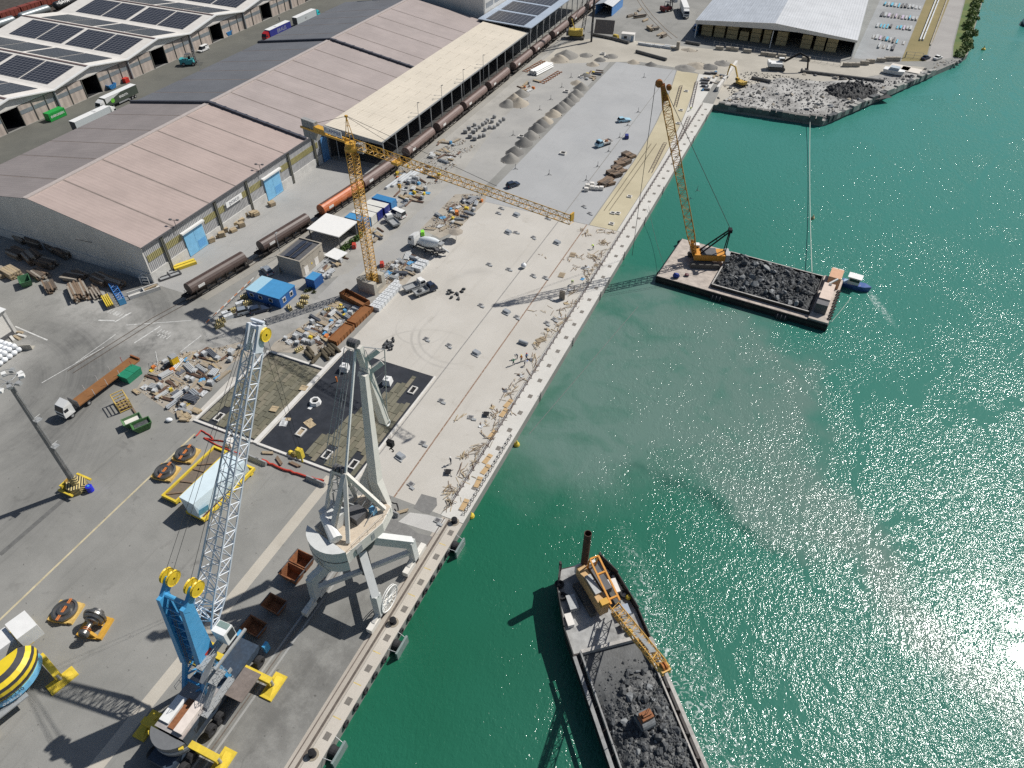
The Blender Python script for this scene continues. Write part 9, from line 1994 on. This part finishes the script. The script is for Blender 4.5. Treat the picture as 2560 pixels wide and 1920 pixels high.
for x, y in bl: t = thing('barrier_block', 'brown grey concrete block barring the dirt road by the timber shed', 'barrier', GT(1280, 0, x, y), R(8), 'blocks along the dirt road'); MB().frus((0, 0, 0), (3.2, 1.2), (3.0, 1.0), 1.3).build('casting', m_sub, t); MB().box((0, 0, 1.32), (.5, .1, .08)).build('lifting_eye', m_dkgrey, t)
for x, y in ((30, 490), (115, 500), (325, 525), (680, 575), (750, 575), (830, 560), (880, 545), (970, 535), (1035, 525), (1100, 525)): t = thing('barrier_block', 'brown grey concrete block barring the dirt road by the timber shed', 'barrier', GT(1920, 0, x, y), R(8 if x < 600 else 20), 'blocks along the dirt road'); MB().frus((0, 0, 0), (3.2, 1.2), (3.0, 1.0), 1.4).build('casting', m_sub, t); MB().box((0, 0, 1.42), (.5, .1, .08)).build('lifting_eye', m_dkgrey, t)
a, b = GT(1280, 0, 1740, 400), GT(1920, 0, 620, 570); t = thing('mesh_fence', 'thin mesh fence between dirt road and timber shed', 'fence', (a.x, a.y, 0)); d = b - a
for i in range(22): p = d * (i / 21); MB().tube((p.x, p.y, 0), (p.x, p.y, 2.0), .05, 5).build('post', m_galv, t)
for z in (.2, 1.1, 2.0): MB().tube((0, 0, z), d + V((0, 0, z)), .025, 4).build('wire', m_galv, t)
m_cyan = M('cyan wrap', (.10, .42, .58), .5, var=.25, scale=2); m_pk = M('pale violet wrap', (.45, .38, .48), .6, var=.15)
rows = [((1010, 40), (1310, 70)), ((985, 130), (1280, 170)), ((945, 225), (1230, 250)), ((910, 320), (1200, 380)), ((960, 400), (1080, 420))]
for r_, (a, b) in enumerate(rows):
 n_ = 11 if r_ < 4 else 4
 for i in range(n_):
  f = i / (n_ - 1); q = GT(1920, 0, a[0] + (b[0] - a[0]) * f, a[1] + (b[1] - a[1]) * f); k = RN.random()
  if k < .10: continue
  mt = m_cyan if k < .36 else (greys[1] if k < .7 else (m_pk if k < .8 else m_dkgrey)); hgt = RN.uniform(.25, 1.1)
  t = thing('storage_stack', 'low wrapped bundle in the rows of the storage yard', 'bundle', q, R(-4), 'bundles in the storage yard'); inst(unit(wood[1]), 'bearer', t, (0, 0, 0), 0, (1.0, 5.0, .15)); inst(unit(mt), 'bundle', t, (0, 0, .15), 0, (RN.uniform(.5, 1.0), RN.uniform(4, 6.5), hgt * .6))
for x0, x1, y0, y1 in ((1310, 1450, 355, 0), (1335, 1475, 355, 0)):
 p, q = GT(1920, 0, x0, y0), GT(1920, 0, x1, y1); t = thing('culvert_wall', 'white concrete channel wall running through the dry verge', 'channel wall', (p.x, p.y, 0), 0, 'culvert channel walls'); d = q - p; d2 = d * 2.4
 for k in range(14): inst(unit(m_pblk), 'wall_unit', t, tuple(d2 * ((k + .5) / 14)), math.atan2(d2.y, d2.x), (d2.length / 14 * .97, .5, .7))
p, q = GT(1920, 0, 1400, 395), GT(1920, 0, 1545, 0); d = (q - p) * 2.2; t = thing('kerb_line', 'low stone kerb between dry verge and bank road', 'kerb', (p.x, p.y, 0))
for k in range(18): inst(unit(m_sub), 'kerb_stone', t, tuple(d * ((k + .5) / 18)), math.atan2(d.y, d.x), (d.length / 18 * .97, .5, .45))
t = thing('gate', 'wire gate at the end of the culvert channel', 'gate', GT(1920, 0, 1255, 505), R(5)); mb = MB()
for x in (-3, 0, 3): mb.tube((x, 0, 0), (x, 0, 2.2), .07, 5)
for z in (.2, 1.2, 2.2): mb.tube((-3, 0, z), (3, 0, z), .05, 4)
mb.build('gate_frame', m_galv, t); MB().box((-3, 0, 1.1), (.3, .3, 2.2)).build('gate_post', m_pw, t)
for x, y, lb in ((755, 290, 'rusty steel plate standing on edge behind the piling rig'), (825, 295, 'second rusty steel plate standing beside the first')):
 t = thing('steel_plate', lb, 'steel plate', GT(1280, 0, x, y), R(10)); MB().add([(-2.3, 0, .1), (2.3, 0, .1), (2.3, 3.2, 4.5), (-2.3, 3.2, 4.5), (-2.3, .2, 0), (2.3, .2, 0), (2.3, 3.4, 4.4), (-2.3, 3.4, 4.4)], [(0, 1, 2, 3), (7, 6, 5, 4), (0, 4, 5, 1), (1, 5, 6, 2), (2, 6, 7, 3), (3, 7, 4, 0)]).build('plate', M('brown plate', (.15, .13, .115), .8, var=.2), t); MB().beam((-2, 4.2, 0), (-2, 3.0, 4.0), .15).beam((2, 4.2, 0), (2, 3.0, 4.0), .15).build('prop', m_dkgrey, t)
for (x, y, L_, rz, lb) in ((780, 325, 9, 80, 'dark steel pipe lying before the upright plates'), (930, 360, 9, 72, 'dark steel pipe lying by the white site hut'), (1200, 490, 14, 72, 'long brown pipe at the end of the grey deck'), (1560, 385, 6, 85, 'short dark pipe on trestles by the dirt road'), (2150, 700, 7, 80, 'black pipe lying at the pier head')):
 t = thing('steel_pipe', lb, 'pipe', GT(1280, 0, x, y), R(rz)); inst(cylm(m_pwd, 12), 'pipe', t, (0, 0, .6), 0, (.55, L_, .55)); inst(unit(wood[2]), 'chock', t, (0, L_ * .3, 0), 0, (1.4, .3, .3))
t = thing('site_hut', 'small white site hut beside dark pipes near the rig', 'site hut', GT(1280, 0, 1000, 350), R(8)); MB().bb((-2.6, -1.3, .1), (2.6, 1.3, 2.7)).build('walls', m_whitep, t); MB().bb((-2.7, -1.4, 2.7), (2.7, 1.4, 2.85)).build('roof', m_rim, t); MB().bb((1.4, -1.34, .2), (2.2, -1.31, 2.2)).build('door', M('hut door blue', (.2, .3, .42), .5), t); MB().bb((-1.5, -1.34, 1.1), (-.3, -1.31, 2.0)).build('window', m_carglass, t)
t = thing('yellow_loader', 'yellow compressor behind the white site hut', 'machine', GT(1280, 0, 895, 335), R(70)); MB().frus((0, 0, .4), (1.5, 2.6), (1.2, 2.0), 1.2).build('body', MATS['rig yellow'], t); wheels(t, [(-.8, -.7), (.8, -.7), (-.8, .8), (.8, .8)], .4, .25)
for i, (x, y) in enumerate(((1150, 395), (1230, 405), (1310, 415), (1380, 415))): t = thing('kerb_wall', 'pale concrete kerb unit along the road before the siding', 'kerb', GT(1280, 0, x, y), R(-3), 'kerb units before the siding'); inst(unit(m_pblk), 'unit', t, (0, 0, 0), 0, (6.0, .6, .9)); inst(unit(m_dkgrey), 'pin', t, (0, 0, .9), 0, (.1, .1, .3))
t = thing('block_pillar', 'square concrete pillar block where the siding ends', 'pillar', GT(1280, 0, 1430, 430), 0); inst(unit(m_sub), 'pillar', t, (0, 0, 0), 0, (1.2, 1.2, 3.0)); inst(unit(m_sub), 'plinth', t, (-1.8, 0, 0), 0, (2.6, 1.2, .9))
gravel(GT(1280, 0, 1530, 435), (3.4, 2.0), .9, m_grav[1], 'stony heap beside the concrete pillar block', 330, None)
for i, (x, y) in enumerate(((1100, 90), (1070, 130), (1110, 150), (1150, 180), (1200, 230), (1240, 260), (1190, 260), (1310, 320), (1020, 145), (1285, 300))): timber_stack('weathered timber baulks dumped beside the siding', GT(1280, 0, x, y), R(RN.uniform(-40, 60)), (3, RN.randint(1, 3)), (.4, RN.uniform(2.5, 6), .35), (1, 4, 3), .15, 'timber baulks by the siding')
a, b = GT(1280, 0, 1770, 790), GT(1280, 0, 1935, 560); t = thing('quay_wall_stub', 'white concrete wall stub at the far end of the new quay', 'wall', (a.x, a.y, 0)); d = b - a
for k in range(7): inst(unit(m_edge), 'wall_unit', t, tuple(d * ((k + .5) / 7)), math.atan2(d.y, d.x), (d.length / 7 * .98, .9, 1.6))
for i, (x, y) in enumerate(((1670, 700), (1660, 725), (1665, 750), (1675, 780), (1690, 640), (1740, 640))): t = thing('stacked_slab', 'dark bundle of shutters at the far deck end', 'shuttering', GT(1280, 0, x, y), R(10), 'shutters at the far deck end'); inst(unit(m_dkgrey), 'bundle', t, (0, 0, .2), 0, (2.6, .9, .5)); inst(unit(wood[4]), 'bearer', t, (0, 0, 0), 0, (2.6, .3, .2))
t = thing('site_lamp_post', 'slim lamp post beside the substation', 'lamp post', GT(640, 480, 215, 545), 0); MB().tube((0, 0, 0), (0, 0, 6), .07, 6).build('pole', m_galv, t); MB().box((0, .3, 6), (.3, .8, .12)).build('lamp_head', m_galv, t)
for i, (x, y, lb) in enumerate(((545, 720, 'thin flag mast standing before the transit sheds by the valley gutter'), (1735, 605, 'thin mast rising from the roof edge near the teal forklift'))):
 t = thing('thin_mast', lb, 'mast', GT(0, 0, x, y) if i == 0 else G(502, 175, 9.4), 0); MB().tube((0, 0, 0), (0, 0, 9.5 if i == 0 else 3), .06, 5).build('rod', m_galv, t); MB().box((0, 0, 9.5 if i == 0 else 3), (.3, .3, .2)).build('finial', m_dkgrey, t)
